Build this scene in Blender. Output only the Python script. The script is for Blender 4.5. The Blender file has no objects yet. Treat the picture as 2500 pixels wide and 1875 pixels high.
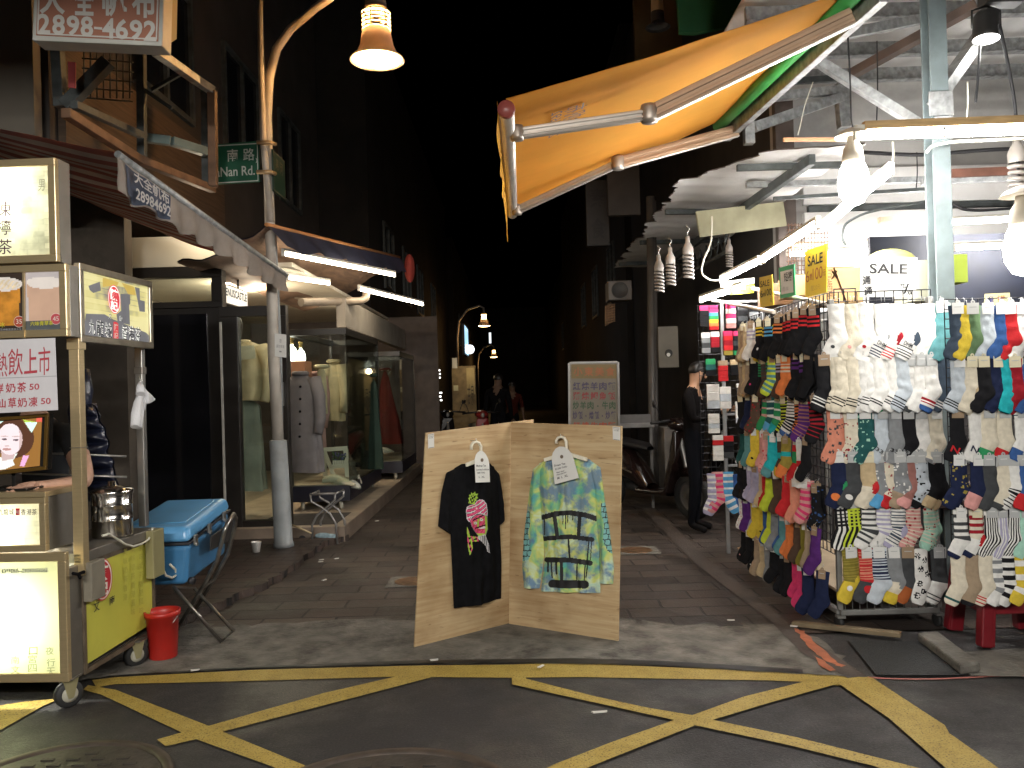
import bpy, bmesh, math, random
from mathutils import Vector, Matrix, noise
from mathutils.geometry import tessellate_polygon
V = Vector
rnd = random.Random(7)
sc = bpy.context.scene

# ------------------------------------------------------------------ camera
CAMH, FPX, ROLL, PITCH = 1.42, 2000.0, math.radians(1.6), math.radians(0.36)
cam = bpy.data.objects.new('camera', bpy.data.cameras.new('camera'))
sc.collection.objects.link(cam)
fwd = V((0, math.cos(PITCH), math.sin(PITCH)))
rt0 = V((1, 0, 0)); up0 = rt0.cross(fwd)
rt = rt0 * math.cos(ROLL) - up0 * math.sin(ROLL)
up = up0 * math.cos(ROLL) + rt0 * math.sin(ROLL)
cam.matrix_world = Matrix(((rt.x, up.x, -fwd.x, 0), (rt.y, up.y, -fwd.y, 0), (rt.z, up.z, -fwd.z, CAMH), (0, 0, 0, 1)))
cam.data.sensor_width = 36; cam.data.lens = 36 * FPX / 2500
cam.data.clip_start = 0.05; cam.data.clip_end = 500
sc.camera = cam
C0 = V((0, 0, CAMH))

# ------------------------------------------------------------------ sky, moonlight, exposure
world = bpy.data.worlds.new('World'); sc.world = world; world.use_nodes = True
nt = world.node_tree
sky = nt.nodes.new('ShaderNodeTexSky'); sky.sky_type = 'NISHITA'; sky.sun_disc = False
sky.sun_elevation = math.radians(-7); sky.sun_rotation = math.radians(200)
nt.links.new(sky.outputs[0], nt.nodes['Background'].inputs[0])
nt.nodes['Background'].inputs[1].default_value = 0.05
sun = bpy.data.objects.new('sun', bpy.data.lights.new('sun', 'SUN'))
sun.data.energy = 0.01; sun.data.angle = math.radians(12); sun.data.color = (1, .95, .88)
sun.rotation_euler = (math.radians(30), 0, math.radians(20)); sc.collection.objects.link(sun)
sc.view_settings.view_transform = 'Standard'; sc.view_settings.look = 'None'
sc.view_settings.exposure = 0.85; sc.view_settings.gamma = 1
try:
    sc.cycles.use_denoising = True; sc.cycles.denoiser = 'OPENIMAGEDENOISE'
    sc.cycles.max_bounces = 8; sc.cycles.transparent_max_bounces = 24
    sc.cycles.sample_clamp_indirect = 4.0; sc.cycles.use_light_tree = True
except Exception:
    pass

# ------------------------------------------------------------------ survey: turn a sighted point into a place
def ray(px, py):
    return (rt * ((px - 1250) / FPX) + up * ((937.5 - py) / FPX) + fwd)
def P(px, py, Y):
    d = ray(px, py); return C0 + d * (Y / d.y)
def G(px, py, z=0.0):
    d = ray(px, py); return C0 + d * ((z - CAMH) / d.z)
def PX(px, py, X):
    d = ray(px, py); return C0 + d * (X / d.x)
def PL(px, py, p0, n):
    d = ray(px, py); return C0 + d * ((p0 - C0).dot(n) / d.dot(n))
def proj(p):
    q = p - C0; z = q.dot(fwd)
    return (1250 + FPX * q.dot(rt) / z, 937.5 - FPX * q.dot(up) / z)

# ------------------------------------------------------------------ materials
_M = {}
def M(name, col=(.5, .5, .5), rough=.65, metal=0.0, var=.18, vs=6.0, bump=0.0, bs=60.0, emit=None, es=0.0, spec=.5,
      transl=0.0, dirt=0.0, dcol=(.05, .04, .03), coat=0.0, streak=None):
    if name in _M: return _M[name]
    m = bpy.data.materials.new(name); m.use_nodes = True; t = m.node_tree; N = t.nodes; L = t.links
    b = N['Principled BSDF']; b.inputs['Roughness'].default_value = rough; b.inputs['Metallic'].default_value = metal
    b.inputs['Specular IOR Level'].default_value = spec; b.inputs['Coat Weight'].default_value = coat
    tc = N.new('ShaderNodeTexCoord')
    nz = N.new('ShaderNodeTexNoise'); nz.inputs['Scale'].default_value = vs; nz.inputs['Detail'].default_value = 5
    if streak:
        mp = N.new('ShaderNodeMapping'); mp.inputs['Scale'].default_value = streak
        L.new(tc.outputs['Object'], mp.inputs['Vector']); L.new(mp.outputs[0], nz.inputs['Vector'])
    else:
        L.new(tc.outputs['Object'], nz.inputs['Vector'])
    rp = N.new('ShaderNodeValToRGB'); rp.color_ramp.elements[0].position = .3; rp.color_ramp.elements[1].position = .7
    c = V(col[:3])
    rp.color_ramp.elements[0].color = (*[max(0, x * (1 - var)) for x in c], 1)
    rp.color_ramp.elements[1].color = (*[min(1, x * (1 + var)) for x in c], 1)
    L.new(nz.outputs['Fac'], rp.inputs[0]); out = rp.outputs[0]
    if dirt > 0:
        n2 = N.new('ShaderNodeTexNoise'); n2.inputs['Scale'].default_value = vs * .45; n2.inputs['Detail'].default_value = 8
        n2.inputs['Roughness'].default_value = .7
        L.new(tc.outputs['Object'], n2.inputs['Vector'])
        r2 = N.new('ShaderNodeValToRGB'); r2.color_ramp.elements[0].position = .5; r2.color_ramp.elements[1].position = .68
        r2.color_ramp.elements[1].color = (dirt, dirt, dirt, 1); L.new(n2.outputs['Fac'], r2.inputs[0])
        mx = N.new('ShaderNodeMixRGB'); mx.inputs[2].default_value = (*dcol, 1)
        L.new(r2.outputs[0], mx.inputs[0]); L.new(out, mx.inputs[1]); out = mx.outputs[0]
    L.new(out, b.inputs['Base Color'])
    if bump > 0:
        n3 = N.new('ShaderNodeTexNoise'); n3.inputs['Scale'].default_value = bs; n3.inputs['Detail'].default_value = 4
        L.new(tc.outputs['Object'], n3.inputs['Vector'])
        bp = N.new('ShaderNodeBump'); bp.inputs['Strength'].default_value = bump; bp.inputs['Distance'].default_value = .01
        L.new(n3.outputs['Fac'], bp.inputs['Height']); L.new(bp.outputs[0], b.inputs['Normal'])
    if emit is not None:
        b.inputs['Emission Color'].default_value = (*emit, 1); b.inputs['Emission Strength'].default_value = es
    if transl > 0:
        tr = N.new('ShaderNodeBsdfTranslucent'); L.new(out, tr.inputs[0])
        ms = N.new('ShaderNodeMixShader'); ms.inputs[0].default_value = transl
        L.new(b.outputs[0], ms.inputs[1]); L.new(tr.outputs[0], ms.inputs[2]); L.new(ms.outputs[0], N['Material Output'].inputs[0])
    _M[name] = m; return m
def E(name, col, s):                                    # a lamp surface
    if name in _M: return _M[name]
    m = bpy.data.materials.new(name); m.use_nodes = True; N = m.node_tree.nodes
    for n in list(N):
        if n.type == 'BSDF_PRINCIPLED': N.remove(n)
    e = N.new('ShaderNodeEmission'); e.inputs[0].default_value = (*col, 1); e.inputs[1].default_value = s
    m.node_tree.links.new(e.outputs[0], N['Material Output'].inputs[0]); _M[name] = m; return m
def glass(name, tint=(.9, .95, .93), refl=.12):
    if name in _M: return _M[name]
    m = bpy.data.materials.new(name); m.use_nodes = True; N = m.node_tree.nodes; L = m.node_tree.links
    for n in list(N):
        if n.type == 'BSDF_PRINCIPLED': N.remove(n)
    a = N.new('ShaderNodeBsdfTransparent'); a.inputs[0].default_value = (*tint, 1)
    g = N.new('ShaderNodeBsdfGlossy'); g.inputs['Roughness'].default_value = .03
    lw = N.new('ShaderNodeLayerWeight'); lw.inputs[0].default_value = .25
    mm = N.new('ShaderNodeMath'); mm.operation = 'MULTIPLY_ADD'; mm.inputs[1].default_value = .7; mm.inputs[2].default_value = refl * .4
    L.new(lw.outputs['Fresnel'], mm.inputs[0])
    x = N.new('ShaderNodeMixShader'); L.new(mm.outputs[0], x.inputs[0]); L.new(a.outputs[0], x.inputs[1]); L.new(g.outputs[0], x.inputs[2])
    L.new(x.outputs[0], N['Material Output'].inputs[0]); _M[name] = m; return m
def nodes_of(name, rough=.7, metal=0, bump=None):
    """empty principled material for hand-wired ones: returns m, nodes, links, bsdf, texcoord"""
    m = bpy.data.materials.new(name); m.use_nodes = True; _M[name] = m
    N = m.node_tree.nodes; b = N['Principled BSDF']; b.inputs['Roughness'].default_value = rough; b.inputs['Metallic'].default_value = metal
    return m, N, m.node_tree.links, b, N.new('ShaderNodeTexCoord')
def ramp(N, pts):
    r = N.new('ShaderNodeValToRGB'); e = r.color_ramp.elements
    while len(e) > 1: e.remove(e[-1])
    e[0].position = pts[0][0]; e[0].color = (*pts[0][1], 1)
    for p, c in pts[1:]:
        k = e.new(p); k.color = (*c, 1)
    return r

# ------------------------------------------------------------------ mesh builder
Z = V((0, 0, 1))
def basis(d, upv=Z):
    d = d.normalized()
    s = d.cross(upv)
    if s.length < 1e-4: s = d.cross(V((0, 1, 0)))
    s.normalize(); return d, s, s.cross(d).normalized()
_fonts = {}
class MB:
    def __init__(s): s.v = []; s.f = []; s.mi = []; s.sm = []; s.mats = []
    def mx(s, m):
        if m not in s.mats: s.mats.append(m)
        return s.mats.index(m)
    def add(s, vs, fs, m, smooth=False):
        o = len(s.v); s.v += [V(p) for p in vs]; k = s.mx(m)
        for f in fs: s.f.append([o + i for i in f]); s.mi.append(k); s.sm.append(smooth)
        return s
    def box(s, c, size, m, R=None):
        h = V(size) * .5; c = V(c)
        vs = [V((x * h.x, y * h.y, z * h.z)) for x in (-1, 1) for y in (-1, 1) for z in (-1, 1)]
        if R is not None: vs = [R @ p for p in vs]
        return s.add([c + p for p in vs], [(0, 1, 3, 2), (4, 6, 7, 5), (0, 4, 5, 1), (2, 3, 7, 6), (0, 2, 6, 4), (1, 5, 7, 3)], m)
    def bx(s, lo, hi, m):
        lo, hi = V(lo), V(hi); return s.box((lo + hi) / 2, hi - lo, m)
    def beam(s, a, b, w, h, m, upv=Z):
        a, b = V(a), V(b); d, sd, u = basis(b - a, upv)
        vs = [p + sd * (i * w / 2) + u * (j * h / 2) for p in (a, b) for i, j in ((-1, -1), (1, -1), (1, 1), (-1, 1))]
        return s.add(vs, [(0, 1, 2, 3), (7, 6, 5, 4), (0, 4, 5, 1), (1, 5, 6, 2), (2, 6, 7, 3), (3, 7, 4, 0)], m)
    def ell(s, a, b, w, t, m, upv=Z):                      # an angle iron: two thin flanges
        a, b = V(a), V(b); d, sd, u = basis(b - a, upv)
        s.beam(a + sd * (w / 2), b + sd * (w / 2), w, t, m, upv)
        s.beam(a + u * (w / 2 + t / 2 + .0005), b + u * (w / 2 + t / 2 + .0005), t, w, m, upv); return s
    def tube(s, pts, r, m, n=8, cap=True, smooth=True):
        pts = [V(p) for p in pts]; N = len(pts); rs = r if isinstance(r, (list, tuple)) else [r] * N
        vs = []; prev = None
        for i, p in enumerate(pts):
            t = (pts[min(i + 1, N - 1)] - pts[max(i - 1, 0)]).normalized()
            if prev is None: d, sd, u = basis(t)
            else:
                sd = prev - t * prev.dot(t)
                if sd.length < 1e-5: d, sd, u = basis(t)
                sd.normalize(); u = sd.cross(t).normalized()
            prev = sd
            for k in range(n):
                a = 2 * math.pi * k / n; vs.append(p + (sd * math.cos(a) + u * math.sin(a)) * rs[i])
        fs = [(i * n + k, i * n + (k + 1) % n, (i + 1) * n + (k + 1) % n, (i + 1) * n + k) for i in range(N - 1) for k in range(n)]
        s.add(vs, fs, m, smooth)
        if cap:
            o = len(s.v) - len(vs); k = s.mx(m)
            for ring in (range(n - 1, -1, -1), range((N - 1) * n, N * n)):
                s.f.append([o + i for i in ring]); s.mi.append(k); s.sm.append(False)
        return s
    def lathe(s, prof, o, m, n=24, axis=Z, smooth=True):
        o = V(o); d, sd, u = basis(V(axis), V((0, 1, 0)) if abs(V(axis).normalized().y) < .9 else V((1, 0, 0)))
        vs = []
        for r, h in prof:
            for k in range(n):
                a = 2 * math.pi * k / n; vs.append(o + d * h + (sd * math.cos(a) + u * math.sin(a)) * max(r, 1e-4))
        fs = [(i * n + k, i * n + (k + 1) % n, (i + 1) * n + (k + 1) % n, (i + 1) * n + k) for i in range(len(prof) - 1) for k in range(n)]
        return s.add(vs, fs, m, smooth)
    def prism(s, poly, vec, m, smooth=False):
        poly = [V(p) for p in poly]; vec = V(vec); n = len(poly)
        nn = V((0, 0, 0))
        for i in range(n): nn += poly[i].cross(poly[(i + 1) % n])
        if nn.dot(vec) > 0: poly = poly[::-1]
        s.add(poly + [p + vec for p in poly], [tuple(range(n)), tuple(range(2 * n - 1, n - 1, -1))] +
              [((i + 1) % n, i, n + i, n + (i + 1) % n) for i in range(n)], m, smooth); return s
    def quad(s, a, b, c, d, m): return s.add([a, b, c, d], [(0, 1, 2, 3)], m)
    def grid(s, fn, nu, nv, m, smooth=True, pick=None):
        vs = [fn(i / nu, j / nv) for j in range(nv + 1) for i in range(nu + 1)]
        o = len(s.v); s.v += [V(p) for p in vs]
        for j in range(nv):
            for i in range(nu):
                a = j * (nu + 1) + i
                mm = pick((i + .5) / nu, (j + .5) / nv) if pick else m
                s.f.append([o + a, o + a + 1, o + a + nu + 2, o + a + nu + 1]); s.mi.append(s.mx(mm)); s.sm.append(smooth)
        return s
    def ball(s, c, r, m, n=12, k=8, sc3=(1, 1, 1)):
        c = V(c)
        vs = []
        for j in range(k + 1):
            t = math.pi * j / k
            for i in range(n):
                a = 2 * math.pi * i / n
                vs.append(c + V((r * sc3[0] * math.sin(t) * math.cos(a), r * sc3[1] * math.sin(t) * math.sin(a), r * sc3[2] * math.cos(t))))
        fs = [(j * n + i, (j + 1) * n + i, (j + 1) * n + (i + 1) % n, j * n + (i + 1) % n) for j in range(k) for i in range(n)]
        return s.add(vs, fs, m, True)
    def text(s, body, bl, br, tl, m, off=.0015, bold=0.0, thick=.0):
        """lettering laid into the rectangle whose corners are bottom-left, bottom-right, top-left"""
        key = (body, bold)
        if key not in _fonts:
            cu = bpy.data.curves.new('t', 'FONT'); cu.body = body; cu.size = 1; cu.resolution_u = 3; cu.offset = bold
            ob = bpy.data.objects.new('t', cu); sc.collection.objects.link(ob)
            bpy.context.view_layer.update()
            me = bpy.data.meshes.new_from_object(ob.evaluated_get(bpy.context.evaluated_depsgraph_get()))
            vs = [v.co.copy() for v in me.vertices]; fs = [tuple(p.vertices) for p in me.polygons]
            bpy.data.objects.remove(ob); bpy.data.meshes.remove(me); bpy.data.curves.remove(cu)
            _fonts[key] = (vs, fs)
        vs, fs = _fonts[key]
        if not vs: return s
        x0 = min(v.x for v in vs); x1 = max(v.x for v in vs); y0 = min(v.y for v in vs); y1 = max(v.y for v in vs)
        bl, br, tl = V(bl), V(br), V(tl); n = (br - bl).cross(tl - bl).normalized()
        return s.add([bl + (br - bl) * ((v.x - x0) / max(x1 - x0, 1e-6)) + (tl - bl) * ((v.y - y0) / max(y1 - y0, 1e-6)) + n * off for v in vs], fs, m)
    def build(s, name, parent=None, bevel=0.0, seg=2, merge=False, org=None):
        me = bpy.data.meshes.new(name)
        if org is None:
            xs = [p.x for p in s.v]; ys = [p.y for p in s.v]; zs = [p.z for p in s.v]
            org = V(((min(xs) + max(xs)) / 2, (min(ys) + max(ys)) / 2, min(zs)))
        me.from_pydata([p - org for p in s.v], [], s.f)
        for m in s.mats: me.materials.append(m)
        me.polygons.foreach_set('material_index', s.mi); me.polygons.foreach_set('use_smooth', s.sm)
        me.validate(); me.update()
        ob = bpy.data.objects.new(name, me); sc.collection.objects.link(ob)
        if parent is not None:
            ob.parent = parent; ob.location = org - wloc(parent)
        else: ob.location = org
        if bevel > 0:
            bm = ob.modifiers.new('bevel', 'BEVEL'); bm.width = bevel; bm.segments = seg; bm.limit_method = 'ANGLE'; bm.angle_limit = math.radians(40)
        return ob
def wloc(o):
    p = V(o.location)
    while o.parent: o = o.parent; p = p + V(o.location)
    return p
def tag(o, label, cat, group=None):
    o['label'] = label; o['category'] = cat
    if group: o['group'] = group
    return o
def thing(name, label, cat, loc, group=None):
    o = bpy.data.objects.new(name, None); sc.collection.objects.link(o); o.location = V(loc); o.empty_display_size = .1
    return tag(o, label, cat, group)
def struct(o, kind='structure'):
    o['kind'] = kind; return o
def copy_tree(o, parent=None):
    c = o.copy(); sc.collection.objects.link(c); c.parent = parent
    for ch in list(o.children): copy_tree(ch, c)
    return c
def strips(polyL, polyR, nv, nu):
    """rows between two edges given as point lists: returns rows of points"""
    def res(poly, t):
        L = [0]
        for a, b in zip(poly, poly[1:]): L.append(L[-1] + (V(b) - V(a)).length)
        d = t * L[-1]
        for i in range(len(poly) - 1):
            if d <= L[i + 1] + 1e-9:
                k = (d - L[i]) / max(L[i + 1] - L[i], 1e-9); return V(poly[i]).lerp(V(poly[i + 1]), k)
        return V(poly[-1])
    return [[res(polyL, j / nv).lerp(res(polyR, j / nv), i / nu) for i in range(nu + 1)] for j in range(nv + 1)]
def inpoly(x, y, poly):
    c = False; n = len(poly)
    for i in range(n):
        x1, y1 = poly[i]; x2, y2 = poly[(i + 1) % n]
        if (y1 > y) != (y2 > y) and x < (x2 - x1) * (y - y1) / (y2 - y1) + x1: c = not c
    return c
def segd(x, y, a, b):
    ax, ay = a; bx, by = b; dx, dy = bx - ax, by - ay; t = max(0, min(1, ((x - ax) * dx + (y - ay) * dy) / max(dx * dx + dy * dy, 1e-9)))
    return math.hypot(x - ax - t * dx, y - ay - t * dy)
def rag(pts, amp, n):                                    # roughen a closed 2-D outline
    out = []
    for i in range(len(pts)):
        a, b = V(pts[i]), V(pts[(i + 1) % len(pts)])
        for k in range(n):
            p = a.lerp(b, k / n); out.append(p + V((rnd.uniform(-amp, amp), rnd.uniform(-amp, amp), 0)))
    return out
# ------------------------------------------------------------------ ground, road, paving
def ground_mats():
    m, N, L, b, tc = nodes_of('asphalt', .62)
    n1 = N.new('ShaderNodeTexNoise'); n1.inputs['Scale'].default_value = 1.1; n1.inputs['Detail'].default_value = 8; n1.inputs['Roughness'].default_value = .65
    n2 = N.new('ShaderNodeTexNoise'); n2.inputs['Scale'].default_value = 95; n2.inputs['Detail'].default_value = 4; n2.inputs['Roughness'].default_value = .7
    for n in (n1, n2): L.new(tc.outputs['Object'], n.inputs['Vector'])
    r1 = ramp(N, [(.35, (.021, .019, .020)), (.52, (.031, .029, .029)), (.66, (.062, .058, .054))])
    r2 = ramp(N, [(.34, (.35, .35, .35)), (.52, (.95, .95, .95)), (.62, (1.5, 1.45, 1.4)), (.70, (4.0, 3.8, 3.5))])
    L.new(n1.outputs['Fac'], r1.inputs[0]); L.new(n2.outputs['Fac'], r2.inputs[0])
    x = N.new('ShaderNodeMixRGB'); x.blend_type = 'MULTIPLY'; x.inputs[0].default_value = .8
    L.new(r1.outputs[0], x.inputs[1]); L.new(r2.outputs[0], x.inputs[2]); L.new(x.outputs[0], b.inputs['Base Color'])
    bp = N.new('ShaderNodeBump'); bp.inputs['Strength'].default_value = .5; bp.inputs['Distance'].default_value = .006
    L.new(n2.outputs['Fac'], bp.inputs['Height']); L.new(bp.outputs[0], b.inputs['Normal'])
    rr = ramp(N, [(.4, (.75, .75, .75)), (.6, (.42, .42, .42))]); L.new(n1.outputs['Fac'], rr.inputs[0]); L.new(rr.outputs[0], b.inputs['Roughness'])

    for nm, sc_, w, h, ca, cb in (('paving', 1.0, .46, .21, (.066, .051, .042), (.034, .027, .024)), ('side_paving', 1.0, .30, .15, (.062, .044, .036), (.034, .026, .023))):
        m, N, L, b, tc = nodes_of(nm, .55)
        br = N.new('ShaderNodeTexBrick'); br.inputs['Scale'].default_value = sc_; br.inputs['Brick Width'].default_value = w
        br.inputs['Row Height'].default_value = h; br.inputs['Mortar Size'].default_value = .009; br.inputs['Mortar Smooth'].default_value = .3
        br.inputs['Color1'].default_value = (*ca, 1); br.inputs['Color2'].default_value = (*cb, 1); br.inputs['Mortar'].default_value = (.010, .008, .007, 1)
        wn = N.new('ShaderNodeTexNoise'); wn.inputs['Scale'].default_value = 3.5; wn.inputs['Detail'].default_value = 4
        L.new(tc.outputs['Object'], wn.inputs['Vector'])
        mp = N.new('ShaderNodeMixRGB'); mp.blend_type = 'LINEAR_LIGHT'; mp.inputs[0].default_value = .022
        L.new(tc.outputs['Object'], mp.inputs[1]); L.new(wn.outputs['Color'], mp.inputs[2]); L.new(mp.outputs[0], br.inputs['Vector'])
        n1 = N.new('ShaderNodeTexNoise'); n1.inputs['Scale'].default_value = 1.3; n1.inputs['Detail'].default_value = 9; n1.inputs['Roughness'].default_value = .7
        L.new(tc.outputs['Object'], n1.inputs['Vector'])
        r1 = ramp(N, [(.32, (.45, .42, .40)), (.5, (1, .95, .9)), (.7, (1.75, 1.6, 1.45))]); L.new(n1.outputs['Fac'], r1.inputs[0])
        x = N.new('ShaderNodeMixRGB'); x.blend_type = 'MULTIPLY'; x.inputs[0].default_value = .9
        L.new(br.outputs['Color'], x.inputs[1]); L.new(r1.outputs[0], x.inputs[2]); L.new(x.outputs[0], b.inputs['Base Color'])
        n3 = N.new('ShaderNodeTexNoise'); n3.inputs['Scale'].default_value = 70; L.new(tc.outputs['Object'], n3.inputs['Vector'])
        ma = N.new('ShaderNodeMath'); ma.operation = 'MULTIPLY_ADD'; ma.inputs[1].default_value = -1.0
        mb = N.new('ShaderNodeMath'); mb.operation = 'MULTIPLY'; mb.inputs[1].default_value = .35
        L.new(n3.outputs['Fac'], mb.inputs[0]); L.new(br.outputs['Fac'], ma.inputs[0]); L.new(mb.outputs[0], ma.inputs[2])
        bp = N.new('ShaderNodeBump'); bp.inputs['Strength'].default_value = .8; bp.inputs['Distance'].default_value = .012
        L.new(ma.outputs[0], bp.inputs['Height']); L.new(bp.outputs[0], b.inputs['Normal'])
        rr = ramp(N, [(.35, (.38, .38, .38)), (.6, (.7, .7, .7))]); L.new(n1.outputs['Fac'], rr.inputs[0]); L.new(rr.outputs[0], b.inputs['Roughness'])
ground_mats()
M('concrete', (.15, .14, .12), .8, var=.45, vs=7, bump=.9, bs=38, dirt=.8, dcol=(.030, .024, .020))
M('kerb_stone', (.070, .054, .045), .7, var=.3, vs=5, bump=.4, bs=50, dirt=.6, dcol=(.02, .016, .014))
def road_paint():
    m, N, L, b, tc = nodes_of('yellow_paint', .6)
    n1 = N.new('ShaderNodeTexNoise'); n1.inputs['Scale'].default_value = 9; n1.inputs['Detail'].default_value = 9; n1.inputs['Roughness'].default_value = .75
    n2 = N.new('ShaderNodeTexNoise'); n2.inputs['Scale'].default_value = 130
    for n in (n1, n2): L.new(tc.outputs['Object'], n.inputs['Vector'])
    r1 = ramp(N, [(.3, (.27, .185, .035)), (.5, (.38, .27, .055)), (.72, (.44, .33, .09))]); L.new(n1.outputs['Fac'], r1.inputs[0])
    r2 = ramp(N, [(.34, (.2, .18, .17)), (.46, (1, 1, 1))]); L.new(n2.outputs['Fac'], r2.inputs[0])
    x = N.new('ShaderNodeMixRGB'); x.blend_type = 'MULTIPLY'; x.inputs[0].default_value = .8
    L.new(r1.outputs[0], x.inputs[1]); L.new(r2.outputs[0], x.inputs[2]); L.new(x.outputs[0], b.inputs['Base Color'])
    bp = N.new('ShaderNodeBump'); bp.inputs['Strength'].default_value = .35; bp.inputs['Distance'].default_value = .005
    L.new(n2.outputs['Fac'], bp.inputs['Height']); L.new(bp.outputs[0], b.inputs['Normal'])
road_paint()
M('orange_paint', (.42, .13, .06), .6, var=.3, vs=14, dirt=.5, dcol=(.06, .04, .035))

def sheet(name, poly, z, m):
    b = MB(); n = len(poly); vs = [V((p[0], p[1], z)) for p in poly]
    tri = tessellate_polygon([vs]); b.add(vs, [], m)
    for t in tri:
        a, c, d = [vs[i] for i in t]
        t = t if (c - a).cross(d - a).z > 0 else t[::-1]
        b.f.append(list(t)); b.mi.append(b.mx(m)); b.sm.append(False)
    return struct(b.build(name))
rect = lambda x0, x1, y0, y1: [(x0, y0), (x1, y0), (x1, y1), (x0, y1)]
sheet('ground', rect(-90, 90, -60, 120), -.03, _M['concrete'])
sheet('road', rect(-45, 45, -30, 4.6), 0, _M['asphalt'])
sheet('alley_paving', rect(-4.2, 4.2, 4.62, 60), .002, _M['paving'])
gx = lambda ox, oy, s: (lambda cx, cy, z=0: G(ox + cx * s, oy + cy * s, z))
# worn concrete apron between the road and the pavers
ap = [(170, 1668), (282, 1652), (621, 1634), (994, 1624), (1250, 1621), (1600, 1628), (1950, 1648), (2115, 1658), (2040, 1600), (1925, 1520), (1760, 1530), (1560, 1520), (1517, 1508), (1240, 1512), (868, 1515), (600, 1530), (440, 1527), (300, 1540), (200, 1600)]
pts = [G(x, y) for x, y in ap]
dense = []
for i in range(len(pts)):
    a, c = pts[i], pts[(i + 1) % len(pts)]
    for k in range(7):
        p = a.lerp(c, k / 7); am = .008 if i < 7 else .045
        dense.append(p + V((rnd.uniform(-am, am), rnd.uniform(-am, am), 0)))
sheet('concrete_apron', [(p.x, p.y) for p in dense], .007, _M['concrete'])
c5 = lambda q: [(p.x, p.y) for p in (G(x, y) for x, y in q)]
# dark gutter line between apron and road paint
gut = [(250, 1655), (621, 1634), (994, 1624), (1250, 1621), (1600, 1628), (1960, 1648), (1960, 1638), (1760, 1626), (1600, 1617), (1400, 1611), (1250, 1613), (994, 1617), (621, 1631)]
M('wet_tar', (.016, .014, .013), .5, var=.3, vs=20)
sheet('gutter_line', c5(gut), .0095, _M['wet_tar'])
# yellow box junction
L3 = lambda q: [(0 + x * .565, 1500 + y * .565) for x, y in q]
R3 = lambda q: [(1250 + x * .565, 1500 + y * .565) for x, y in q]
marks = [
    [(225, 1662), (282, 1655), (621, 1637), (994, 1627), (1250, 1624), (1391, 1620), (1589, 1629), (1815, 1638), (1973, 1645), (2098, 1648), (2124, 1655), (2130, 1660), (2045, 1676), (1974, 1667), (1871, 1663), (1645, 1659), (1420, 1655), (1250, 1656.5), (960, 1654), (621, 1664), (282, 1672), (235, 1680)],
    L3([(380, 310), (500, 330), (905, 488), (1310, 655), (1420, 710), (1270, 710), (1180, 664), (850, 545), (785, 515), (440, 352), (360, 330)]),
    L3([(1715, 273), (1860, 272), (1860, 278), (1480, 378), (965, 512), (850, 545), (716, 576), (678, 547), (790, 515), (905, 487), (1400, 345)]),
    L3([(-60, 415), (0, 400), (110, 383), (260, 370), (190, 400), (0, 508), (-60, 545)]),
    R3([(0, 270), (60, 272), (60, 285), (350, 360), (580, 410), (785, 445), (870, 465), (1230, 540), (1720, 664), (1860, 700), (1720, 720), (1560, 664), (1180, 570), (800, 490), (700, 465), (340, 385), (0, 310)]),
    R3([(1280, 286), (1410, 290), (1410, 308), (1100, 395), (870, 465), (790, 490), (560, 580), (350, 664), (250, 710), (80, 710), (180, 660), (450, 555), (700, 467), (780, 445), (1000, 365), (1280, 295)]),
    R3([(1400, 290), (1500, 280), (1558, 285), (1870, 490), (1890, 525), (2085, 664), (2160, 720), (1930, 720), (1860, 664), (1630, 460), (1410, 308)])]
mk = MB()
for i, q in enumerate(marks):
    vs = [G(x, y, 0) for x, y in q]
    for p in vs: p.z = .004 + .0012 * i
    tri = tessellate_polygon([vs]); o = len(mk.v); mk.v += vs
    for t in tri:
        a, c, d = [vs[k] for k in t]; t = t if (c - a).cross(d - a).z > 0 else t[::-1]
        mk.f.append([o + k for k in t]); mk.mi.append(mk.mx(_M['yellow_paint'])); mk.sm.append(False)
mk.v = [p if False else p for p in mk.v]
struct(mk.build('road_marking'))
# raised pavement in front of the shop, ragged kerb edge
kb = [(430, 1528), (487, 1497), (566, 1466), (640, 1434), (700, 1400), (778, 1342), (800, 1325)]
kp = []
for a, c in zip(kb, kb[1:]):
    for k in range(6):
        x = a[0] + (c[0] - a[0]) * k / 6; y = a[1] + (c[1] - a[1]) * k / 6
        p = G(x, y, .03); kp.append(V((p.x + rnd.uniform(-.035, .02), p.y + rnd.uniform(-.02, .02), 0)))
pv = MB(); outl = kp + [V((-1.62, 7.9, 0)), V((-1.62, 7.95, 0)), V((-5, 7.95, 0)), V((-5, 5.0, 0))]
pv.prism(outl, (0, 0, .055), _M['side_paving']); struct(pv.build('side_pavement'))
# kerb stones of the far side of the alley and the strip beyond
ks = [(1586, 1232), (1747, 1384), (1912, 1514), (1940, 1530), (1895, 1524), (1700, 1372), (1560, 1237)]
k2 = [(1560, 1237), (1586, 1232), (1660, 1300), (1747, 1384), (1836, 1450), (1925, 1523), (1965, 1556), (2120, 1658), (2070, 1660), (1960, 1600), (1880, 1520), (1790, 1450), (1700, 1382), (1630, 1310)]
sheet('kerb_strip', c5(k2), .010, _M['kerb_stone'])
op = [(1935, 1538), (1962, 1545), (2000, 1580), (2040, 1618), (2062, 1630), (2050, 1633), (2020, 1622), (1990, 1600), (1968, 1572)]
op2 = [(1985, 1603), (2010, 1620), (2045, 1642), (2030, 1644), (2000, 1628)]
sheet('orange_mark', [(p.x, p.y) for p in rag([G(x, y) for x, y in op], .012, 4)], .0125, _M['orange_paint'])
sheet('orange_patch', [(p.x, p.y) for p in rag([G(x, y) for x, y in op2], .01, 3)], .0135, _M['orange_paint'])
M('rubber_mat', (.020, .022, .024), .55, var=.3, vs=30, bump=1.0, bs=110)
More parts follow.
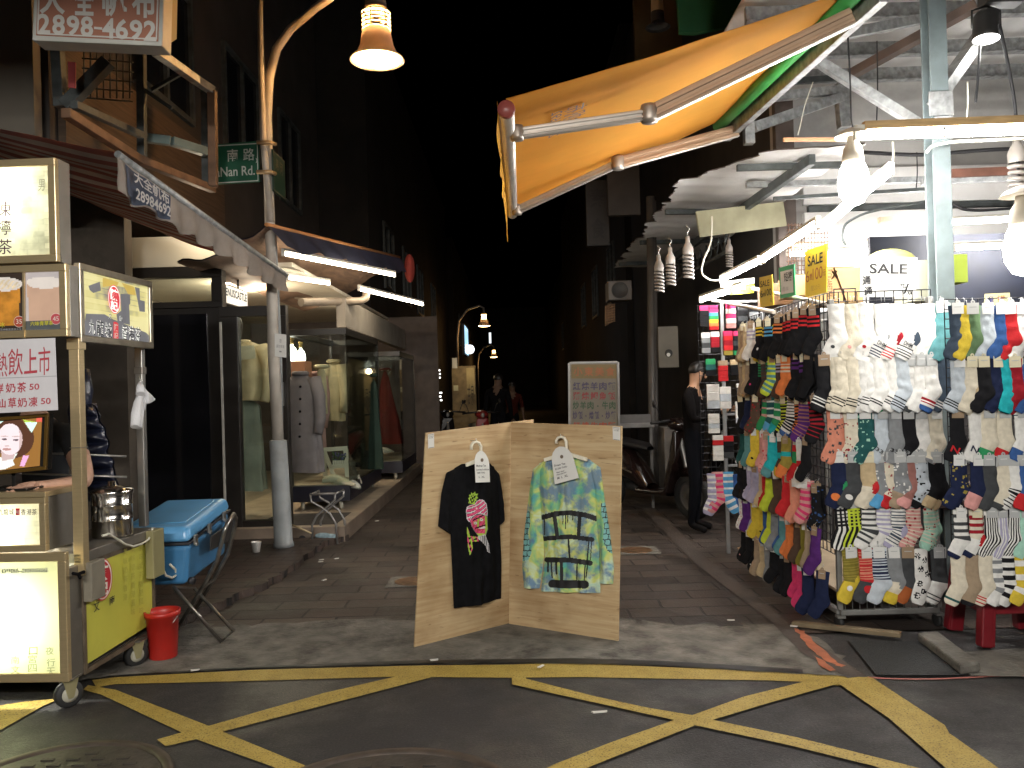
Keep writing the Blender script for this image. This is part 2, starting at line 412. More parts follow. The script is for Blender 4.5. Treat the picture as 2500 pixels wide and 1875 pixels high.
sheet('drain_mat', c5([(2070, 1568), (2250, 1572), (2310, 1600), (2360, 1655), (2140, 1655)]), .013, _M['rubber_mat'])
pk = MB(); pts = [P(2120 + i * 38, 1657 + (3 if 1 < i < 6 else 0) - (5 if i > 7 else 0), 3.9) for i in range(11)]
fl = [G(2120 + i * 38, 1657 + 3.5 * math.sin(i * .5) - (3 if i > 7 else 0)) for i in range(11)]
sheet('pink_line', [(p.x, p.y - .008 - .004 * (i > 7) * i / 3) for i, p in enumerate(fl)] + [(p.x, p.y + .008 + .006 * (i > 7) * i / 3) for i, p in reversed(list(enumerate(fl)))], .0055, M('pink_paint', (.42, .15, .12), .6, var=.2))
struct(bpy.data.objects['pink_line'])
sheet('stall_slab', c5([(2300, 1600), (2480, 1588), (2620, 1590), (2620, 1660), (2370, 1655)]), .011, _M['concrete'])
cb = MB(); q = [G(x, y) for x, y in [(2240, 1572), (2290, 1568), (2395, 1648), (2345, 1655), (2290, 1610)]]
for p in q: p.z = .012
cb.prism(q, (0, 0, .05), _M['concrete'])
tag(cb.build('kerb_block', bevel=.012), 'broken pale concrete kerb block beside the rubber drain mat', 'kerb block')
# two round iron covers in the road
M('rusty_iron', (.050, .042, .036), .6, metal=.4, var=.4, vs=9, bump=.5, bs=40, dirt=.6, dcol=(.085, .078, .068))
M('iron_rim', (.070, .053, .042), .55, metal=.4, var=.35, vs=12)
def cover(px, py, rad, label):
    top = G(px, py); c = V((top.x, top.y - rad, 0))
    t = thing('manhole_cover', label, 'manhole cover', c)
    b = MB(); b.lathe([(rad - .045, .006), (rad - .04, .016), (rad - .006, .016), (rad, .006)], c, _M['iron_rim'], 64); b.build('rim', t)
    b = MB(); b.lathe([(0, .010), (rad - .05, .010), (rad - .046, .006)], c, _M['rusty_iron'], 64)
    for i in range(-7, 8):
        for j in range(-7, 8):
            x, y = i * rad / 8.5, j * rad / 8.5
            if math.hypot(x, y) < rad - .12 and (i + j) % 2 == 0: b.box((c.x + x, c.y + y, .0125), (.05, .018, .005), _M['rusty_iron'])
    b.build('lid', t, bevel=.001, seg=1)
cover(983, 1833, .52, 'round rusty manhole cover in the road below the plywood display')
cover(262, 1814, .42, 'round worn manhole cover in the road in front of the tea cart')
def small_cover(pxl, label):
    c = G(*pxl); b = MB(); b.lathe([(0, .012), (.12, .012), (.125, .014), (.14, .014), (.143, .008)], V((c.x, c.y, 0)), M('brass_iron', (.16, .09, .045), .5, metal=.5, var=.4, vs=20), 32)
    b.box((c.x, c.y, .008), (.38, .34, .006), _M['concrete'])
    tag(b.build('valve_cover'), label, 'valve cover')
small_cover((1010, 1422), 'small round valve cover set in the paving behind the plywood display')
small_cover((1552, 1346), 'small brassy valve cover in the paving beside the tie-dye board')
# ------------------------------------------------------------------ plywood display with two shirts
def plywood():
    m, N, L, b, tc = nodes_of('plywood', .5)
    mp = N.new('ShaderNodeMapping'); mp.inputs['Scale'].default_value = (2.2, 2.2, 34); L.new(tc.outputs['Object'], mp.inputs[0])
    n1 = N.new('ShaderNodeTexNoise'); n1.inputs['Scale'].default_value = 1.6; n1.inputs['Detail'].default_value = 7; n1.inputs['Distortion'].default_value = .4; L.new(mp.outputs[0], n1.inputs['Vector'])
    r = ramp(N, [(.28, (.37, .24, .12)), (.46, (.46, .325, .175)), (.7, (.53, .40, .235))]); L.new(n1.outputs['Fac'], r.inputs[0])
    n2 = N.new('ShaderNodeTexNoise'); n2.inputs['Scale'].default_value = 2.2; n2.inputs['Detail'].default_value = 6; L.new(tc.outputs['Object'], n2.inputs['Vector'])
    r2 = ramp(N, [(.3, (.62, .54, .46)), (.52, (1, 1, 1))]); L.new(n2.outputs['Fac'], r2.inputs[0])
    mp3 = N.new('ShaderNodeMapping'); mp3.inputs['Scale'].default_value = (9, 9, 60); L.new(tc.outputs['Object'], mp3.inputs[0])
    n3 = N.new('ShaderNodeTexNoise'); n3.inputs['Scale'].default_value = 1.3; L.new(mp3.outputs[0], n3.inputs['Vector'])
    r3 = ramp(N, [(.26, (.28, .19, .12)), (.34, (1, 1, 1))]); L.new(n3.outputs['Fac'], r3.inputs[0])
    x = N.new('ShaderNodeMixRGB'); x.blend_type = 'MULTIPLY'; x.inputs[0].default_value = 1; L.new(r.outputs[0], x.inputs[1]); L.new(r2.outputs[0], x.inputs[2])
    y = N.new('ShaderNodeMixRGB'); y.blend_type = 'MULTIPLY'; y.inputs[0].default_value = .55; L.new(x.outputs[0], y.inputs[1]); L.new(r3.outputs[0], y.inputs[2])
    L.new(y.outputs[0], b.inputs['Base Color'])
    bp = N.new('ShaderNodeBump'); bp.inputs['Strength'].default_value = .15; bp.inputs['Distance'].default_value = .004; L.new(n1.outputs['Fac'], bp.inputs['Height']); L.new(bp.outputs[0], b.inputs['Normal'])
plywood()
BL, BM = G(1012, 1583), G(1240, 1525)
TL, TM = P(1040, 1057, BL.y + .05), P(1246, 1031, BM.y + .05)
BR = G(1509, 1568); TR = P(1518, 1040, BR.y + .06)
def norm3(a, b, c):
    n = (b - a).cross(c - a).normalized()
    return n if n.dot(C0 - a) > 0 else -n
NL = norm3(BL, BM, TL); NR = norm3(BM, BR, TR)
k = 1.31
BX, TX = BL + (BM - BL) * k, TL + (TM - TL) * k
b = MB(); b.prism([BL, BX, TX, TL], -NL * .012, _M['plywood'])
boardL = tag(b.build('plywood_board', bevel=.0015, seg=1), 'plywood board holding the black t-shirt, standing on edge in the alley', 'plywood board')
hin = NL * .002
e = (BR - BM).normalized() * .004
b = MB(); b.prism([BM + e + hin, BR, TR, TM + e + hin], -NR * .012, _M['plywood'])
boardR = tag(b.build('plywood_board', bevel=.0015, seg=1), 'plywood board holding the tie-dye long-sleeved shirt', 'plywood board')
Q = lambda q: [(980 + x * .3737, 980 + y * .3737) for x, y in q]
white_pl = M('white_plastic', (.72, .68, .56), .4, var=.06)
paper = M('paper_white', (.66, .65, .62), .7, var=.05, bump=.12, bs=30)
ink = M('ink_black', (.02, .02, .022), .7, var=.1)
steel = M('steel', (.45, .44, .42), .32, metal=.9, var=.2, vs=20)
# stickers on the corners (part of each board)
def sticker(p0, n, q, par):
    c = [PL(x, y, p0, n) + n * .0015 for x, y in Q(q)]
    b = MB(); b.prism(c, n * .0006, paper)
    a, r, t = c[0], c[1] - c[0], c[3] - c[0]
    o = n * .0008
    for f0, f1 in ((.02, .05), (.93, .96)): b.quad(*[a + r * u + t * v + o for u, v in ((.06, f0), (.94, f0), (.94, f1), (.06, f1))], ink)
    b.text('文化街區', a + r * .08 + t * .80 + o, a + r * .92 + t * .80 + o, a + r * .08 + t * .88 + o, ink, 0.0003)
    b.text('艺术聚', a + r * .12 + t * .68 + o, a + r * .82 + t * .68 + o, a + r * .12 + t * .77 + o, ink, 0.0003)
    s = b.build('paper_sticker', par)
sticker(BL, NL, [(174, 308), (213, 302), (212, 208), (172, 216)], boardL)
sticker(BM, NR, [(1383, 250), (1430, 257), (1430, 168), (1381, 164)], boardR)
def strip_shell(b, p0, n, eL, eR, nv, nu, depth, paint, seed, lift=.006, fold=1.0):
    L_ = [PL(x, y, p0, n) for x, y in Q(eL)]; R_ = [PL(x, y, p0, n) for x, y in Q(eR)]
    rows = strips(L_, R_, nv, nu); W = (R_[-1] - L_[-1]).length
    for j, row in enumerate(rows):
        t = j / nv
        for i in range(nu + 1):
            s = i / nu; x = s * W
            e = max(0, math.sin(math.pi * s)) ** .55
            f = noise.noise(V((x * 11 + seed, t * 1.3, seed))) * .026 + noise.noise(V((x * 26 + seed, t * 3.0 + x * 4, seed + 5))) * .014 + noise.noise(V((x * 9 + t * 6, t * 8 - x * 6, seed + 3))) * .010
            f += noise.noise(V((x * 7, t * 9, seed + 9))) * .008
            d = lift + (depth * (1 - .35 * t) + f * fold * (.35 + .9 * t)) * e
            row[i] = row[i] + n * max(d, .0035)
    # pick a material for each small cell from where it lies on the garment
    vs = [p for r in rows for p in r]; o = len(b.v); b.v += vs
    for j in range(nv):
        for i in range(nu):
            a = j * (nu + 1) + i
            c = (vs[a] + vs[a + nu + 2]) / 2; x, y = proj(c); mm = paint((x - 980) / .3737, (y - 980) / .3737)
            q = [o + a, o + a + 1, o + a + nu + 2, o + a + nu + 1]
            b.f.append(q[::-1]); b.mi.append(b.mx(mm)); b.sm.append(True)
    edge = [(j, 0) for j in range(nv + 1)] + [(nv, i) for i in range(1, nu + 1)] + [(j, nu) for j in range(nv - 1, -1, -1)] + [(0, i) for i in range(nu - 1, 0, -1)]
    ring = [rows[j][i] for j, i in edge]; back = [p - n * ((p - p0).dot(n) - .003) for p in ring]
    b.add(ring + back, [(k, (k + 1) % len(ring), len(ring) + (k + 1) % len(ring), len(ring) + k) for k in range(len(ring))], paint(-999, -999), True)
    return rows
# black t-shirt with a printed turbaned head
blk = M('black_cotton', (.0065, .0065, .0075), .9, var=.25, vs=30, bump=.2, bs=300, spec=.08)
pk = M('print_pink', (.62, .06, .17), .7, var=.1); wt = M('print_white', (.62, .58, .60), .7, var=.1)
gn = M('print_green', (.33, .50, .05), .7, var=.15); rd = M('print_red', (.42, .03, .06), .7, var=.1); gy = M('print_grey', (.16, .17, .18), .7, var=.1)
fe = [(436, 664), (444, 646), (436, 632), (447, 625), (440, 608), (455, 612), (456, 594), (468, 604), (480, 590), (486, 606), (500, 604), (494, 620), (503, 632), (488, 638), (492, 650), (480, 652), (480, 674), (455, 668)]
tu = [(421, 712), (428, 690), (450, 676), (480, 672), (490, 652), (512, 640), (538, 645), (557, 672), (563, 715), (562, 750), (545, 742), (520, 733), (490, 738), (462, 756), (444, 790), (428, 770)]
fa = [(447, 778), (480, 745), (520, 735), (562, 748), (566, 835), (550, 880), (512, 892), (478, 850), (458, 815)]
be = [(500, 882), (548, 868), (556, 895), (570, 930), (578, 990), (562, 980), (552, 945), (525, 915), (505, 900)]
sq = [(428, 815), (443, 850), (447, 880), (500, 885), (505, 912), (462, 918), (467, 960), (448, 1008), (437, 965), (430, 890)]
def pblack(x, y):
    if not (415 < x < 585 and 585 < y < 1015): return blk
    for poly, nm in ((fe, 'f'), (be, 'b'), (fa, 'a'), (tu, 't'), (sq, 's')):
        if inpoly(x, y, poly):
            d = min(segd(x, y, poly[i], poly[(i + 1) % len(poly)]) for i in range(len(poly)))
            if nm == 'f': return gn if d < 6 or math.sin(x * .30 + y * .05) * math.sin(y * .22 - x * .1) > .15 else blk
            if nm == 'b': return gy if d > 3 and math.sin(x * .5) > -.5 else wt
            if nm == 's': return blk if d > 8 and math.sin(y * .16 + x * .1) < .1 else (gn if math.sin(x * .2 - y * .07) > -.3 else pk)
            if nm == 't':
                if d < 4: return wt
                if math.hypot(x - 492, y - 700) < 16: return pk if math.hypot(x - 492, y - 700) > 6 else wt
                u = (x * .55 + y * 1.0) * .21; s = math.sin(u + .004 * (x - 490) ** 2 * .2)
                return pk if s > -.1 else (wt if s < -.6 else blk)
            if d < 3: return gy
            for ex, ey in ((484, 795), (522, 773)):
                r = math.hypot(x - ex, (y - ey) * 1.2)
                if r < 4: return blk
                if r < 10: return wt
                if r < 13: return gn
            if segd(x, y, (470, 775), (505, 760)) < 4 or segd(x, y, (510, 755), (535, 745)) < 4: return blk
            if segd(x, y, (503, 770), (500, 815)) < 5: return gn
            if segd(x, y, (502, 840), (540, 825)) < 9: return rd if y > 832 else wt
            if segd(x, y, (485, 828), (548, 808)) < 4: return blk
            if x > 546 or y > 862: return gn
            return rd if math.sin(x * .23 + y * .17) > .55 else pk
    return blk
def hole(q, p0, n): return [PL(x, y, p0, n) for x, y in Q(q)]
b = MB()
strip_shell(b, BL, NL, [(350, 438), (290, 466), (258, 600), (237, 815)], [(400, 408), (350, 520), (328, 640), (318, 868)], 30, 14, .018, lambda x, y: blk, 1.0, .004, .7)
strip_shell(b, BL, NL, [(560, 405), (610, 500), (630, 640), (640, 808)], [(572, 404), (634, 470), (657, 620), (672, 772)], 30, 12, .018, lambda x, y: blk, 2.0, .004, .7)
tl = [(392, 408), (345, 435), (318, 500), (312, 620), (318, 860), (330, 1100), (340, 1350)]; tr = [(540, 398), (600, 425), (628, 500), (636, 640), (640, 820), (650, 1050), (648, 1285)]
rowsb = strip_shell(b, BL, NL, tl, tr, 250, 120, .035, pblack, 3.0)
nk = [rowsb[2][i] + NL * .004 for i in range(8, 113, 5)]
b.tube([p - Z * (.03 * math.sin(math.pi * i / (len(nk) - 1))) for i, p in enumerate(nk)], .006, blk, 6)
tag(b.build('t_shirt'), 'black t-shirt with a printed pink turbaned head, on a white hanger', 't-shirt')
# tie-dye long sleeve
def tiedye():
    m, N, L, b_, tc = nodes_of('tie_dye', .85); b_.inputs['Specular IOR Level'].default_value = .2
    n1 = N.new('ShaderNodeTexNoise'); n1.inputs['Scale'].default_value = 7.5; n1.inputs['Detail'].default_value = 3; n1.inputs['Roughness'].default_value = .62; n1.inputs['Distortion'].default_value = .5
    n2 = N.new('ShaderNodeTexNoise'); n2.inputs['Scale'].default_value = 9; n2.inputs['Detail'].default_value = 5; n2.inputs['Roughness'].default_value = .6
    mp = N.new('ShaderNodeMapping'); mp.inputs['Location'].default_value = (3, 7, 1); L.new(tc.outputs['Object'], mp.inputs[0])
    L.new(tc.outputs['Object'], n1.inputs['Vector']); L.new(mp.outputs[0], n2.inputs['Vector'])
    r1 = ramp(N, [(.32, (.10, .38, .33)), (.41, (.24, .48, .22)), (.50, (.54, .58, .17)), (.60, (.52, .64, .46)), (.72, (.26, .52, .52))])
    L.new(n1.outputs['Fac'], r1.inputs[0])
    r2 = ramp(N, [(.47, (0, 0, 0)), (.58, (.85, .85, .85))]); L.new(n2.outputs['Fac'], r2.inputs[0])
    x = N.new('ShaderNodeMixRGB'); x.inputs[2].default_value = (.11, .19, .33, 1); L.new(r2.outputs[0], x.inputs[0]); L.new(r1.outputs[0], x.inputs[1])
    L.new(x.outputs[0], b_.inputs['Base Color'])
    return m
td = tiedye(); bkp = M('print_black', (.012, .012, .014), .7, var=.1); tq = M('print_turquoise', (.20, .46, .44), .75, var=.15)
lines = [([(925, 757), (1010, 733), (1100, 727), (1200, 742), (1270, 765)], 17), ([(930, 897), (1100, 883), (1245, 902)], 15), ([(950, 1034), (1100, 1037), (1233, 1056)], 17), ([(985, 1192), (1200, 1196)], 26),
         ([(1000, 750), (1018, 880)], 13), ([(1165, 745), (1157, 880)], 12), ([(1090, 900), (1100, 1030)], 6), ([(1045, 1040), (1048, 1180)], 10), ([(1148, 1050), (1145, 1180)], 4),
         ([(1056, 745), (1055, 800)], 3), ([(1073, 745), (1072, 830)], 3.5), ([(1087, 745), (1086, 790)], 3), ([(935, 760), (935, 870)], 3.5), ([(1225, 910), (1213, 1040)], 4), ([(1243, 910), (1235, 1035)], 3),
         ([(958, 1045), (957, 1110)], 6), ([(978, 1045), (985, 1150)], 4.5), ([(1010, 1045), (1013, 1125)], 6), ([(1200, 1070), (1195, 1165)], 4), ([(1216, 1070), (1206, 1150)], 3.5), ([(1120, 740), (1119, 775)], 3)]
def pdye(x, y):
    if 915 < x < 1285 and 710 < y < 1225:
        for pl, w in lines:
            for a, c in zip(pl, pl[1:]):
                if segd(x, y, a, c) < w: return bkp
    return td
sbl = [(803, 715), (838, 715), (842, 800), (828, 860), (836, 940), (852, 985), (830, 1035), (785, 1045), (785, 800)]
sbr = [(1303, 668), (1335, 658), (1352, 760), (1368, 850), (1382, 940), (1388, 1002), (1345, 975), (1315, 905), (1326, 800), (1306, 740)]
def psl(poly, ox, sh):
    def f(x, y):
        if x > 0 and inpoly(x, y, poly):
            r = y / 36.0; j = math.floor(r); fy = r - j; fx = ((x + sh * y + (18 if j % 2 else 0)) / 38.0) % 1
            return bkp if fy < .16 or fx < .14 else tq
        return td
    return f
b = MB()
strip_shell(b, BM, NR, [(935, 388), (862, 440), (830, 650), (800, 900), (792, 1080), (803, 1215)], [(960, 392), (915, 560), (925, 800), (935, 1000), (922, 1120), (905, 1220)], 160, 34, .02, psl(sbl, 0, 0), 4.0, .004, .8)
strip_shell(b, BM, NR, [(1195, 375), (1262, 560), (1280, 800), (1292, 1000), (1290, 1100), (1295, 1185)], [(1225, 378), (1303, 432), (1332, 650), (1367, 880), (1391, 1080), (1385, 1190)], 160, 34, .02, psl(sbr, 0, .15), 5.0, .004, .8)
rowst = strip_shell(b, BM, NR, [(958, 390), (905, 402), (890, 450), (902, 560), (920, 780), (941, 1000), (915, 1238)], [(1170, 366), (1235, 380), (1268, 430), (1274, 560), (1284, 760), (1296, 1000), (1302, 1250)], 210, 150, .035, pdye, 6.0)
nk = [rowst[2][i] + NR * .005 for i in range(6, 145, 6)]
b.tube([p - Z * (.04 * math.sin(math.pi * i / (len(nk) - 1))) for i, p in enumerate(nk)], .007, td, 6)
tag(b.build('long_sleeved_shirt'), 'green and blue tie-dye long-sleeved shirt with black dripping bricks', 'shirt')
# hangers, nails, paper price tags
def hanger(p0, n, hook, arms, nail, label):
    t = thing('clothes_hanger', label, 'hanger', hole([hook[-1]], p0, n)[0])
    b = MB(); pts = [PL(x, y, p0, n) + n * .05 for x, y in Q(hook)]
    for a in (-.003, 0, .003): b.tube([p + n * a for p in pts], .0075, white_pl, 8)
    b.build('hook', t)
    b = MB()
    for a, c in arms:
        A, B_ = [PL(x, y, p0, n) + n * .05 for x, y in Q([a, c])]; b.beam(A, B_, .012, .022, white_pl, Z)
    b.build('shoulder_bar', t, bevel=.003)
    b = MB(); x = PL(*Q([nail])[0], p0, n); b.tube([x + n * .001, x + n * .055, x + n * .058 + Z * .014], .0025, steel, 6)
    tag(b.build('hook_nail'), 'bent nail in the plywood holding the hanger of the ' + ('black' if p0 is BL else 'tie-dye') + ' shirt', 'nail')
hanger(BL, NL, [(424, 312), (424, 285), (436, 266), (455, 260), (474, 268), (486, 290), (486, 330), (485, 375)], [((388, 412), (478, 378)), ((478, 378), (536, 402))], (450, 255), 'white plastic hanger carrying the black t-shirt')
hanger(BM, NR, [(1040, 275), (1040, 255), (1052, 238), (1072, 232), (1092, 240), (1104, 262), (1106, 300), (1105, 345)], [((962, 382), (1105, 338)), ((1105, 338), (1240, 380))], (1072, 228), 'white plastic hanger carrying the tie-dye shirt')
def price_tag(p0, n, q, hl, rows, label):
    c = [PL(x, y, p0, n) + n * .072 for x, y in Q(q)]
    b = MB(); b.prism(c, n * .0012, paper)
    h = PL(*Q([hl])[0], p0, n) + n * .0742
    d, s, u = basis(n); b.add([h] + [h + s * .011 * math.cos(a) + u * .011 * math.sin(a) for a in [i * .6283 for i in range(10)]], [(0, 1 + i, 1 + (i + 1) % 10) for i in range(10)], M('tag_hole', (.16, .12, .09), .9))
    for body, a, e_, tl_ in rows:
        A, B_, T_ = [PL(x, y, p0, n) + n * .0745 for x, y in Q([a, e_, tl_])]
        b.text(body, A, B_, T_, ink, 0.0003, bold=.012)
    tag(b.build('price_tag'), label, 'price tag')
price_tag(BL, NL, [(430, 375), (438, 345), (452, 326), (468, 317), (486, 322), (504, 342), (518, 370), (525, 398), (530, 520), (437, 523)], (478, 378),
          [('Madman Tee', (441, 422), (503, 420), (441, 408)), ('Limited edition', (441, 446), (522, 443), (441, 434)), ('$880 TWD', (446, 467), (496, 466), (446, 455)), ('L  XL', (457, 493), (495, 492), (457, 481))],
          'white paper tag with handwriting on the black t-shirt')
price_tag(BM, NR, [(1022, 370), (1030, 335), (1048, 308), (1072, 294), (1100, 296), (1128, 310), (1150, 338), (1162, 365), (1199, 497), (1043, 538)], (1088, 360),
          [('Dream Tee', (1041, 425), (1112, 410), (1040, 412)), ('$1200 TWD', (1048, 448), (1124, 430), (1046, 436)), ('Hand dyed', (1056, 470), (1105, 457), (1054, 459)), ('Hand painted', (1058, 485), (1118, 466), (1056, 474)), ('M  L  XL', (1062, 507), (1130, 487), (1060, 493))],
          'white paper tag with handwriting on the tie-dye shirt')
# ------------------------------------------------------------------ tea cart
ca = math.radians(-3); e1 = V((math.cos(ca), math.sin(ca), 0)); e2 = V((-math.sin(ca), math.cos(ca), 0))
CO = V((-2.065, 3.76, 0))
cl = lambda x, y, z: CO + e1 * x + e2 * y + Z * z
F = lambda px, py, off=0: PL(px, py, CO - e2 * off, e2)
S = lambda px, py, off=0: PL(px, py, CO + e1 * off, e1)
S2 = lambda px, py, off=0: PL(px, py, CO + e1 * (off + .024), e1)
CR = Matrix((e1, e2, Z)).transposed()
def cbx(b, lo, hi, m):
    lo, hi = V(lo), V(hi); c = (lo + hi) / 2; b.box(cl(*c), hi - lo, m, CR); return b
ss = M('stainless', (.60, .47, .27), .32, metal=.7, var=.05, vs=5, streak=(2, 2, 30))
ssd = M('stainless_dull', (.26, .24, .21), .42, metal=.8, var=.12, vs=6, dirt=.25)
cart = thing('tea_cart', 'wheeled stainless tea cart with lit yellow panels and drink menus', 'food cart', cl(-.8, .4, 0))
def sign_panel(name, c0, c1, c2, sc_=7, tr=.55, es=0):
    m, N, L, b, tc = nodes_of(name, .35)
    n1 = N.new('ShaderNodeTexNoise'); n1.inputs['Scale'].default_value = sc_; n1.inputs['Detail'].default_value = 3
    br = N.new('ShaderNodeTexBrick'); br.inputs['Scale'].default_value = 9; br.inputs['Color1'].default_value = (.25, .25, .25, 1); br.inputs['Color2'].default_value = (1, 1, 1, 1); br.inputs['Mortar'].default_value = (.5, .5, .5, 1)
    mp = N.new('ShaderNodeMapping'); mp.inputs['Rotation'].default_value = (math.radians(90), 0, 0); L.new(tc.outputs['Object'], mp.inputs[0]); L.new(mp.outputs[0], br.inputs['Vector'])
    L.new(tc.outputs['Object'], n1.inputs['Vector'])
    x = N.new('ShaderNodeMixRGB'); x.inputs[0].default_value = .22; L.new(n1.outputs['Fac'], x.inputs[1]); L.new(br.outputs['Color'], x.inputs[2])
    r = ramp(N, [(.36, c0), (.48, c1), (.62, c2)]); L.new(x.outputs[0], r.inputs[0]); L.new(r.outputs[0], b.inputs['Base Color'])
    if es: L.new(r.outputs[0], b.inputs['Emission Color']); b.inputs['Emission Strength'].default_value = es
    if tr:
        t = N.new('ShaderNodeBsdfTranslucent'); L.new(r.outputs[0], t.inputs[0]); ms = N.new('ShaderNodeMixShader'); ms.inputs[0].default_value = tr
        L.new(b.outputs[0], ms.inputs[1]); L.new(t.outputs[0], ms.inputs[2]); L.new(ms.outputs[0], N['Material Output'].inputs[0])
    return m
lit1 = sign_panel('lit_street_panel', (.50, .52, .38), (.72, .74, .56), (.84, .85, .70), 9)
lit2 = M('lit_plain_panel', (.72, .76, .46), .35, var=.05, vs=3, transl=.6)
side_sign = sign_panel('street_picture', (.13, .13, .13), (.44, .40, .16), (.52, .48, .24), 5, 0, .55)
side_yel = M('yellow_panel', (.52, .50, .075), .3, var=.08, vs=4, dirt=.25, dcol=(.35, .33, .06))
red = M('seal_red', (.50, .02, .03), .5, var=.08); redp = M('text_red', (.45, .05, .07), .6, var=.05)
wht = M('print_cream', (.75, .73, .66), .5, var=.04); whi = M('notice_white', (.62, .60, .62), .6, var=.05)
wbox = M('box_white', (.8, .8, .75), .8, var=.02)
XL = -1.75
def lamp(name, p, w, col, r=.04):
    l = bpy.data.lights.new(name, 'POINT'); l.energy = w; l.color = col; l.shadow_soft_size = r
    o = bpy.data.objects.new(name, l); o.location = p; sc.collection.objects.link(o); return o
def frame4(b, c, w, d, m, n):                                       # four bars round a rectangle c (bl, br, tr, tl), thickness d back from the face
    for i in range(4):
        a, e_ = c[i], c[(i + 1) % 4]; dr = (e_ - a).normalized(); inn = n.cross(dr)
        s0 = w if i % 2 == 0 else 0
        b.beam(a + inn * (w / 2) - n * (d / 2) + (dr * 0 if i % 2 == 0 else dr * w), e_ + inn * (w / 2) - n * (d / 2) - (dr * 0 if i % 2 == 0 else dr * w), d if False else w, d, m, n)
nF, nS = -e2, e1
zt0, zt1, zm0, zm1 = 2.065, 2.545, 1.72, 2.055
def outline_text(b, body, bl, br, tl, m_in, m_out, off=.002, w=.08):
    b.text(body, bl, br, tl, m_out, off, bold=w); b.text(body, bl, br, tl, m_in, off + .0012, bold=.004)
# --- top light box
b = MB(); frame4(b, [cl(XL, 0, zt0), cl(-.01, 0, zt0), cl(-.01, 0, zt1), cl(XL, 0, zt1)], .035, .03, ss, nF); b.build('sign_frame', cart, .003)
b = MB(); cbx(b, (XL, .03, zt0), (-.01, .045, zt0 + .02), ss); cbx(b, (-.025, .03, zt0), (-.01, .115, zt1), ssd); cbx(b, (XL, .03, zt1 - .015), (-.045, .115, zt1), ssd); cbx(b, (XL, .105, zt0 + .02), (-.045, .115, zt1 - .015), wbox); cbx(b, (XL, .045, zt0), (-.045, .105, zt0 + .012), ssd); b.build('sign_casing', cart)
pf = MB(); c = [cl(XL + .035, .012, zt0 + .035), cl(-.046, .012, zt0 + .035), cl(-.046, .012, zt1 - .035), cl(XL + .035, .012, zt1 - .035)]; pf.quad(*c, lit1)
dk = M('panel_ink', (.05, .012, .03), .6, var=.1); pale = M('panel_grey', (.30, .30, .20), .6, var=.1)
for ch, x, y in (('凍', 16, 512), ('檸', 16, 558), ('茶', 18, 605)):
    pf.text(ch, F(x - 20, y + 17), F(x + 16, y + 17), F(x - 20, y - 20), dk, .0135, bold=.004)
pf.text('男', F(97, 468), F(113, 467), F(98, 440), pale, .0135)
pf.build('lit_panel', cart)
lamp('sign_lamp', cl(-.36, .075, 2.40), 7, (1, .98, .90), .02); lamp('sign_lamp', cl(-1.1, .075, 2.36), 7, (1, .98, .9), .02)
# --- menu band
b = MB(); frame4(b, [cl(XL, 0, zm0), cl(.03, 0, zm0), cl(.03, 0, zm1), cl(XL, 0, zm1)], .034, .03, ss, nF); cbx(b, (.01, .03, zm0), (.03, .10, zm1), ssd); b.build('menu_frame', cart, .003)
amb = M('drink_amber', (.36, .15, .02), emit=(.36, .15, .02), es=0.35, rough=.4, var=.5, vs=22); ice = M('drink_ice', (.55, .45, .30), emit=(.55, .45, .30), es=0.3, rough=.3, var=.4, vs=30); tea = M('drink_milk_tea', (.42, .27, .19), emit=(.42, .27, .19), es=0.3, rough=.45, var=.12, vs=9)
cup = M('drink_cup', (.55, .50, .46), emit=(.55, .50, .46), es=0.3, rough=.3, var=.12, vs=12); bgd = M('menu_dark', (.045, .030, .022), .4, var=.4, vs=10); bgg = M('menu_grey', (.10, .11, .115), .4, var=.2, vs=8); bgw = M('menu_pale', (.40, .36, .36), emit=(.40, .36, .36), es=0.25, rough=.4, var=.15)
ylt = M('menu_yellow', (.65, .60, .05), .5, var=.05); orr = M('price_red', (.42, .07, .04), .5, var=.08); pkr = M('price_pink', (.55, .08, .10), .5, var=.08)
def menu_paint(x, y):
    if x < 60:
        if y > 797: return bgd
        w = 50 - (y - 700) * .05
        if ((x - 8) / 48) ** 2 + ((y - 694) / 17) ** 2 < 1: return ice if ((x - 8) / 42) ** 2 + ((y - 694) / 12) ** 2 < 1 and math.sin(x * .5 + y * .4) > -.2 else cup
        if 696 < y < 795 and x < w: return amb
        return bgd
    if y > 783: return bgg
    if ((x - 108) / 44) ** 2 + ((y - 690) / 15) ** 2 < 1: return cup
    if y > 690 and 66 + (y - 690) * .05 < x: return tea
    return bgw
fx = lambda t: XL + .034 + t * (-.004 - XL - .034)
b = MB(); b.grid(lambda u, v: cl(fx(u), .010, zm0 + .034 + v * (zm1 - zm0 - .068)), 260, 44, bgd, False, lambda u, v: menu_paint(*proj(cl(fx(u), .010, zm0 + .034 + v * (zm1 - zm0 - .068)))))
def disc(b, c, r, m, off):
    b.add([c + nF * off] + [c + nF * off + e1 * r * math.cos(a) + Z * r * math.sin(a) for a in [i * math.pi / 12 for i in range(24)]], [(0, 1 + i, 1 + (i + 1) % 24) for i in range(24)], m)
for x, y, t, m in ((44, 785, '35', orr), (134, 778, '45', pkr)):
    c = F(x, y, 0); disc(b, c, .0265, wht, -.0085); disc(b, c, .0245, m, -.0075); b.text(t, c + V((0, 0, -.010)) - e1 * .014, c + V((0, 0, -.010)) + e1 * .014, c + V((0, 0, .011)) - e1 * .014, wht, -.0065)
b.text('冰', F(-4, 799), F(9, 799), F(-4, 786), ylt, -.0075); b.text('六味青草茶', F(71, 796), F(128, 793), F(71, 785), ylt, -.0075, bold=.01)
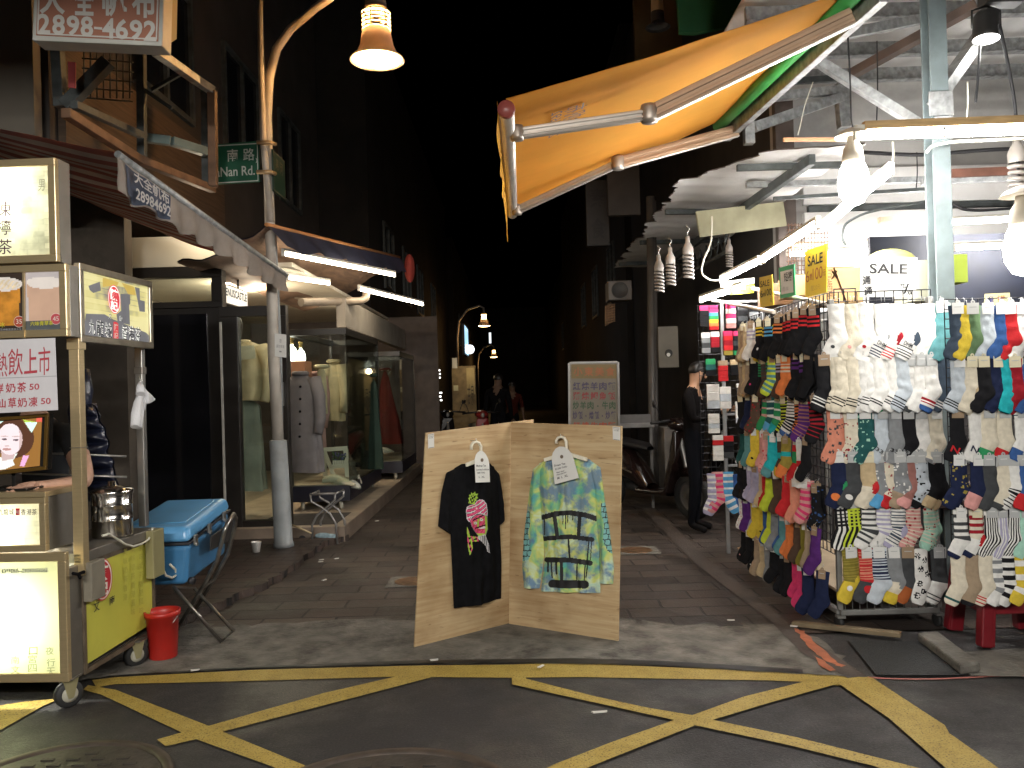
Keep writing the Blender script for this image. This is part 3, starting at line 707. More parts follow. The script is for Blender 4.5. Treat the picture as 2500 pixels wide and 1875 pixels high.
for x0, x1, y in ((71, 152, 805), (71, 128, 812), (-10, 57, 803), (-10, 50, 809)): b.text('解渴消暑清涼退火生津', F(x0, y + 4), F(x1, y + 3), F(x0, y - 1), M('menu_small', (.38, .40, .42), .6, var=.02), -.0075)
b.build('menu_panel', cart)
b = MB(); b.beam(F(59, 826, .0), F(58, 664, .0), .008, .012, ss, e2); b.build('menu_divider', cart)
# --- paper notice under the menu
b = MB(); c = [F(-70, 1012, .012), F(142, 1001, .012), F(135, 825, .012), F(-70, 832, .012)]; b.prism(c, nF * .0015, whi)
fold = [F(-70, 925, .0145), F(139, 917, .0145), F(139, 919, .0145), F(-70, 927, .0145)]; b.quad(*fold, M('fold_line', (.40, .39, .41), .7))
T = lambda t, x0, y0, x1, y1, h, w: b.text(t, F(x0, y0, .0145), F(x1, y1, .0145), F(x0, y0 - h, .0145), redp, .001, bold=w)
T('熱', -12, 921, 18, 919, 58, .0); T('飲', 20, 917, 56, 915, 65, .0); T('上', 59, 913, 91, 910, 60, .01); T('市', 94, 917, 123, 914, 69, .0)
T('鮮', -14, 962, 9, 961, 25, .012); T('奶', 14, 959, 38, 958, 23, .012); T('茶', 42, 959, 64, 957, 25, .012); T('50', 72, 952, 96, 951, 15, .012)
T('仙', -10, 997, 14, 995, 22, .012); T('草', 20, 997, 40, 995, 25, .012); T('奶', 43, 995, 66, 993, 23, .012); T('凍', 70, 994, 92, 992, 24, .012); T('50', 100, 987, 124, 986, 15, .012)
b.build('paper_notice', cart)
# --- posts
b = MB(); cbx(b, (-.026, .10, .60), (.022, .148, zm0 - .002), ss); cbx(b, (-.032, .094, 1.665), (.028, .154, 1.715), ss); cbx(b, (-.031, .095, 1.20), (.027, .153, 1.203), ssd); b.build('corner_post', cart, .004)
DEP = .81
b = MB(); cbx(b, (-.052, DEP - .055, .72), (-.012, DEP - .015, zm1 - .35), M('post_steel', (.42, .41, .38), .35, metal=.9, var=.2)); cbx(b, (-.056, DEP - .06, 1.56), (-.008, DEP - .01, 1.60), ssd); b.build('rear_post', cart, .003)
b = MB()
for x, y in ((XL, .03), (XL, DEP - .05)): b = MB(); cbx(b, (x, y, .13), (x + .045, y + .045, zm0), ss); b.build('far_post', cart, .003)
b = MB(); cbx(b, (XL, .10, 2.052), (-.02, DEP - .02, 2.066), ssd); b.build('cart_roof', cart)
# --- side sign towards the alley
ys0, ys1 = .105, DEP - .005
sc4 = [cl(0.035, ys0, 1.70), cl(.035, ys1, 1.70), cl(.035, ys1, 2.075), cl(.035, ys0, 2.075)]
b = MB(); frame4(b, sc4, .034, .03, M('sign_trim', (.40, .35, .27), .3, metal=.9, var=.25, vs=9), nS); b.build('side_frame', cart, .003)
b = MB(); b.quad(*[cl(.024, y, z) for y, z in ((ys0 + .03, 1.73), (ys1 - .03, 1.73), (ys1 - .03, 2.045), (ys0 + .03, 2.045))], side_sign)
dks = M('picture_shade', (.10, .10, .11), .35, var=.3, vs=10, emit=(.10, .10, .11), es=.55); dko = M('picture_ochre', (.42, .30, .06), .35, var=.2, emit=(.42, .30, .06), es=.5); wbl = M('sign_white_backlit', (.7, .7, .66), .5, emit=(.7, .7, .66), es=.6); rbl = M('seal_red_backlit', (.5, .02, .03), .5, emit=(.5, .02, .03), es=.5)
def sq4(pts, m, off): b.add([S2(x, y, off) for x, y in pts], [tuple(range(len(pts)))[::1]], m)
cs = lambda q: [(180 + x * .1447, 640 + y * .1447) for x, y in q]
sq4(cs([(165, 1120), (680, 970), (1220, 1190), (1290, 1260), (1290, 1460), (170, 1290)])[::-1][::-1], dks, .0015)
for q in ([(205, 870), (520, 880), (690, 980), (690, 1040), (170, 1140)], [(790, 530), (950, 545), (955, 700), (935, 720), (950, 1060), (740, 1010), (720, 880), (800, 820)], [(1030, 420), (1110, 440), (1120, 640), (1200, 660), (1200, 840), (1110, 830), (1080, 660)], [(250, 400), (440, 330), (460, 480), (330, 520), (270, 470)]):
    sq4(cs(q), dks, .0017)
for q in ([(490, 260), (700, 320), (760, 340), (720, 430), (640, 400), (490, 420)], [(810, 350), (1020, 420), (1050, 560), (920, 540)]): sq4(cs(q), dko, .0017)
def oval(b, cx, cy, rx, ry, m, off, fn=S2, tilt=0):
    b.add([fn(cx, cy, off)] + [fn(cx + rx * math.cos(a), cy + ry * math.sin(a) + tilt * rx * math.cos(a), off) for a in [-i * math.pi / 14 for i in range(28)]], [(0, 1 + i, 1 + (i + 1) % 28) for i in range(28)], m)
def seal(b, cx, cy, rx, ry, off, tilt, FN=S2):
    k1, k2 = (rbl, wbl) if FN is S2 else (red, wht); oval(b, cx, cy, rx, ry, k1, off, FN, tilt); oval(b, cx, cy, rx * .94, ry * .95, k2, off + .001, FN, tilt); oval(b, cx, cy, rx * .84, ry * .88, k1, off + .002, FN, tilt)
    q = lambda u, v: FN(cx + u * rx, cy + v * ry + tilt * u * rx, off + .003)
    b.text('陳', q(-.62, .06), q(.62, .06), q(-.62, -.72), k2, .0005, bold=.035); b.text('記', q(-.58, .76), q(.55, .76), q(-.58, .10), k2, .0005, bold=.035)
seal(b, 279, 731, 15.5, 35, .004, .35)
def sl(t, x0, y0, x1, y1, h, m=None, o=None, w=.035):
    bl_, br_, tl_ = [S2(180 + x * .1447, 640 + y * .1447, .004) for x, y in ((x0, y0), (x1, y1), (x0, y0 - h))]
    outline_text(b, t, bl_, br_, tl_, m or ink, o or wbl, .001, w * 1.4)
sl('九', 252, 1215, 360, 1240, 260); sl('龍', 380, 1245, 500, 1275, 285); sl('城', 520, 1260, 640, 1300, 260); sl('香', 810, 1305, 905, 1330, 260); sl('港', 915, 1320, 1020, 1345, 260); sl('茶', 1035, 1345, 1125, 1365, 260)
sl('文', 585, 955, 635, 965, 95, w=.02); sl('南', 765, 990, 820, 1005, 95, w=.02)
sq4(cs([(670, 1320), (755, 1335), (752, 1040), (720, 1010), (672, 1005)]), rbl, .004)
for t, y in (('陳', 1165), ('記', 1305)): b.text(t, *[S2(180 + x * .1447, 640 + yy * .1447, .0045) for x, yy in ((682, y), (745, y + 10), (682, y - 130))], wht, .0005, bold=.02)
b.build('side_sign', cart)
# --- counter, raised front box, cabinet
zc = .705
b = MB(); cbx(b, (XL, .10, zc - .05), (.012, DEP + .01, zc), ssd); b.build('counter_top', cart, .004)
b = MB(); cbx(b, (XL, -.01, .985), (-.085, .30, 1.01), ss); frame4(b, [cl(XL, 0, .735), cl(-.095, 0, .735), cl(-.095, 0, .985), cl(XL, 0, .985)], .03, .03, ss, nF); cbx(b, (-.12, .03, .735), (-.095, .29, .985), ssd); cbx(b, (XL, .28, .735), (-.12, .29, .985), wbox); b.build('front_box', cart, .003)
b = MB(); c = [cl(XL + .03, .012, .765), cl(-.125, .012, .765), cl(-.125, .012, .955), cl(XL + .03, .012, .955)]; b.quad(*c, lit1)
for t, x in (('九', 2), ('龍', 15), ('城', 28), ('香', 57), ('港', 71), ('茶', 84)): b.text(t, F(x - 6, 1258, -.010), F(x + 6, 1257, -.010), F(x - 6, 1243, -.010), ink, .0008, bold=.006)
b.add([F(38, 1258, -.0105), F(48, 1258, -.0105), F(48, 1241, -.0105), F(38, 1241, -.0105)], [(0, 1, 2, 3)], red); b.text('陳記', F(39, 1254, -.009), F(47, 1254, -.009), F(39, 1246, -.009), wht, .0004)
b.build('front_lit_panel', cart)
lamp('front_box_lamp', cl(-.31, .06, .81), 2.2, (1, .98, .88), .03); lamp('front_box_lamp', cl(-1.1, .06, .82), 2.2, (1, .98, .88), .03)
zb = .135
b = MB(); frame4(b, [cl(XL, 0, zb), cl(-.004, 0, zb), cl(-.004, 0, .728), cl(XL, 0, .728)], .04, .03, ss, nF); b.build('cabinet_frame', cart, .003)
b = MB(); cbx(b, (-.036, .03, zb), (-.006, .125, .65), ssd); cbx(b, (XL, .12, zb), (-.036, .13, .65), wbox); b.build('cabinet_corner', cart, .003)
b = MB(); b.quad(cl(XL + .04, .010, zb + .04), cl(-.044, .010, zb + .04), cl(-.044, .010, .688), cl(XL + .04, .010, .688), lit2)
whl = M('panel_outline', (.75, .78, .55), .5, var=.02); pin = M('panel_pale_ink', (.36, .42, .20), .6, var=.1)
o0 = [F(3, 1401, -.008), F(118, 1398, -.008), F(3, 1388, -.008)]
b.text('0986-380666', *o0, M('panel_grey_ink', (.12, .13, .09), .6), .001, bold=.06); b.text('0986-380666', *o0, whl, .002, bold=.0)
for t, x, y in (('行', 125, 1618), ('天', 125, 1640), ('宮', 80, 1610), ('四', 80, 1632), ('口', 82, 1590), ('南', 38, 1612), ('文', 38, 1636), ('夜', 122, 1590)):
    b.text(t, F(x - 11, y + 9, -.008), F(x + 10, y + 8, -.008), F(x - 11, y - 10, -.008), pin, .001)
b.build('cabinet_lit_panel', cart)
lamp('cabinet_lamp', cl(-.34, .066, .42), 7.5, (1, 1, .93), .03); lamp('cabinet_lamp', cl(-.85, .066, .45), 7.5, (1, 1, .93), .03)
b = MB(); yq = [(.125, zb + .03), (DEP, zb + .045), (DEP, zc - .055), (.125, zc - .055)]
b.quad(*[cl(-.006, y, z) for y, z in yq], side_yel)
frame4(b, [cl(0.002, .125, zb - .01), cl(.002, DEP + .005, zb - .01), cl(.002, DEP + .005, zc - .052), cl(.002, .125, zc - .052)], .022, .02, M('rusty_trim', (.16, .125, .09), .5, metal=.6, var=.4, vs=12), nS)
seal(b, 251, 1415, 23.5, 51, .004, -.25, S)
b.text('文', S(229, 1496, .003), S(243, 1489, .003), S(229, 1470, .003), ink, .0005, bold=.01); b.text('南', S(267, 1479, .003), S(280, 1472, .003), S(267, 1458, .003), ink, .0005, bold=.01)
pc = M('panel_olive_ink', (.40, .37, .065), .6, var=.1)
for k, (x, n_) in enumerate(((306, 6), (325, 8), (345, 8))):
    for i in range(n_):
        y = 1345 + i * 22 - (x - 306) * .18 + (0 if k else 4); b.text('美味奶茶香港風味'[i % 8], S(x - 5, y + 8, .003), S(x + 5, y + 5, .003), S(x - 5, y - 8, .003), pc, .0003)
b.build('side_panel', cart)
b = MB(); cbx(b, (XL, .13, zb - .02), (-.03, DEP, zb + .01), ssd); cbx(b, (XL, DEP - .02, zb), (-.03, DEP, .65), ssd); b.build('cabinet_floor', cart)
b = MB(); cbx(b, (.006, .115, .47), (.05, .235, .655), M('box_grey', (.19, .17, .13), .5, var=.25, dirt=.4)); b.build('junction_box', cart, .006)
b = MB(); b.tube([S(178, 1400, .03), S(190, 1402, .03), S(205, 1396, .03)], .008, blk, 6); b.tube([S(192, 1402, .03), S(196, 1412, .03)], .008, blk, 6); b.build('latch', cart)
b = MB(); cbx(b, (.004, DEP - .10, .44), (.05, DEP + .03, .70), M('socket_olive', (.24, .215, .10), .5, var=.15)); b.build('socket_box', cart, .006)
wc = M('cable_white', (.62, .60, .50), .5, var=.05)
def sag(b, pts, r, m, n=6): b.tube(pts, r, m, n)
b = MB(); sag(b, [S(250, 1308, .02), S(265, 1303, .03), S(285, 1315, .03), S(305, 1328, .03), S(325, 1334, .03), S(345, 1328, .03), S(362, 1318, .03), S(372, 1300, .03), S(372, 1288, .03)], .0055, wc)
sag(b, [S(398, 1390, .03), S(405, 1405, .03), S(420, 1411, .03), S(430, 1404, .03), S(428, 1390, .03), S(415, 1378, .03)], .007, wc); b.build('power_cable', cart)
# --- castors
def castor(px, py, label=None):
    g = G(px, py); r = .062
    t = thing('castor', 'x', 'x', g); del t['label'], t['category']; t.parent = cart; t.location = g - wloc(cart)
    b = MB(); b.lathe([(.028, -.02), (r - .008, -.02), (r, -.012), (r, .012), (r - .008, .02), (.028, .02)], g + Z * r, M('tyre_black', (.02, .02, .02), .6, var=.2), 28, V((.75, -.65, 0))); b.build('tyre', t)
    b = MB(); ax = V((.75, -.65, 0)).normalized(); b.lathe([(0, -.026), (.02, -.026), (.034, -.021), (.036, .021), (.02, .026), (0, .026)], g + Z * r, M('hub_pale', (.42, .40, .32), .45, var=.15), 20, ax); b.build('hub', t)
    b = MB()
    for s in (-1, 1):
        o_ = ax * (.03 * s); b.prism([g + o_ + Z * (r - .015) + ax.cross(Z) * .012, g + o_ + Z * (r - .015) - ax.cross(Z) * .012, g + o_ + Z * .135 - ax.cross(Z) * .035, g + o_ + Z * .135 + ax.cross(Z) * .035], ax * .003, M('fork_zinc', (.40, .36, .20), .4, metal=.6, var=.2))
    b.box(g + Z * .139, (.09, .09, .006), ssd); b.build('fork', t, .001, 1)
castor(168, 1726); castor(332, 1626)
# --- things on and in the cart
pots = M('pot_steel', (.55, .53, .50), .18, metal=1, var=.1, vs=4)
def pot(c, r, h, label):
    t = thing('steel_pot', label, 'pot', c)
    b = MB(); b.lathe([(0, .003), (r * .97, .003), (r, .015), (r, h * .38), (r * 1.02, h * .39), (r * 1.02, h * .41), (r, h * .42), (r, h * .7), (r * 1.02, h * .71), (r * 1.02, h * .73), (r, h * .74), (r, h)], c, pots, 40); b.build('pot_body', t)
    b = MB(); b.lathe([(r * 1.05, h - .012), (r * 1.07, h), (r * 1.04, h + .012), (r * .5, h + .028), (.02, h + .034), (.02, h + .055), (0, h + .056)], c, pots, 40); b.build('lid', t)
pot(cl(-.085, .55, zc), .10, .235, 'large ribbed steel pot with lid on the cart counter beside the socket cable')
pot(cl(-.215, .33, zc), .075, .235, 'narrower ribbed steel pot with lid behind the front post of the cart')
gw = M('glove_white', (.66, .66, .68), .8, var=.06, bump=.3, bs=90)
gp = cl(.0, DEP - .03, 1.40)
t = thing('work_gloves', 'pair of white cotton gloves hooked on the rear post of the tea cart', 'gloves', gp)
def glv(q, nm):
    b = MB()
    for pts, r in q: b.tube([S(520 * 0 + x, y, .03 + .012 * k) for k, (x, y) in enumerate(pts)], r, gw, 8)
    b.build(nm, t)
glv([([(343, 965), (337, 985), (332, 1010), (329, 1042)], [.02, .024, .026, .022]), ([(346, 968), (343, 990), (340, 1015), (338, 1045)], [.02, .022, .022, .018]), ([(347, 962), (350, 972), (352, 1002)], [.018, .018, .008])], 'glove')
glv([([(341, 960), (348, 955), (357, 965), (362, 985)], [.022, .024, .02, .012]), ([(348, 955), (360, 968), (369, 982)], [.02, .016, .010]), ([(350, 957), (366, 968), (376, 977)], [.018, .013, .009]), ([(343, 935), (342, 945), (343, 962)], [.012, .02, .024])], 'glove')
b = MB(); b.tube([S(339, 918, .02), S(341, 926, .03), S(343, 932, .03), S(340, 938, .03)], .003, steel, 6); b.build('wire_hook', t)
# puffer jacket on a hook at the back of the cart
nav = M('navy_nylon', (.012, .016, .038), .3, var=.3, vs=14, bump=.6, bs=26, spec=.6)
Yj = 4.72
def jk(u, v):
    y = 985 + v * 235; xl = 205 - 18 * math.sin(v * 2.2); xr = 226 + 70 * v ** .6
    p = P(xl + (xr - xl) * u, y, Yj); puff = abs(math.sin(v * math.pi * 7.5)) ** .6
    return p - V((0, 1, 0)) * (.03 + .05 * puff * math.sin(math.pi * u) ** .5) + V((.03 * noise.noise(V((u * 3, v * 9, 2))), 0, 0))
b = MB(); b.grid(jk, 24, 100, nav); b.grid(lambda u, v: jk(1 - u, v) + V((0, .10 * math.sin(math.pi * u) + .02, 0)), 12, 40, nav)
b.tube([P(205, 900, Yj), P(200, 950, Yj), P(192, 1010, Yj), P(190, 1080, Yj)], [.03, .06, .06, .03], nav, 10)
tag(b.build('puffer_jacket'), 'dark navy quilted puffer jacket hanging at the back of the tea cart', 'jacket')
b = MB(); Y2 = 4.5
b.tube([cl(-.95, .60, 1.18), cl(-.03, .60, 1.12)], .006, steel, 8); b.tube([cl(-.95, .60, 1.06), cl(-.03, .60, 1.01)], .006, steel, 8); b.build('inner_rail', cart)
# monitor showing a woman's portrait
t = thing('monitor', 'tilted monitor on the cart showing a portrait of a woman with brown hair', 'monitor', cl(-.25, .18, 1.01))
MQ = [F(-120, 1172, -.06), F(116, 1146, -.06), F(121, 1008, -.06), F(-120, 1030, -.06)]
b = MB(); b.prism(MQ, e2 * .035, M('bezel_black', (.015, .014, .013), .25, var=.1)); b.build('casing', t, .004)
b = MB(); frame4(b, [q + nF * .012 for q in MQ], .016, .014, M('bezel_bronze', (.16, .09, .02), .3, metal=.5, var=.15), nF); b.build('bezel', t, .002)
scr = {k: M('screen_' + k, c, .4, var=.06, emit=c, es=.75) for k, c in dict(brown=(.18, .085, .02), hair=(.055, .022, .012), skin=(.52, .43, .45), shade=(.36, .27, .27), eye=(.07, .05, .06), lip=(.30, .16, .15), top=(.50, .54, .50), red=(.45, .07, .05), mint=(.42, .62, .55), lilac=(.50, .26, .42), green=(.28, .42, .06)).items()}
def face(x, y):
    X = (x + 0) / .2411; Y = (y - 1000) / .2411
    if inpoly(X, Y, [(200, 570), (235, 465), (295, 465), (245, 575)]): return scr['lilac']
    if ((X - 45) / 28) ** 2 + ((Y - 300) / 9) ** 2 < 1 or ((X - 160) / 30) ** 2 + ((Y - 307) / 9) ** 2 < 1: return scr['eye']
    if ((X - 70) / 45) ** 2 + ((Y - 402) / 12) ** 2 < 1: return scr['lip']
    if ((X - 70) / 25) ** 2 + ((Y - 368) / 7) ** 2 < 1: return scr['shade']
    if ((X - 45) / 36) ** 2 + ((Y - 270) / 6) ** 2 < 1 or ((X - 160) / 38) ** 2 + ((Y - 272) / 6) ** 2 < 1: return scr['shade']
    if ((X - 100) / 128) ** 2 + ((Y - 300) / 158) ** 2 < 1 and not (X > 190 and Y < 200): return scr['skin'] if X < 195 else scr['shade']
    if inpoly(X, Y, [(10, 420), (150, 430), (140, 500), (20, 520)]): return scr['shade']
    if inpoly(X, Y, [(-300, 560), (0, 480), (90, 470), (180, 440), (130, 520), (150, 560), (60, 600), (-300, 640)]): return scr['top']
    if ((X - 140) / 205) ** 2 + ((Y - 290) / 200) ** 2 < 1 and not inpoly(X, Y, [(235, 120), (370, 130), (320, 235)]): return scr['hair']
    if inpoly(X, Y, [(230, 100), (380, 130), (320, 235), (270, 160)]): return scr['mint'] if Y > 128 else scr['green']
    if X > 370 and Y < 125: return scr['red']
    if X < 80 and Y < 140: return scr['mint']
    return scr['brown']
iq = [MQ[0].lerp(MQ[2], .07), MQ[1].lerp(MQ[3], .075), MQ[2].lerp(MQ[0], .07), MQ[3].lerp(MQ[1], .075)]
fm = lambda u, v: (iq[0].lerp(iq[1], u)).lerp(iq[3].lerp(iq[2], u), v) + nF * .004
b = MB(); b.grid(fm, 120, 74, scr['brown'], False, lambda u, v: face(*proj(fm(u, v)))); b.build('screen', t)
b = MB(); b.beam(cl(-.30, .11, 1.012), cl(-.30, .11, 1.14), .05, .02, M('bezel_black'), e1); cbx(b, (-.42, .03, 1.011), (-.20, .20, 1.022), M('bezel_black')); b.build('stand', t, .003)
# ------------------------------------------------------------------ cooler on its trolley, bucket, small things on the pavement
blu = M('cooler_blue', (.055, .20, .40), .35, var=.10, vs=6, dirt=.2, dcol=(.03, .07, .12)); blt = M('cooler_lid_blue', (.11, .33, .60), .3, var=.08, vs=5)
nr, fr = V((-1.895, 4.75, .335)), V((-1.925, 5.52, .365))
wv = V((-.42, -.02, 0))
t = thing('cooler_box', 'large blue cooler box with domed lid on a folding trolley', 'cooler', (nr + fr) / 2 + wv / 2)
def hexa(b, lo, hi, m, inset=0):
    c = (sum(lo, V()) + sum(hi, V())) / 8
    b.add(list(lo) + list(hi), [(0, 3, 2, 1), (4, 5, 6, 7), (0, 1, 5, 4), (1, 2, 6, 5), (2, 3, 7, 6), (3, 0, 4, 7)], m)
h0, h1 = V((0, 0, .235)), V((0, 0, .285))
sh = .03
b = MB(); hexa(b, [nr + V((-sh, .02, 0)), nr + wv + V((sh, .02, 0)), fr + wv + V((sh, -.02, 0)), fr + V((-sh, -.02, 0))][::-1], [nr + h0, nr + wv + h0, fr + wv + h1, fr + h1][::-1], blu); b.build('body', t, .03, 4)
b = MB(); g = V((0, 0, .004)); o = .006
k0 = [nr + h0 + V((o, -o, 0)), nr + wv + h0 + V((-o, -o, 0)), fr + wv + h1 + V((-o, o, 0)), fr + h1 + V((o, o, 0))]
hexa(b, k0[::-1], [p + Z * .014 for p in k0][::-1], M('seal_black', (.02, .02, .025), .5, var=.1)); b.build('seal', t, .003)
b = MB(); k1 = [p + Z * .014 for p in k0]; hexa(b, [p for p in k1][::-1], [p + Z * .085 + (sum(k1, V()) / 4 - p) * .06 for p in k1][::-1], blt); b.build('lid', t, .032, 5)
b = MB(); top = [p + Z * .086 + (sum(k1, V()) / 4 - p) * .30 for p in k1]; hexa(b, top[::-1], [p + Z * .006 + (sum(k1, V()) / 4 - p) * .02 for p in top][::-1], blt); b.build('lid_ridge', t, .004)
for f in (.10, .42, .80):
    p = (nr + h0).lerp(fr + h1, f) + V((.012, 0, .01)); b = MB(); b.box(p, (.014, .045, .055), steel); b.box(p + V((.006, 0, -.028)), (.012, .03, .018), steel); b.build('latch', t, .003)
# folding trolley
chrome = M('trolley_steel', (.33, .31, .28), .3, metal=.9, var=.25, vs=20)
t = thing('folding_trolley', 'folding steel trolley with looped handle carrying the blue cooler', 'trolley', G(500, 1560))
dY = V((-.01, .22, 0))
lo_ = G(434, 1538); lo_.z = .015
near = [lo_, P(500, 1425, 4.93), P(529, 1371, 4.90), P(541, 1325, 4.88), P(548, 1297, 4.86)]
farp = [lo_ + dY] + [p + dY for p in near[1:]]
tp = [near[-1] + V((.012, .02, .045)), (near[-1] + farp[-1]) / 2 + V((.025, 0, .085)), farp[-1] + V((.012, -.02, .045))]
b = MB(); b.tube(near + tp + farp[::-1], .0125, chrome, 10); b.build('handle_frame', t)
f1, f2 = G(540, 1572), G(570, 1545); f1.z = f2.z = .013
u1, u2 = P(423, 1432, 4.74), P(474, 1436, 4.96)
b = MB(); b.tube([u1, f1, f2, u2], .011, chrome, 10); b.build('leg_frame', t)
b = MB(); b.beam(near[1].lerp(near[0], .1), farp[1].lerp(farp[0], .1), .012, .012, chrome); b.build('cross_bar', t); b = MB(); b.beam(u1, u2, .02, .012, chrome); b.build('cross_bar', t)
b = MB(); fl = [P(513, 1318, 4.83), P(575, 1268, 5.16), P(572, 1300, 5.16), P(548, 1338, 5.05), P(508, 1342, 4.83)]
fl = [PX(512, 1312, -1.85), PX(575, 1262, -1.84), PX(569, 1290, -1.84), PX(566, 1318, -1.84), PX(512, 1344, -1.85)]
b.prism(fl, V((.006, 0, 0)), M('flap_black', (.02, .018, .016), .6, var=.2)); b.build('back_flap', t, .002)
b = MB(); c = P(468, 1418, 4.75); b.lathe([(0, -.012), (.022, -.012), (.022, .012), (0, .012)], c, M('seal_black'), 20, V((1, -.3, 0))); b.build('pivot_knob', t)
# bucket
def bucket(c, r0, r1, h):
    t = thing('bucket', 'red plastic bucket beside the rear castor of the tea cart', 'bucket', c)
    rdp = M('bucket_red', (.42, .018, .012), .4, var=.12, vs=7, dirt=.25)
    b = MB(); b.lathe([(0, .004), (r0, .004), (r0 + .004, .012), (r1 - .004, h - .03), (r1 + .004, h - .028), (r1 + .008, h), (r1 - .004, h), (r1 - .010, h - .03), (r0 - .004, .02), (0, .018)], c, rdp, 40); b.build('pail', t)
    b = MB(); b.tube([c + V((r1 * math.cos(a), .02 * math.sin(a) - .0, h - .02 - .07 * math.sin(a) * 1)) + V((.0, -r1 * math.sin(a) * .95, 0)) for a in [i * math.pi / 12 for i in range(13)]], .0035, steel, 6); b.build('handle', t)
g = G(399, 1606); bucket(V((g.x, g.y, 0)), .069, .088, .262)
# paper cup, stand with a bottle
g = G(626, 1349, .055); b = MB(); b.lathe([(0, .003), (.03, .003), (.043, .092), (.045, .096), (.046, .092), (.0435, .089), (.0295, .008), (0, .008)], g, M('cup_white', (.72, .70, .66), .5, var=.04), 32)
tag(b.build('paper_cup'), 'white paper cup on the pavement beside the grey post', 'cup')
lw = [G(757, 1328), G(826, 1330)]; Yr = 7.75
t = thing('luggage_trolley', 'small grey wire trolley standing in front of the tiled shop step', 'trolley', V((lw[0].x / 2 + lw[1].x / 2, lw[0].y, 0)))
gt = M('trolley_grey', (.26, .25, .24), .4, metal=.6, var=.15)
for dy in (0, .16):
    q = lambda x, y: P(300 + x * .416 + dy * 130, 950 + y * .416 - dy * 60, Yr + dy)
    b = MB()
    b.tube([q(1100, 620), q(1105, 660), q(1160, 690), q(1215, 730), q(1250, 790), q(1258, 915)], .011, gt, 8)
    b.tube([q(1245, 615), q(1245, 650), q(1200, 690), q(1140, 740), q(1110, 800), q(1112, 915)], .011, gt, 8); b.build('side_frame', t)
b = MB()
for x, y in ((1100, 620), (1245, 615), (1258, 915), (1112, 915)):
    b.tube([P(300 + x * .416, 950 + y * .416, Yr), P(300 + x * .416 + 21, 950 + y * .416 - 9.6, Yr + .16)], .010, gt, 8)
b.tube([P(757, 1207, Yr), P(818, 1205, Yr)], .011, gt, 8); b.tube([P(762, 1331, Yr), P(824, 1331, Yr)], .011, gt, 8); b.build('cross_bar', t)
pet = M('bottle_plastic', (.30, .42, .48), .12, var=.3, vs=25, spec=.8)
c = P(795, 1318, 7.85); b = MB(); b.lathe([(0, -.11), (.035, -.11), (.04, -.09), (.038, -.03), (.041, 0), (.038, .05), (.030, .09), (.014, .12), (.014, .14), (0, .14)], V((c.x, c.y, .055)), pet, 18, V((-1, .25, .12)))
tag(b.build('plastic_bottle'), 'crumpled clear plastic bottle lying in the small wire trolley', 'bottle')
b = MB(); b.tube([P(710, 1280, 7.7), P(760, 1302, 7.55)], .008, M('stick_wood', (.50, .40, .24), .6, var=.2), 6); tag(b.build('wooden_stick'), 'pale wooden stick leaning by the post towards the wire trolley', 'stick')
# litter
lit = M('litter_white', (.6, .58, .54), .7, var=.1)
for i, (x, y, a) in enumerate([(785, 1372, .3), (783, 1377, .1), (822, 1369, .5), (792, 1422, .9), (612, 1451, .5), (476, 1645, .2), (1321, 1636, .9), (1464, 1749, .1), (1938, 1537, -.6), (1785, 1522, 0), (920, 1276, .2), (1060, 1620, .1)]):
    g = G(x, y); b = MB(); w = (.022 if i != 7 else .035); d = V((math.cos(a), math.sin(a), 0)); n_ = V((-d.y, d.x, 0))
    b.prism([g + d * w + n_ * .006 + Z * .018, g - d * w + n_ * .007 + Z * .017, g - d * w * .8 - n_ * .008 + Z * .017, g + d * w * .9 - n_ * .006 + Z * .018], (0, 0, .005), lit)
    tag(b.build('litter_scrap'), ['white paper scrap on the paving beside the small wire trolley', 'thin white paper scrap on the paving near the small wire trolley', 'tiny pale scrap on the paving behind the black-shirt board', 'white scrap alone in the middle of the alley paving', 'crumpled white scrap in the broken kerb gutter', 'tiny white scrap on the yellow line near the bucket', 'yellowish scrap on the yellow line under the tie-dye board', 'small crumpled scrap in the middle of the box junction', 'white scrap beside the orange kerb paint', 'tiny white scrap on the concrete near the tie-dye board', 'tiny scrap deep in the alley by the shop step', 'white scrap at the tar line under the black-shirt board'][i], 'litter')
# ------------------------------------------------------------------ clothes shop beyond the cart
darkf = M('frame_dark', (.020, .017, .015), .35, var=.2, vs=5); blackp = M('panel_black', (.008, .008, .010), .10, var=.3, vs=2, spec=.6)
ceil = M('ceiling_white', (.62, .57, .47), .8, var=.08, vs=2, dirt=.25, dcol=(.3, .25, .18)); plast = M('plaster', (.30, .26, .21), .85, var=.2, vs=2, dirt=.5, dcol=(.10, .08, .06))
pane = glass('shop_glass')
zinc = M('galvanised', (.30, .31, .31), .5, metal=.35, var=.4, vs=18, dirt=.35, dcol=(.16, .10, .06)); zincd = M('galvanised_dark', (.075, .085, .085), .55, metal=.3, var=.4, vs=10, dirt=.4)
YS = 8.0
shop = thing('clothes_shop', 'clothes shop with black panelled corner, glass front and white soffit', 'shop', (-3, 9.5, 0))
q = lambda x, y, Y=YS: P(x, y, Y)
b = MB()                                                           # solid black corner panel
lo, hi = q(318, 1290), q(545, 700)
b.bx((lo.x - .25, YS, .05), (hi.x - .02, YS + .10, 2.30), darkf); b.build('corner_wall', shop, .004)
b = MB(); b.bx((lo.x - .02, YS - .015, .10), (hi.x - .16, YS - .002, 2.24), blackp); b.build('black_panel', shop, .003)
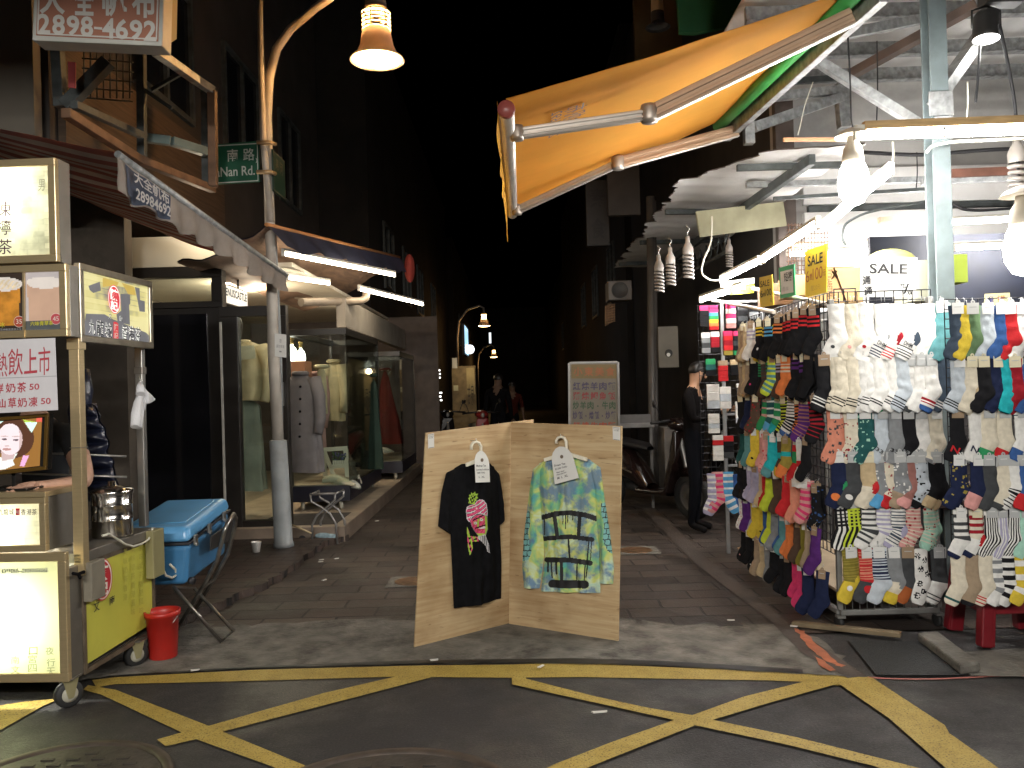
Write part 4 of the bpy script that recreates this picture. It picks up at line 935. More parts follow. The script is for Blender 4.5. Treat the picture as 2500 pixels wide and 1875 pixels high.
b = MB(); X0, X1 = q(300, 640).x, q(543, 640).x; b.bx((X0, YS - .03, 2.30), (X1, YS + .09, 2.36), darkf); b.bx((X0, YS - .03, 2.60), (X1, YS + .09, 2.70), darkf); b.bx((X0, YS - .03, 2.36), (X0 + .09, YS + .09, 2.60), darkf); b.bx((X1 - .10, YS - .03, 2.36), (X1, YS + .09, 2.60), darkf); b.build('transom_frame', shop, .004)
b = MB(); b.bx((X0 + .09, YS + .03, 2.36), (X1 - .10, YS + .036, 2.60), pane); b.build('transom_pane', shop)
# glazed door bay
W0, W1 = q(548, 1000).x, q(706, 1000).x
b = MB(); b.bx((W0 - .02, YS - .04, .10), (W0 + .16, YS + .06, 2.20), darkf); b.bx((W1 - .12, YS - .04, .10), (W1, YS + .06, 2.20), darkf); b.bx((W0 + .16, YS - .04, .10), (W1 - .12, YS + .06, .21), darkf); b.bx((W0 - .02, YS - .04, 2.20), (W1, YS + .06, 2.30), darkf); b.build('door_frame', shop, .005)
b = MB(); b.bx((W0 + .16, YS, .21), (W1 - .12, YS + .008, 2.20), pane); b.build('door_pane', shop)
b = MB(); b.bx((W0 - .012, YS - .05, .12), (W0 + .01, YS - .042, 2.15), M('strip_white', (.55, .53, .48), .5)); b.build('edge_trim', shop)
b = MB(); b.bx((W1 - .06, YS - .09, 1.32), (W1 - .03, YS - .05, 1.55), steel); b.build('door_handle', shop, .004)
# soffit and walls inside
b = MB(); b.bx((q(284, 600).x, YS - .02, 2.705), (q(548, 600).x, YS + .06, 3.0), ceil); b.build('white_fascia', shop)
b = MB(); b.bx((-4.6, YS + .12, 2.70), (-2.15, 14.6, 2.74), ceil); b.build('ceiling', shop)
b = MB(); b.bx((-4.7, 8.1, .05), (-4.6, 14.6, 2.75), plast); b.bx((-4.6, 14.5, .05), (-1.3, 14.6, 2.75), M('shop_back', (.10, .08, .07), .8)); b.bx((-4.6, 8.12, .04), (-1.75, 14.5, .10), M('shop_floor', (.32, .28, .22), .5, var=.2, vs=3)); b.build('inner_wall', shop)
# wall left of the shop, in shade behind the cart
old = M('old_wall', (.10, .082, .065), .9, var=.35, vs=2.5, dirt=.7, dcol=(.03, .025, .02))
b = MB(); b.bx((-6.4, 7.4, 0), (-3.47, 7.55, 3.3), old); b.build('side_wall', shop)
# spotlights in the soffit
lampw = E('spot_glow', (1, .80, .52), 60)
for i, (x, y, Y) in enumerate(((555, 690, 9.3), (605, 707, 9.7))):
    p = q(x, y, Y); z = 2.80 if Y < 9 else 2.70; d = ray(x, y); p = C0 + d * ((z - CAMH) / d.z)
    r = thing('spotlight', 'x', 'x', p); del r['label'], r['category']; r.parent = shop; r.location = p - wloc(shop)
    b = MB(); b.lathe([(.05, -.002), (.062, -.012), (.075, -.008), (.078, 0)], p, M('spot_ring', (.6, .58, .52), .4), 20); b.build('ring', r)
    b = MB(); b.lathe([(0, -.006), (.05, -.006)], p - Z * .002, lampw, 20); b.build('lens', r)
    l = lamp('spot', p - Z * .06, 14, (1, .82, .58), .05)
lamp('fascia_light', P(478, 560, 7.7), 5, (1, .84, .6), .04); lamp('shop_room_light', V((-2.9, 9.4, 2.55)), 22, (1, .84, .62), .1); lamp('shop_room_light', V((-2.5, 11.6, 2.5)), 3, (1, .84, .62), .1)
# small hanging box sign by the door
def along(x, y, X): return PX(x, y, X)
XS_ = q(542, 720, 8.05).x
sg = [along(541, 745, XS_), along(606, 752, XS_), along(606, 712, XS_), along(541, 686, XS_)]
zA, zB = (sg[0].z + sg[1].z) / 2, (sg[2].z + sg[3].z) / 2
y0, y1 = sg[0].y, sg[1].y
t = thing('box_sign', 'small lit white box sign with black letters hanging above the shop door', 'sign', V((XS_, (y0 + y1) / 2, zA)))
b = MB(); b.bx((XS_ - .10, y0, zA), (XS_ - .004, y1, zB), darkf); b.build('casing', t, .004)
b = MB(); b.bx((XS_ - .003, y0 + .02, zA + .015), (XS_, y1 - .02, zB - .015), M('sign_face', (.7, .68, .62), .4, emit=(1, .93, .80), es=.42)); b.text('VENUSCASTLE', V((XS_, y0 + .05, zA + .085)), V((XS_, y1 - .05, zA + .085)), V((XS_, y0 + .05, zA + .165)), ink, .002, bold=.02); b.build('face', t)
for f in (.25, .8):
    b = MB(); p = V((XS_ - .05, y0 + (y1 - y0) * f, zB)); b.tube([p, p + Z * (2.70 - zB)], .012, darkf, 8); b.build('hanging_rod', t)
# lamp post with its two pipes
gp_ = M('post_paint', (.24, .26, .27), .45, var=.2, vs=5, dirt=.5, dcol=(.12, .10, .08)); gpo = M('pole_paint', (.42, .38, .33), .5, var=.15, vs=6, dirt=.3, dcol=(.2, .15, .1))
base = G(693, 1335, .055); YP = base.y
lp = thing('street_lamp', 'tall grey lamp post with a bell-shaped lit lamp on a curved arm', 'street lamp', base)
b = MB(); c1 = P(679, 1076, YP); b.tube([base, base.lerp(c1, .04), base.lerp(c1, .05), c1, c1 + Z * .004, c1 + Z * .01], [.090, .090, .082, .077, .070, .045], gp_, 24); b.build('post_sleeve', lp)
b = MB(); pp = [c1, P(667, 850, YP), P(661, 600, YP), P(655, 420, YP), P(652, 280, YP), P(657, 190, YP), P(675, 120, YP), P(710, 70, YP - .05), P(770, 20, YP - .1), P(850, -35, YP - .2), P(895, -60, YP - .25), P(915, -55, YP - .3), P(917, -20, YP - .3)]
b.tube(pp, [.052, .05, .046, .044, .043, .042, .040, .038, .036, .034, .032, .032, .032], gpo, 16); b.build('post_pipe', lp)
lc = P(917, 5, YP - .3); k_ = (YP - .3) / 2000
b = MB(); b.lathe([(.03, .16), (.05, .13), (.085, .08), (.092, .04), (.094, .005), (.10, 0), (.10, -.03), (.06, -.03)], V((lc.x, lc.y, P(917, 20, lc.y).z)), M('lamp_cap', (.48, .40, .30), .5), 24); b.build('lamp_cap', lp)
zc0 = P(917, 76, lc.y).z; zr = P(917, 148, lc.y).z; zcap = P(917, 28, lc.y).z
b = MB()
for i in range(5):
    z = zcap - .015 - i * (zcap - zc0 - .03) / 4; b.lathe([(.118, -.006), (.128, -.006), (.128, .006), (.118, .006), (.118, -.006)], V((lc.x, lc.y, z)), M('lamp_cap'), 24)
for i in range(6):
    a = i * math.pi / 3 + .3; b.tube([V((lc.x + .122 * math.cos(a), lc.y + .122 * math.sin(a), z)) for z in (zcap - .01, zc0)], .006, M('lamp_cap'), 5)
b.build('lamp_louvre', lp)
b = MB(); b.lathe([(.085, zcap - zr - .02), (.085, zcap - zr - .045)], V((lc.x, lc.y, zr)), E('sodium_glass', (1, .50, .12), 6), 24); b.build('lamp_glass', lp)
h = zc0 - zr
b = MB(); b.lathe([(.122, h), (.128, h * .85), (.145, h * .5), (.18, h * .2), (.228, .015), (.236, 0), (.228, 0), (.175, h * .2), (.14, h * .5), (.10, h * .9)], V((lc.x, lc.y, zr)), M('lamp_shade', (.62, .52, .44), .5, transl=.08), 32); b.build('lamp_shade', lp)
b = MB(); b.lathe([(0, -.022), (.10, -.016), (.17, -.006), (.222, .004)], V((lc.x, lc.y, zr + .01)), E('sodium_lens', (1, .66, .28), 14), 32); b.build('lamp_lens', lp)
lamp('sodium_light', V((lc.x, lc.y, zr + .055)), 300, (1, .52, .18), .10); lamp('sodium_louvre_light', V((lc.x, lc.y, (zc0 + zcap) / 2)), 34, (1, .52, .18), .07)
b = MB(); b.tube([P(690, 1340, YP + .1), P(684, 900, YP + .1), P(676, 700, YP + .1), P(668, 560, YP + .1)], .022, gp_, 10); b.tube([P(660, 540, YP - .06), P(643, 340, YP - .06), P(637, 150, YP - .06), P(634, -30, YP - .06)], [.030, .03, .027, .025], gpo, 12)
b.build('service_pipe', lp)
for y in (348, 420): b = MB(); b.tube([P(628, y, YP - .10), P(660, y, YP - .12), P(672, y + 4, YP - .05)], .02, M('clamp_tan', (.42, .30, .17), .5, metal=.4), 8); b.build('clamp', lp)
# road name signs on the post
grn = M('sign_green', (.008, .095, .05), .45, var=.06); sgw = M('sign_white', (.55, .60, .55), .5, var=.03)
def board(name, label, c, n, rows, cat='street sign', grn=grn, sgw=sgw):
    t = thing(name, label, cat, (c[0] + c[1]) / 2)
    b = MB(); b.prism(c, -n * .015, grn)
    a, r, u = c[0], c[1] - c[0], c[3] - c[0]
    for (x0, x1, y0_, y1_) in ((.02, .98, .02, .045), (.02, .98, .955, .98), (.02, .035, .045, .955), (.965, .98, .045, .955)): b.quad(*[a + r * x + u * y + n * .0015 for x, y in ((x0, y0_), (x1, y0_), (x1, y1_), (x0, y1_))], sgw)
    for body, x0, x1, y0_, y1_, w in rows: b.text(body, a + r * x0 + u * y0_, a + r * x1 + u * y0_, a + r * x0 + u * y1_, sgw, .0025, bold=w)
    b.build('sign_plate', t)
    return t
Yg = YP + .05
c = [P(495, 452, Yg), P(634, 444, Yg), P(631, 344, Yg), P(493, 355, Yg)]
board('street_sign', 'green road sign reading DaNan Rd on the lamp post', c, V((0, -1, 0)), [('大', .12, .27, .55, .85, .01), ('南', .44, .63, .55, .86, .01), ('路', .72, .92, .55, .86, .01), ('DaNan Rd.', .10, .92, .18, .42, .012), ('›', .94, .97, .48, .60, .02)])
xs = P(672, 420, YP).x
c = [PX(669, 466, xs + .0), PX(697, 480, xs), PX(695, 385, xs), PX(668, 366, xs)]
zz0, zz1 = c[0].z, c[3].z
ya, yb = c[0].y, c[1].y
c = [V((xs, ya, zz0)), V((xs, yb, zz0)), V((xs, yb, zz1)), V((xs, ya, zz1))]
board('street_sign', 'dark green road sign seen edge-on behind the lamp post', c, V((1, 0, 0)), [('基', .2, .42, .55, .86, .01), ('河', .55, .8, .55, .86, .01)], grn=M('sign_green_dull', (.006, .030, .018), .6), sgw=M('sign_dull', (.14, .11, .08), .6))  # green and white both darkened in colour to stand for shade
# notice taped to the post
b = MB(); n_ = V((0, -1, 0)); c = [P(671, 870, YP - .07), P(699, 873, YP - .07), P(699, 817, YP - .07), P(670, 813, YP - .07)]; b.prism(c, V((0, .002, 0)), paper)
a, r, u = c[0], c[1] - c[0], c[3] - c[0]
for t_, x0, x1, y0_, y1_ in (('夜', .42, .62, .60, .78), ('請勿停車', .15, .85, .38, .52), ('一', .4, .6, .2, .26)): b.text(t_, a + r * x0 + u * y0_, a + r * x1 + u * y0_, a + r * x0 + u * y1_, M('faded_ink', (.25, .24, .25), .6), .002)
tag(b.build('paper_notice'), 'white paper notice taped to the pipes of the lamp post', 'notice')
# awnings over the shop front
def stripes(name, c1, c2, axis, freq, transl=.25, mot=.8):
    m, N, L, b, tc = nodes_of(name, .8)
    sx = N.new('ShaderNodeSeparateXYZ'); L.new(tc.outputs['Object'], sx.inputs[0])
    ma = N.new('ShaderNodeMath'); ma.operation = 'MULTIPLY'; ma.inputs[1].default_value = freq; L.new(sx.outputs[axis], ma.inputs[0])
    fr_ = N.new('ShaderNodeMath'); fr_.operation = 'FRACT'; L.new(ma.outputs[0], fr_.inputs[0])
    gt_ = N.new('ShaderNodeMath'); gt_.operation = 'GREATER_THAN'; gt_.inputs[1].default_value = .5; L.new(fr_.outputs[0], gt_.inputs[0])
    nz = N.new('ShaderNodeTexNoise'); nz.inputs['Scale'].default_value = 2.5; nz.inputs['Detail'].default_value = 6; L.new(tc.outputs['Object'], nz.inputs[0])
    x = N.new('ShaderNodeMixRGB'); x.inputs[1].default_value = (*c1, 1); x.inputs[2].default_value = (*c2, 1); L.new(gt_.outputs[0], x.inputs[0])
    r = ramp(N, [(.3, (.45, .42, .4)), (.65, (1, 1, 1))]); L.new(nz.outputs['Fac'], r.inputs[0])
    y = N.new('ShaderNodeMixRGB'); y.blend_type = 'MULTIPLY'; y.inputs[0].default_value = mot; L.new(x.outputs[0], y.inputs[1]); L.new(r.outputs[0], y.inputs[2]); L.new(y.outputs[0], b.inputs[0])
    t = N.new('ShaderNodeBsdfTranslucent'); L.new(y.outputs[0], t.inputs[0]); ms = N.new('ShaderNodeMixShader'); ms.inputs[0].default_value = transl
    L.new(b.outputs[0], ms.inputs[1]); L.new(t.outputs[0], ms.inputs[2]); L.new(ms.outputs[0], N['Material Output'].inputs[0]); return m
strm = stripes('striped_canvas', (.74, .68, .62), (.52, .22, .20), 1, 5.5, .4)
canv = M('canvas_grey', (.36, .31, .27), .85, var=.3, vs=3, transl=.35, dirt=.5, dcol=(.16, .12, .10))
A0, A1 = P(287, 376, 4.75), P(700, 672, 7.35)
aw = thing('striped_awning', 'faded red and white striped awning with a scalloped grey valance over the cart', 'awning', (A0 + A1) / 2)
wl = lambda v: V((-4.3, A0.y + (A1.y - A0.y) * v + .1, 3.45))
def awf(u, v):
    f = A0.lerp(A1, v); return f.lerp(wl(v), u) + Z * (-.04 * math.sin(math.pi * u) + .03 * noise.noise(V((u * 4, v * 7, 1))))
b = MB(); b.grid(awf, 24, 40, strm); b.grid(lambda u, v: awf(1 - u, v) + Z * .012, 12, 20, strm); b.build('canopy', aw)
def vf(u, v):
    f = A0.lerp(A1, u); hgt = .21 - .07 * u + .028 * abs(math.sin(u * math.pi * 9)) + .02 * noise.noise(V((u * 9, 1, 0)))
    return f - Z * (hgt * v) + V((.035 * noise.noise(V((u * 17, v * 1.5, 3))) * v + .02 * math.sin(u * 60) * v, 0, 0))
b = MB(); b.grid(vf, 130, 8, canv); b.grid(lambda u, v: vf(1 - u, v) + V((-.006, 0, 0)), 65, 4, canv); b.build('valance', aw)
b = MB(); b.tube([A0, A1], .022, zinc, 10); b.build('front_rail', aw)
b = MB(); vq = lambda u, v: vf(u, v) + V((.006, 0, 0))
blue_p = M('faded_blue', (.045, .06, .10), .8, var=.2)
b.grid(lambda u, v: vf(.02 + .20 * u, .16 + .80 * v) + V((.006, 0, 0)), 20, 6, blue_p)
for t_, v0, v1, u0, u1 in (('大全帆布', .22, .55, .035, .205), ('28984692', .62, .90, .045, .21)):
    b.text(t_, vf(u0, v1) + V((.03, 0, 0)), vf(u1, v1) + V((.03, 0, 0)), vf(u0, v0) + V((.03, 0, 0)), M('faded_white', (.42, .42, .42), .8), .004, bold=.02)
b.build('printed_patch', aw)
# tarpaulin awning deeper along the shops with its tubes
navy = M('tarp_navy', (.020, .022, .045), .7, var=.4, vs=3); brn = M('tarp_brown', (.24, .15, .10), .75, var=.35, vs=3, streak=(1, 1, 14))
B0, B1, B2, B3 = P(650, 548, 7.2), P(975, 628, 10.8), P(1002, 664, 11.0), P(700, 600, 7.3)
aw2 = thing('tarpaulin_awning', 'sagging dark blue tarpaulin awning lined in brown over the glass showcases', 'awning', (B0 + B1) / 2)
wb = lambda v: V((-3.0, 7.4 + 4.6 * v, 2.66))
b = MB(); b.grid(lambda u, v: (B0.lerp(B1, v)).lerp(wb(v), u) + Z * (.05 * noise.noise(V((u * 5, v * 9, 4))) - .08 * math.sin(math.pi * u)), 14, 40, navy)
b.grid(lambda u, v: (B0.lerp(B1, v)).lerp(wb(v), 1 - u) + Z * (-.014 + .05 * noise.noise(V(((1 - u) * 5, v * 9, 4))) - .08 * math.sin(math.pi * u)), 14, 40, brn); b.build('tarpaulin', aw2)
b = MB(); b.grid(lambda u, v: (B0.lerp(B1, u)).lerp(B3.lerp(B2, u), v) + V((.02 * math.sin(u * 40) * v, 0, -.05 * v * abs(math.sin(u * 17)))), 50, 6, navy); b.build('skirt', aw2)
b = MB(); b.tube([B0, B1], .018, M('orange_edge', (.45, .20, .07), .6), 8); b.build('edge_rope', aw2)
b = MB(); b.ball(P(1000, 655, 10.9), .12, M('red_cloth', (.25, .03, .02), .8), 12, 8, (.6, 1, 1.6)); b.build('rolled_end', aw2)
tubew = E('tube_warm', (1, .88, .68), 16)
def tube_light(a, c, label, w, group=None, r=.016, mat_=None, col=(1, .90, .74), holder=None):
    t = thing('tube_light', label, 'tube light', (V(a) + V(c)) / 2, group)
    d = (V(c) - V(a)).normalized()
    b = MB(); b.tube([a, c], r, mat_ or tubew, 10); b.build('tube', t)
    b = MB(); o_ = Z * (r + .022); b.beam(V(a) + o_ - d * .02, V(c) + o_ + d * .02, .034, .024, holder or M('batten_white', (.6, .57, .5), .5)); b.build('batten', t, .003)
    for p, s in ((a, -1), (c, 1)): b = MB(); b.box(V(p) + d * s * .015 + Z * .012, (.03, .03, .07), M('batten_white')); b.build('end_cap', t, .003)
    return t
tube_light(P(694, 620, 7.6), P(962, 672, 9.25), 'long warm fluorescent tube below the blue tarpaulin awning', 20)
tube_light(P(703, 678, 8.2), P(802, 692, 8.9), 'short warm fluorescent tube behind the lamp post pipes', 12)
tube_light(P(878, 706, 9.3), P(1031, 743, 11.1), 'warm fluorescent tube furthest along the alley under the tarpaulin edge', 16)
b = MB(); b.tube([P(735, 738, 8.6), P(880, 735, 9.6), P(893, 728, 9.7), P(895, 712, 9.7)], .045, M('duct_tan', (.28, .22, .16), .5, var=.2), 12); tag(b.build('drain_pipe'), 'pale drain pipe running above the glass showcases', 'pipe')
# bare wall band over the showcases
b = MB(); b.bx((-1.95, 9.2, 2.17), (-1.85, 14.4, 2.5), plast); tag(b.build('shopfront_lintel'), 'pale plaster lintel above the glass showcases', 'lintel')
# tiled step
tile = M('step_tile', (.22, .17, .13), .45, var=.3, vs=3.5, dirt=.3); tiles = M('step_top', (.40, .33, .25), .5, var=.25, vs=4)
b = MB(); b.bx((-3.2, 7.85, .0), (-1.64, 15.5, .15), tile); b.bx((-3.2, 7.86, .15), (-1.65, 15.4, .153), tiles); b.bx((-2.55, 7.98, .153), (-1.75, 8.75, .156), M('door_mat', (.05, .045, .042), .8, var=.3, vs=30))
b.lathe([(0, 0), (.035, 0)], P(738, 1316, 7.846), M('seal_black'), 16, V((0, -1, 0)))
tag(b.build('shop_step', bevel=.004), 'long tiled step in front of the shop showcases', 'step')
# showcases on castors
def showcase(x, y0, y1, w, h, label, name='display_case', zb=.15, back=True):
    t = thing(name, label, 'display case', (x - w / 2, (y0 + y1) / 2, zb))
    b = MB(); b.bx((x - w, y0, zb + .10), (x, y1, zb + .27), M('case_navy', (.012, .012, .022), .4, var=.2)); b.build('base', t, .005)
    b = MB(); b.bx((x - w + .03, y0 + .03, zb + .272), (x - .03, y1 - .03, zb + .28), tiles); b.build('deck', t)
    zt = zb + h
    for px_, py_ in ((x - w, y0), (x - w, y1 - .04), (x - .04, y1 - .04)): b = MB(); b.bx((px_, py_, zb + .27), (px_ + .04, py_ + .04, zt), darkf); b.build('upright', t, .003)
    b = MB(); b.bx((x - w, y0, zt), (x, y0 + .06, zt + .07), darkf); b.bx((x - w, y1 - .06, zt), (x, y1, zt + .07), darkf); b.bx((x - .06, y0 + .06, zt), (x, y1 - .06, zt + .07), darkf); b.bx((x - w, y0 + .06, zt), (x - w + .06, y1 - .06, zt + .07), darkf); b.build('top_frame', t, .003)
    b = MB(); b.bx((x - .008, y0 + .004, zb + .275), (x - .002, y1 - .04, zt), pane); b.build('side_pane', t)
    b = MB(); b.bx((x - w + .04, y0 + .002, zb + .275), (x - .009, y0 + .008, zt), pane); b.build('front_pane', t)
    for px_, py_ in ((x - .12, y0 + .08), (x - w + .12, y0 + .08), (x - .12, y1 - .1)):
        b = MB(); b.lathe([(0, -.018), (.045, -.018), (.05, 0), (.045, .018), (0, .018)], V((px_, py_, zb + .052)), M('hub_pale'), 18, V((1, .4, 0))); b.box((px_, py_, zb + .095), (.06, .06, .012), steel); b.build('castor', t)
    return t
showcase(-1.80, 8.95, 11.1, .66, 1.92, 'glass display case on castors with a white picture frame inside')
showcase(-1.62, 11.9, 13.6, .8, 1.80, 'second glass display case deeper in the alley holding a red dress')
# what hangs and stands in the windows
def garment(name, label, cat, cx, ztop, Y, wtop, wbot, length, col, sleeves=True, yaw=0, seed=1, buttons=False, hemcol=None):
    m = M(name + '_cloth_' + str(seed), col, .85, var=.22, vs=6, bump=.15, bs=150)
    R = Matrix.Rotation(yaw, 3, 'Z'); c = V((cx, Y, ztop))
    def f(u, v):
        a = 2 * math.pi * u; w = (wtop + (wbot - wtop) * v) / 2 * (min(1, .35 + v * 6) if v < .11 else 1)
        fold = 1 + .10 * math.sin(a * 7 + seed) * v + .08 * noise.noise(V((u * 9, v * 3, seed)))
        return c + R @ V((w * math.cos(a) * fold, w * .42 * math.sin(a) * fold, -length * v + .02 * noise.noise(V((u * 5, v * 4, seed)))))
    b = MB(); b.grid(f, 40, 30, m)
    if sleeves:
        for s in (-1, 1): b.tube([c + R @ V((s * wtop * .42, 0, -.05)), c + R @ V((s * (wtop * .58), -.02, -.25)), c + R @ V((s * (wtop * .62), -.05, -.48)), c + R @ V((s * (wtop * .56), -.09, -.64))], [.075, .07, .06, .052], m, 12)
    b.tube([c + R @ V((math.cos(a) * .07, math.sin(a) * .06, .0)) for a in [i * math.pi / 5 for i in range(11)]], .025, m, 8)
    if buttons:
        for k in range(5): b.ball(c + R @ V((.02, -wtop * .24 - .02 * k, -.14 - .13 * k)), .014, blk, 8, 5)
    o_ = tag(b.build(name), label, cat); return o_
garment('cream_jacket', 'cream jacket on a dress form behind the shop door glass', 'jacket', q(592, 800, 8.75).x, 2.00, 8.75, .50, .46, .62, (.62, .50, .30), seed=3, yaw=-.2)
garment('green_trousers', 'pale green wide trousers under the cream jacket in the shop window', 'trousers', q(590, 1000, 8.75).x, 1.42, 8.75, .40, .46, 1.0, (.20, .22, .17), sleeves=False, seed=5)
b = MB(); b.lathe([(.03, 0), (.05, .02), (.06, .12), (.075, .2), (.06, .28), (.0, .31)], V((q(575, 790, 8.75).x, 8.75, 1.98)), M('form_dark', (.03, .022, .018), .6), 16); tag(b.build('mannequin_neck'), 'dark mannequin head above the cream jacket', 'mannequin')
b = MB(); pcard = [P(585, 880, 8.55), P(625, 875, 8.55), P(620, 843, 8.55), P(584, 845, 8.55)]; b.prism(pcard, (0, .004, 0), M('card_cream', (.66, .60, .42), .6)); tag(b.build('card_sign'), 'cream card hanging on the jacket in the shop window', 'card')
garment('grey_coat', 'long grey buttoned coat hanging beside the lamp post at the shop', 'coat', P(733, 920, 8.7).x, P(733, 912, 8.7).z, 8.7, .34, .44, 1.05, (.125, .115, .115), seed=7, buttons=True)
garment('pink_coat', 'pink coat hanging behind the grey coat in the shop', 'coat', P(765, 915, 9.8).x, P(765, 912, 9.8).z, 9.8, .22, .26, 1.1, (.42, .24, .22), seed=8)
garment('sand_coat', 'sand coloured patterned coat in the glass display case', 'coat', P(815, 890, 10.3).x, P(815, 882, 10.3).z, 10.3, .22, .24, .75, (.34, .29, .18), seed=9)
garment('cream_scarf', 'cream scarf hanging in the glass display case beside the sand coat', 'scarf', P(785, 900, 9.6).x, P(785, 895, 9.6).z, 9.6, .10, .12, .55, (.46, .40, .26), sleeves=False, seed=10)
garment('green_dress', 'green satin dress at the far side of the glass display case', 'dress', P(905, 960, 10.7).x, 1.65, 10.7, .16, .30, 1.22, (.010, .028, .018), sleeves=False, seed=11)
garment('red_dress', 'red dress flaring out in the second glass display case', 'dress', P(940, 900, 12.6).x, 1.78, 12.6, .06, .52, 1.15, (.10, .006, .004), sleeves=False, seed=12)
# perfume lamps on a coral cabinet
bt = P(728, 920, 9.4); b = MB(); b.bx((bt.x - .11, 9.3, .9), (bt.x + .11, 9.6, P(728, 882, 9.4).z), M('coral', (.48, .20, .13), .6, var=.1)); tag(b.build('coral_cabinet', bevel=.01), 'coral pink cabinet in the shop under two glowing bottle lamps', 'cabinet')
for i, (x, y, s, lab) in enumerate(((713, 882, 1.15, 'taller glowing white bottle lamp on the coral cabinet'), (735, 882, .9, 'shorter glowing white bottle lamp on the coral cabinet'))):
    p = P(x, y, 9.4); t = thing('bottle_lamp', lab, 'lamp', p)
    b = MB(); b.lathe([(0, 0), (.055 * s, .005), (.06 * s, .03), (.055 * s, .09 * s), (.04 * s, .13 * s), (.018 * s, .15 * s), (.016 * s, .17 * s)], p, E('bottle_glow', (1, .93, .78), 4), 20); b.build('bottle', t)
    b = MB(); b.lathe([(.018 * s, .17 * s), (.026 * s, .18 * s), (.014 * s, .20 * s), (.028 * s, .22 * s), (.03 * s, .245 * s), (0, .25 * s)], p, M('stopper_gold', (.5, .36, .12), .3, metal=.6), 16); b.build('stopper', t)
# white frame with a picket planter, shoes
t = thing('picture_easel', 'white easel frame with a little picket flower box in the display case', 'easel', P(815, 1180, 9.25))
fr_ = [(785, 1096, 9.2), (844, 1092, 9.2)]
b = MB(); wq = M('frame_white', (.58, .53, .42), .6, var=.12)
for a, c in (((790, 1098, 9.2), (795, 1178, 9.2)), ((790, 1098, 9.2), (822, 1178, 9.15)), ((843, 1094, 9.2), (848, 1165, 9.2)), ((843, 1094, 9.3), (880, 1180, 9.6)), ((787, 1098, 9.2), (848, 1094, 9.2)), ((806, 1140, 9.17), (850, 1136, 9.2)), ((850, 1135, 9.3), (866, 1132, 9.5)), ((852, 1168, 9.3), (876, 1164, 9.5))): b.beam(P(*a), P(*c), .045, .02, wq, V((0, -1, 0)))
b.build('easel_frame', t)
b = MB()
for i in range(7): b.beam(P(814 + i * 4.5, 1138, 9.12), P(814 + i * 4.5, 1124, 9.12), .016, .006, wq, V((0, -1, 0)))
b.build('picket_box', t)
b = MB(); lv = [M('lavender', (.10, .09, .20), .8), M('herb_green', (.05, .09, .035), .8)]
for i in range(60):
    p = P(812 + rnd.random() * 32, 1105 + rnd.random() * 20, 9.13 + rnd.random() * .06); b.ball(p, .012, lv[i % 2], 5, 3)
b.build('lavender_flowers', t)
cr = M('canvas_cream', (.50, .46, .33), .8, var=.15)
def shoe(name, p, a, s, m, label, cat='shoe'):
    d = V((math.cos(a), math.sin(a), 0)); n_ = V((-d.y, d.x, 0)); b = MB()
    def f(u, v):
        an = 2 * math.pi * u; x = (v - .5) * .26 * s; w = (.035 + .012 * math.sin(v * math.pi) + .006 * v) * s * math.sin(math.pi * min(.98, max(.02, v))) ** .35
        hgt = (.085 - .05 * max(0, v - .35) / .65) * s * math.sin(math.pi * min(.97, max(.03, v))) ** .3
        return p + d * x + n_ * w * math.cos(an) + Z * (hgt * .5 + hgt * .5 * math.sin(an))
    b.grid(f, 14, 14, m); return tag(b.build(name), label, cat)
shoe('canvas_shoe', P(822, 1178, 9.05), .3, 1.2, cr, 'cream canvas shoe at the foot of the white easel'); shoe('canvas_shoe', P(838, 1186, 9.02), -.4, 1.2, cr, 'cream shoe lying in front of the other one in the display case')
shoe('canvas_shoe', P(862, 1192, 9.1), -.9, 1.2, M('shoe_silver', (.42, .42, .38), .35, var=.2), 'silvery shoe by the corner glass of the display case')
shoe('white_sneaker', P(932, 1108, 12.0), .9, 1.1, M('shoe_white', (.60, .55, .48), .6), 'white sneaker below the red dress, nearer the glass'); shoe('white_sneaker', P(942, 1106, 12.2), .8, 1.1, M('shoe_white'), 'white sneaker below the red dress, behind its pair')
# upper structure: signboard, steel canopy frame, building wall above
wallm = M('upper_wall', (.055, .046, .04), .85, var=.3, vs=1.5, dirt=.6, dcol=(.05, .04, .03)); wood = M('orange_boards', (.085, .055, .035), .7, var=.35, vs=3, streak=(.6, .6, 14))
def facade(name, label, x, y0, y1, z0, z1, m, wins, nrm, cat='building', wcol=None):
    """a building seen from the alley: wall block, windows with frame and sill"""
    t = thing(name, label, cat, (x, (y0 + y1) / 2, z0))
    th = 3.0 * -nrm
    b = MB(); b.bx((min(x, x + th), y0, z0), (max(x, x + th), y1, z1), m); b.build('wall', t)
    for (ya_, yb_, za_, zb_) in wins:
        w = MB(); xx = x + nrm * .02
        for l_, h_ in (((ya_, za_), (yb_, za_ + .06)), ((ya_, zb_ - .06), (yb_, zb_)), ((ya_, za_ + .06), (ya_ + .06, zb_ - .06)), ((yb_ - .06, za_ + .06), (yb_, zb_ - .06)), (((ya_ + yb_) / 2 - .03, za_ + .06), ((ya_ + yb_) / 2 + .03, zb_ - .06))): w.bx((min(x, xx + nrm * .03), l_[0], l_[1]), (max(x, xx + nrm * .03), h_[0], h_[1]), zincd)
        f_ = w.build('window', t)
        w = MB(); w.bx((min(x + nrm * .003, x + nrm * .012), ya_ + .06, za_ + .06), (max(x + nrm * .003, x + nrm * .012), yb_ - .06, zb_ - .06), wcol or M('window_dark', (.012, .014, .018), .1, var=.2)); w.build('pane', f_)
    return t
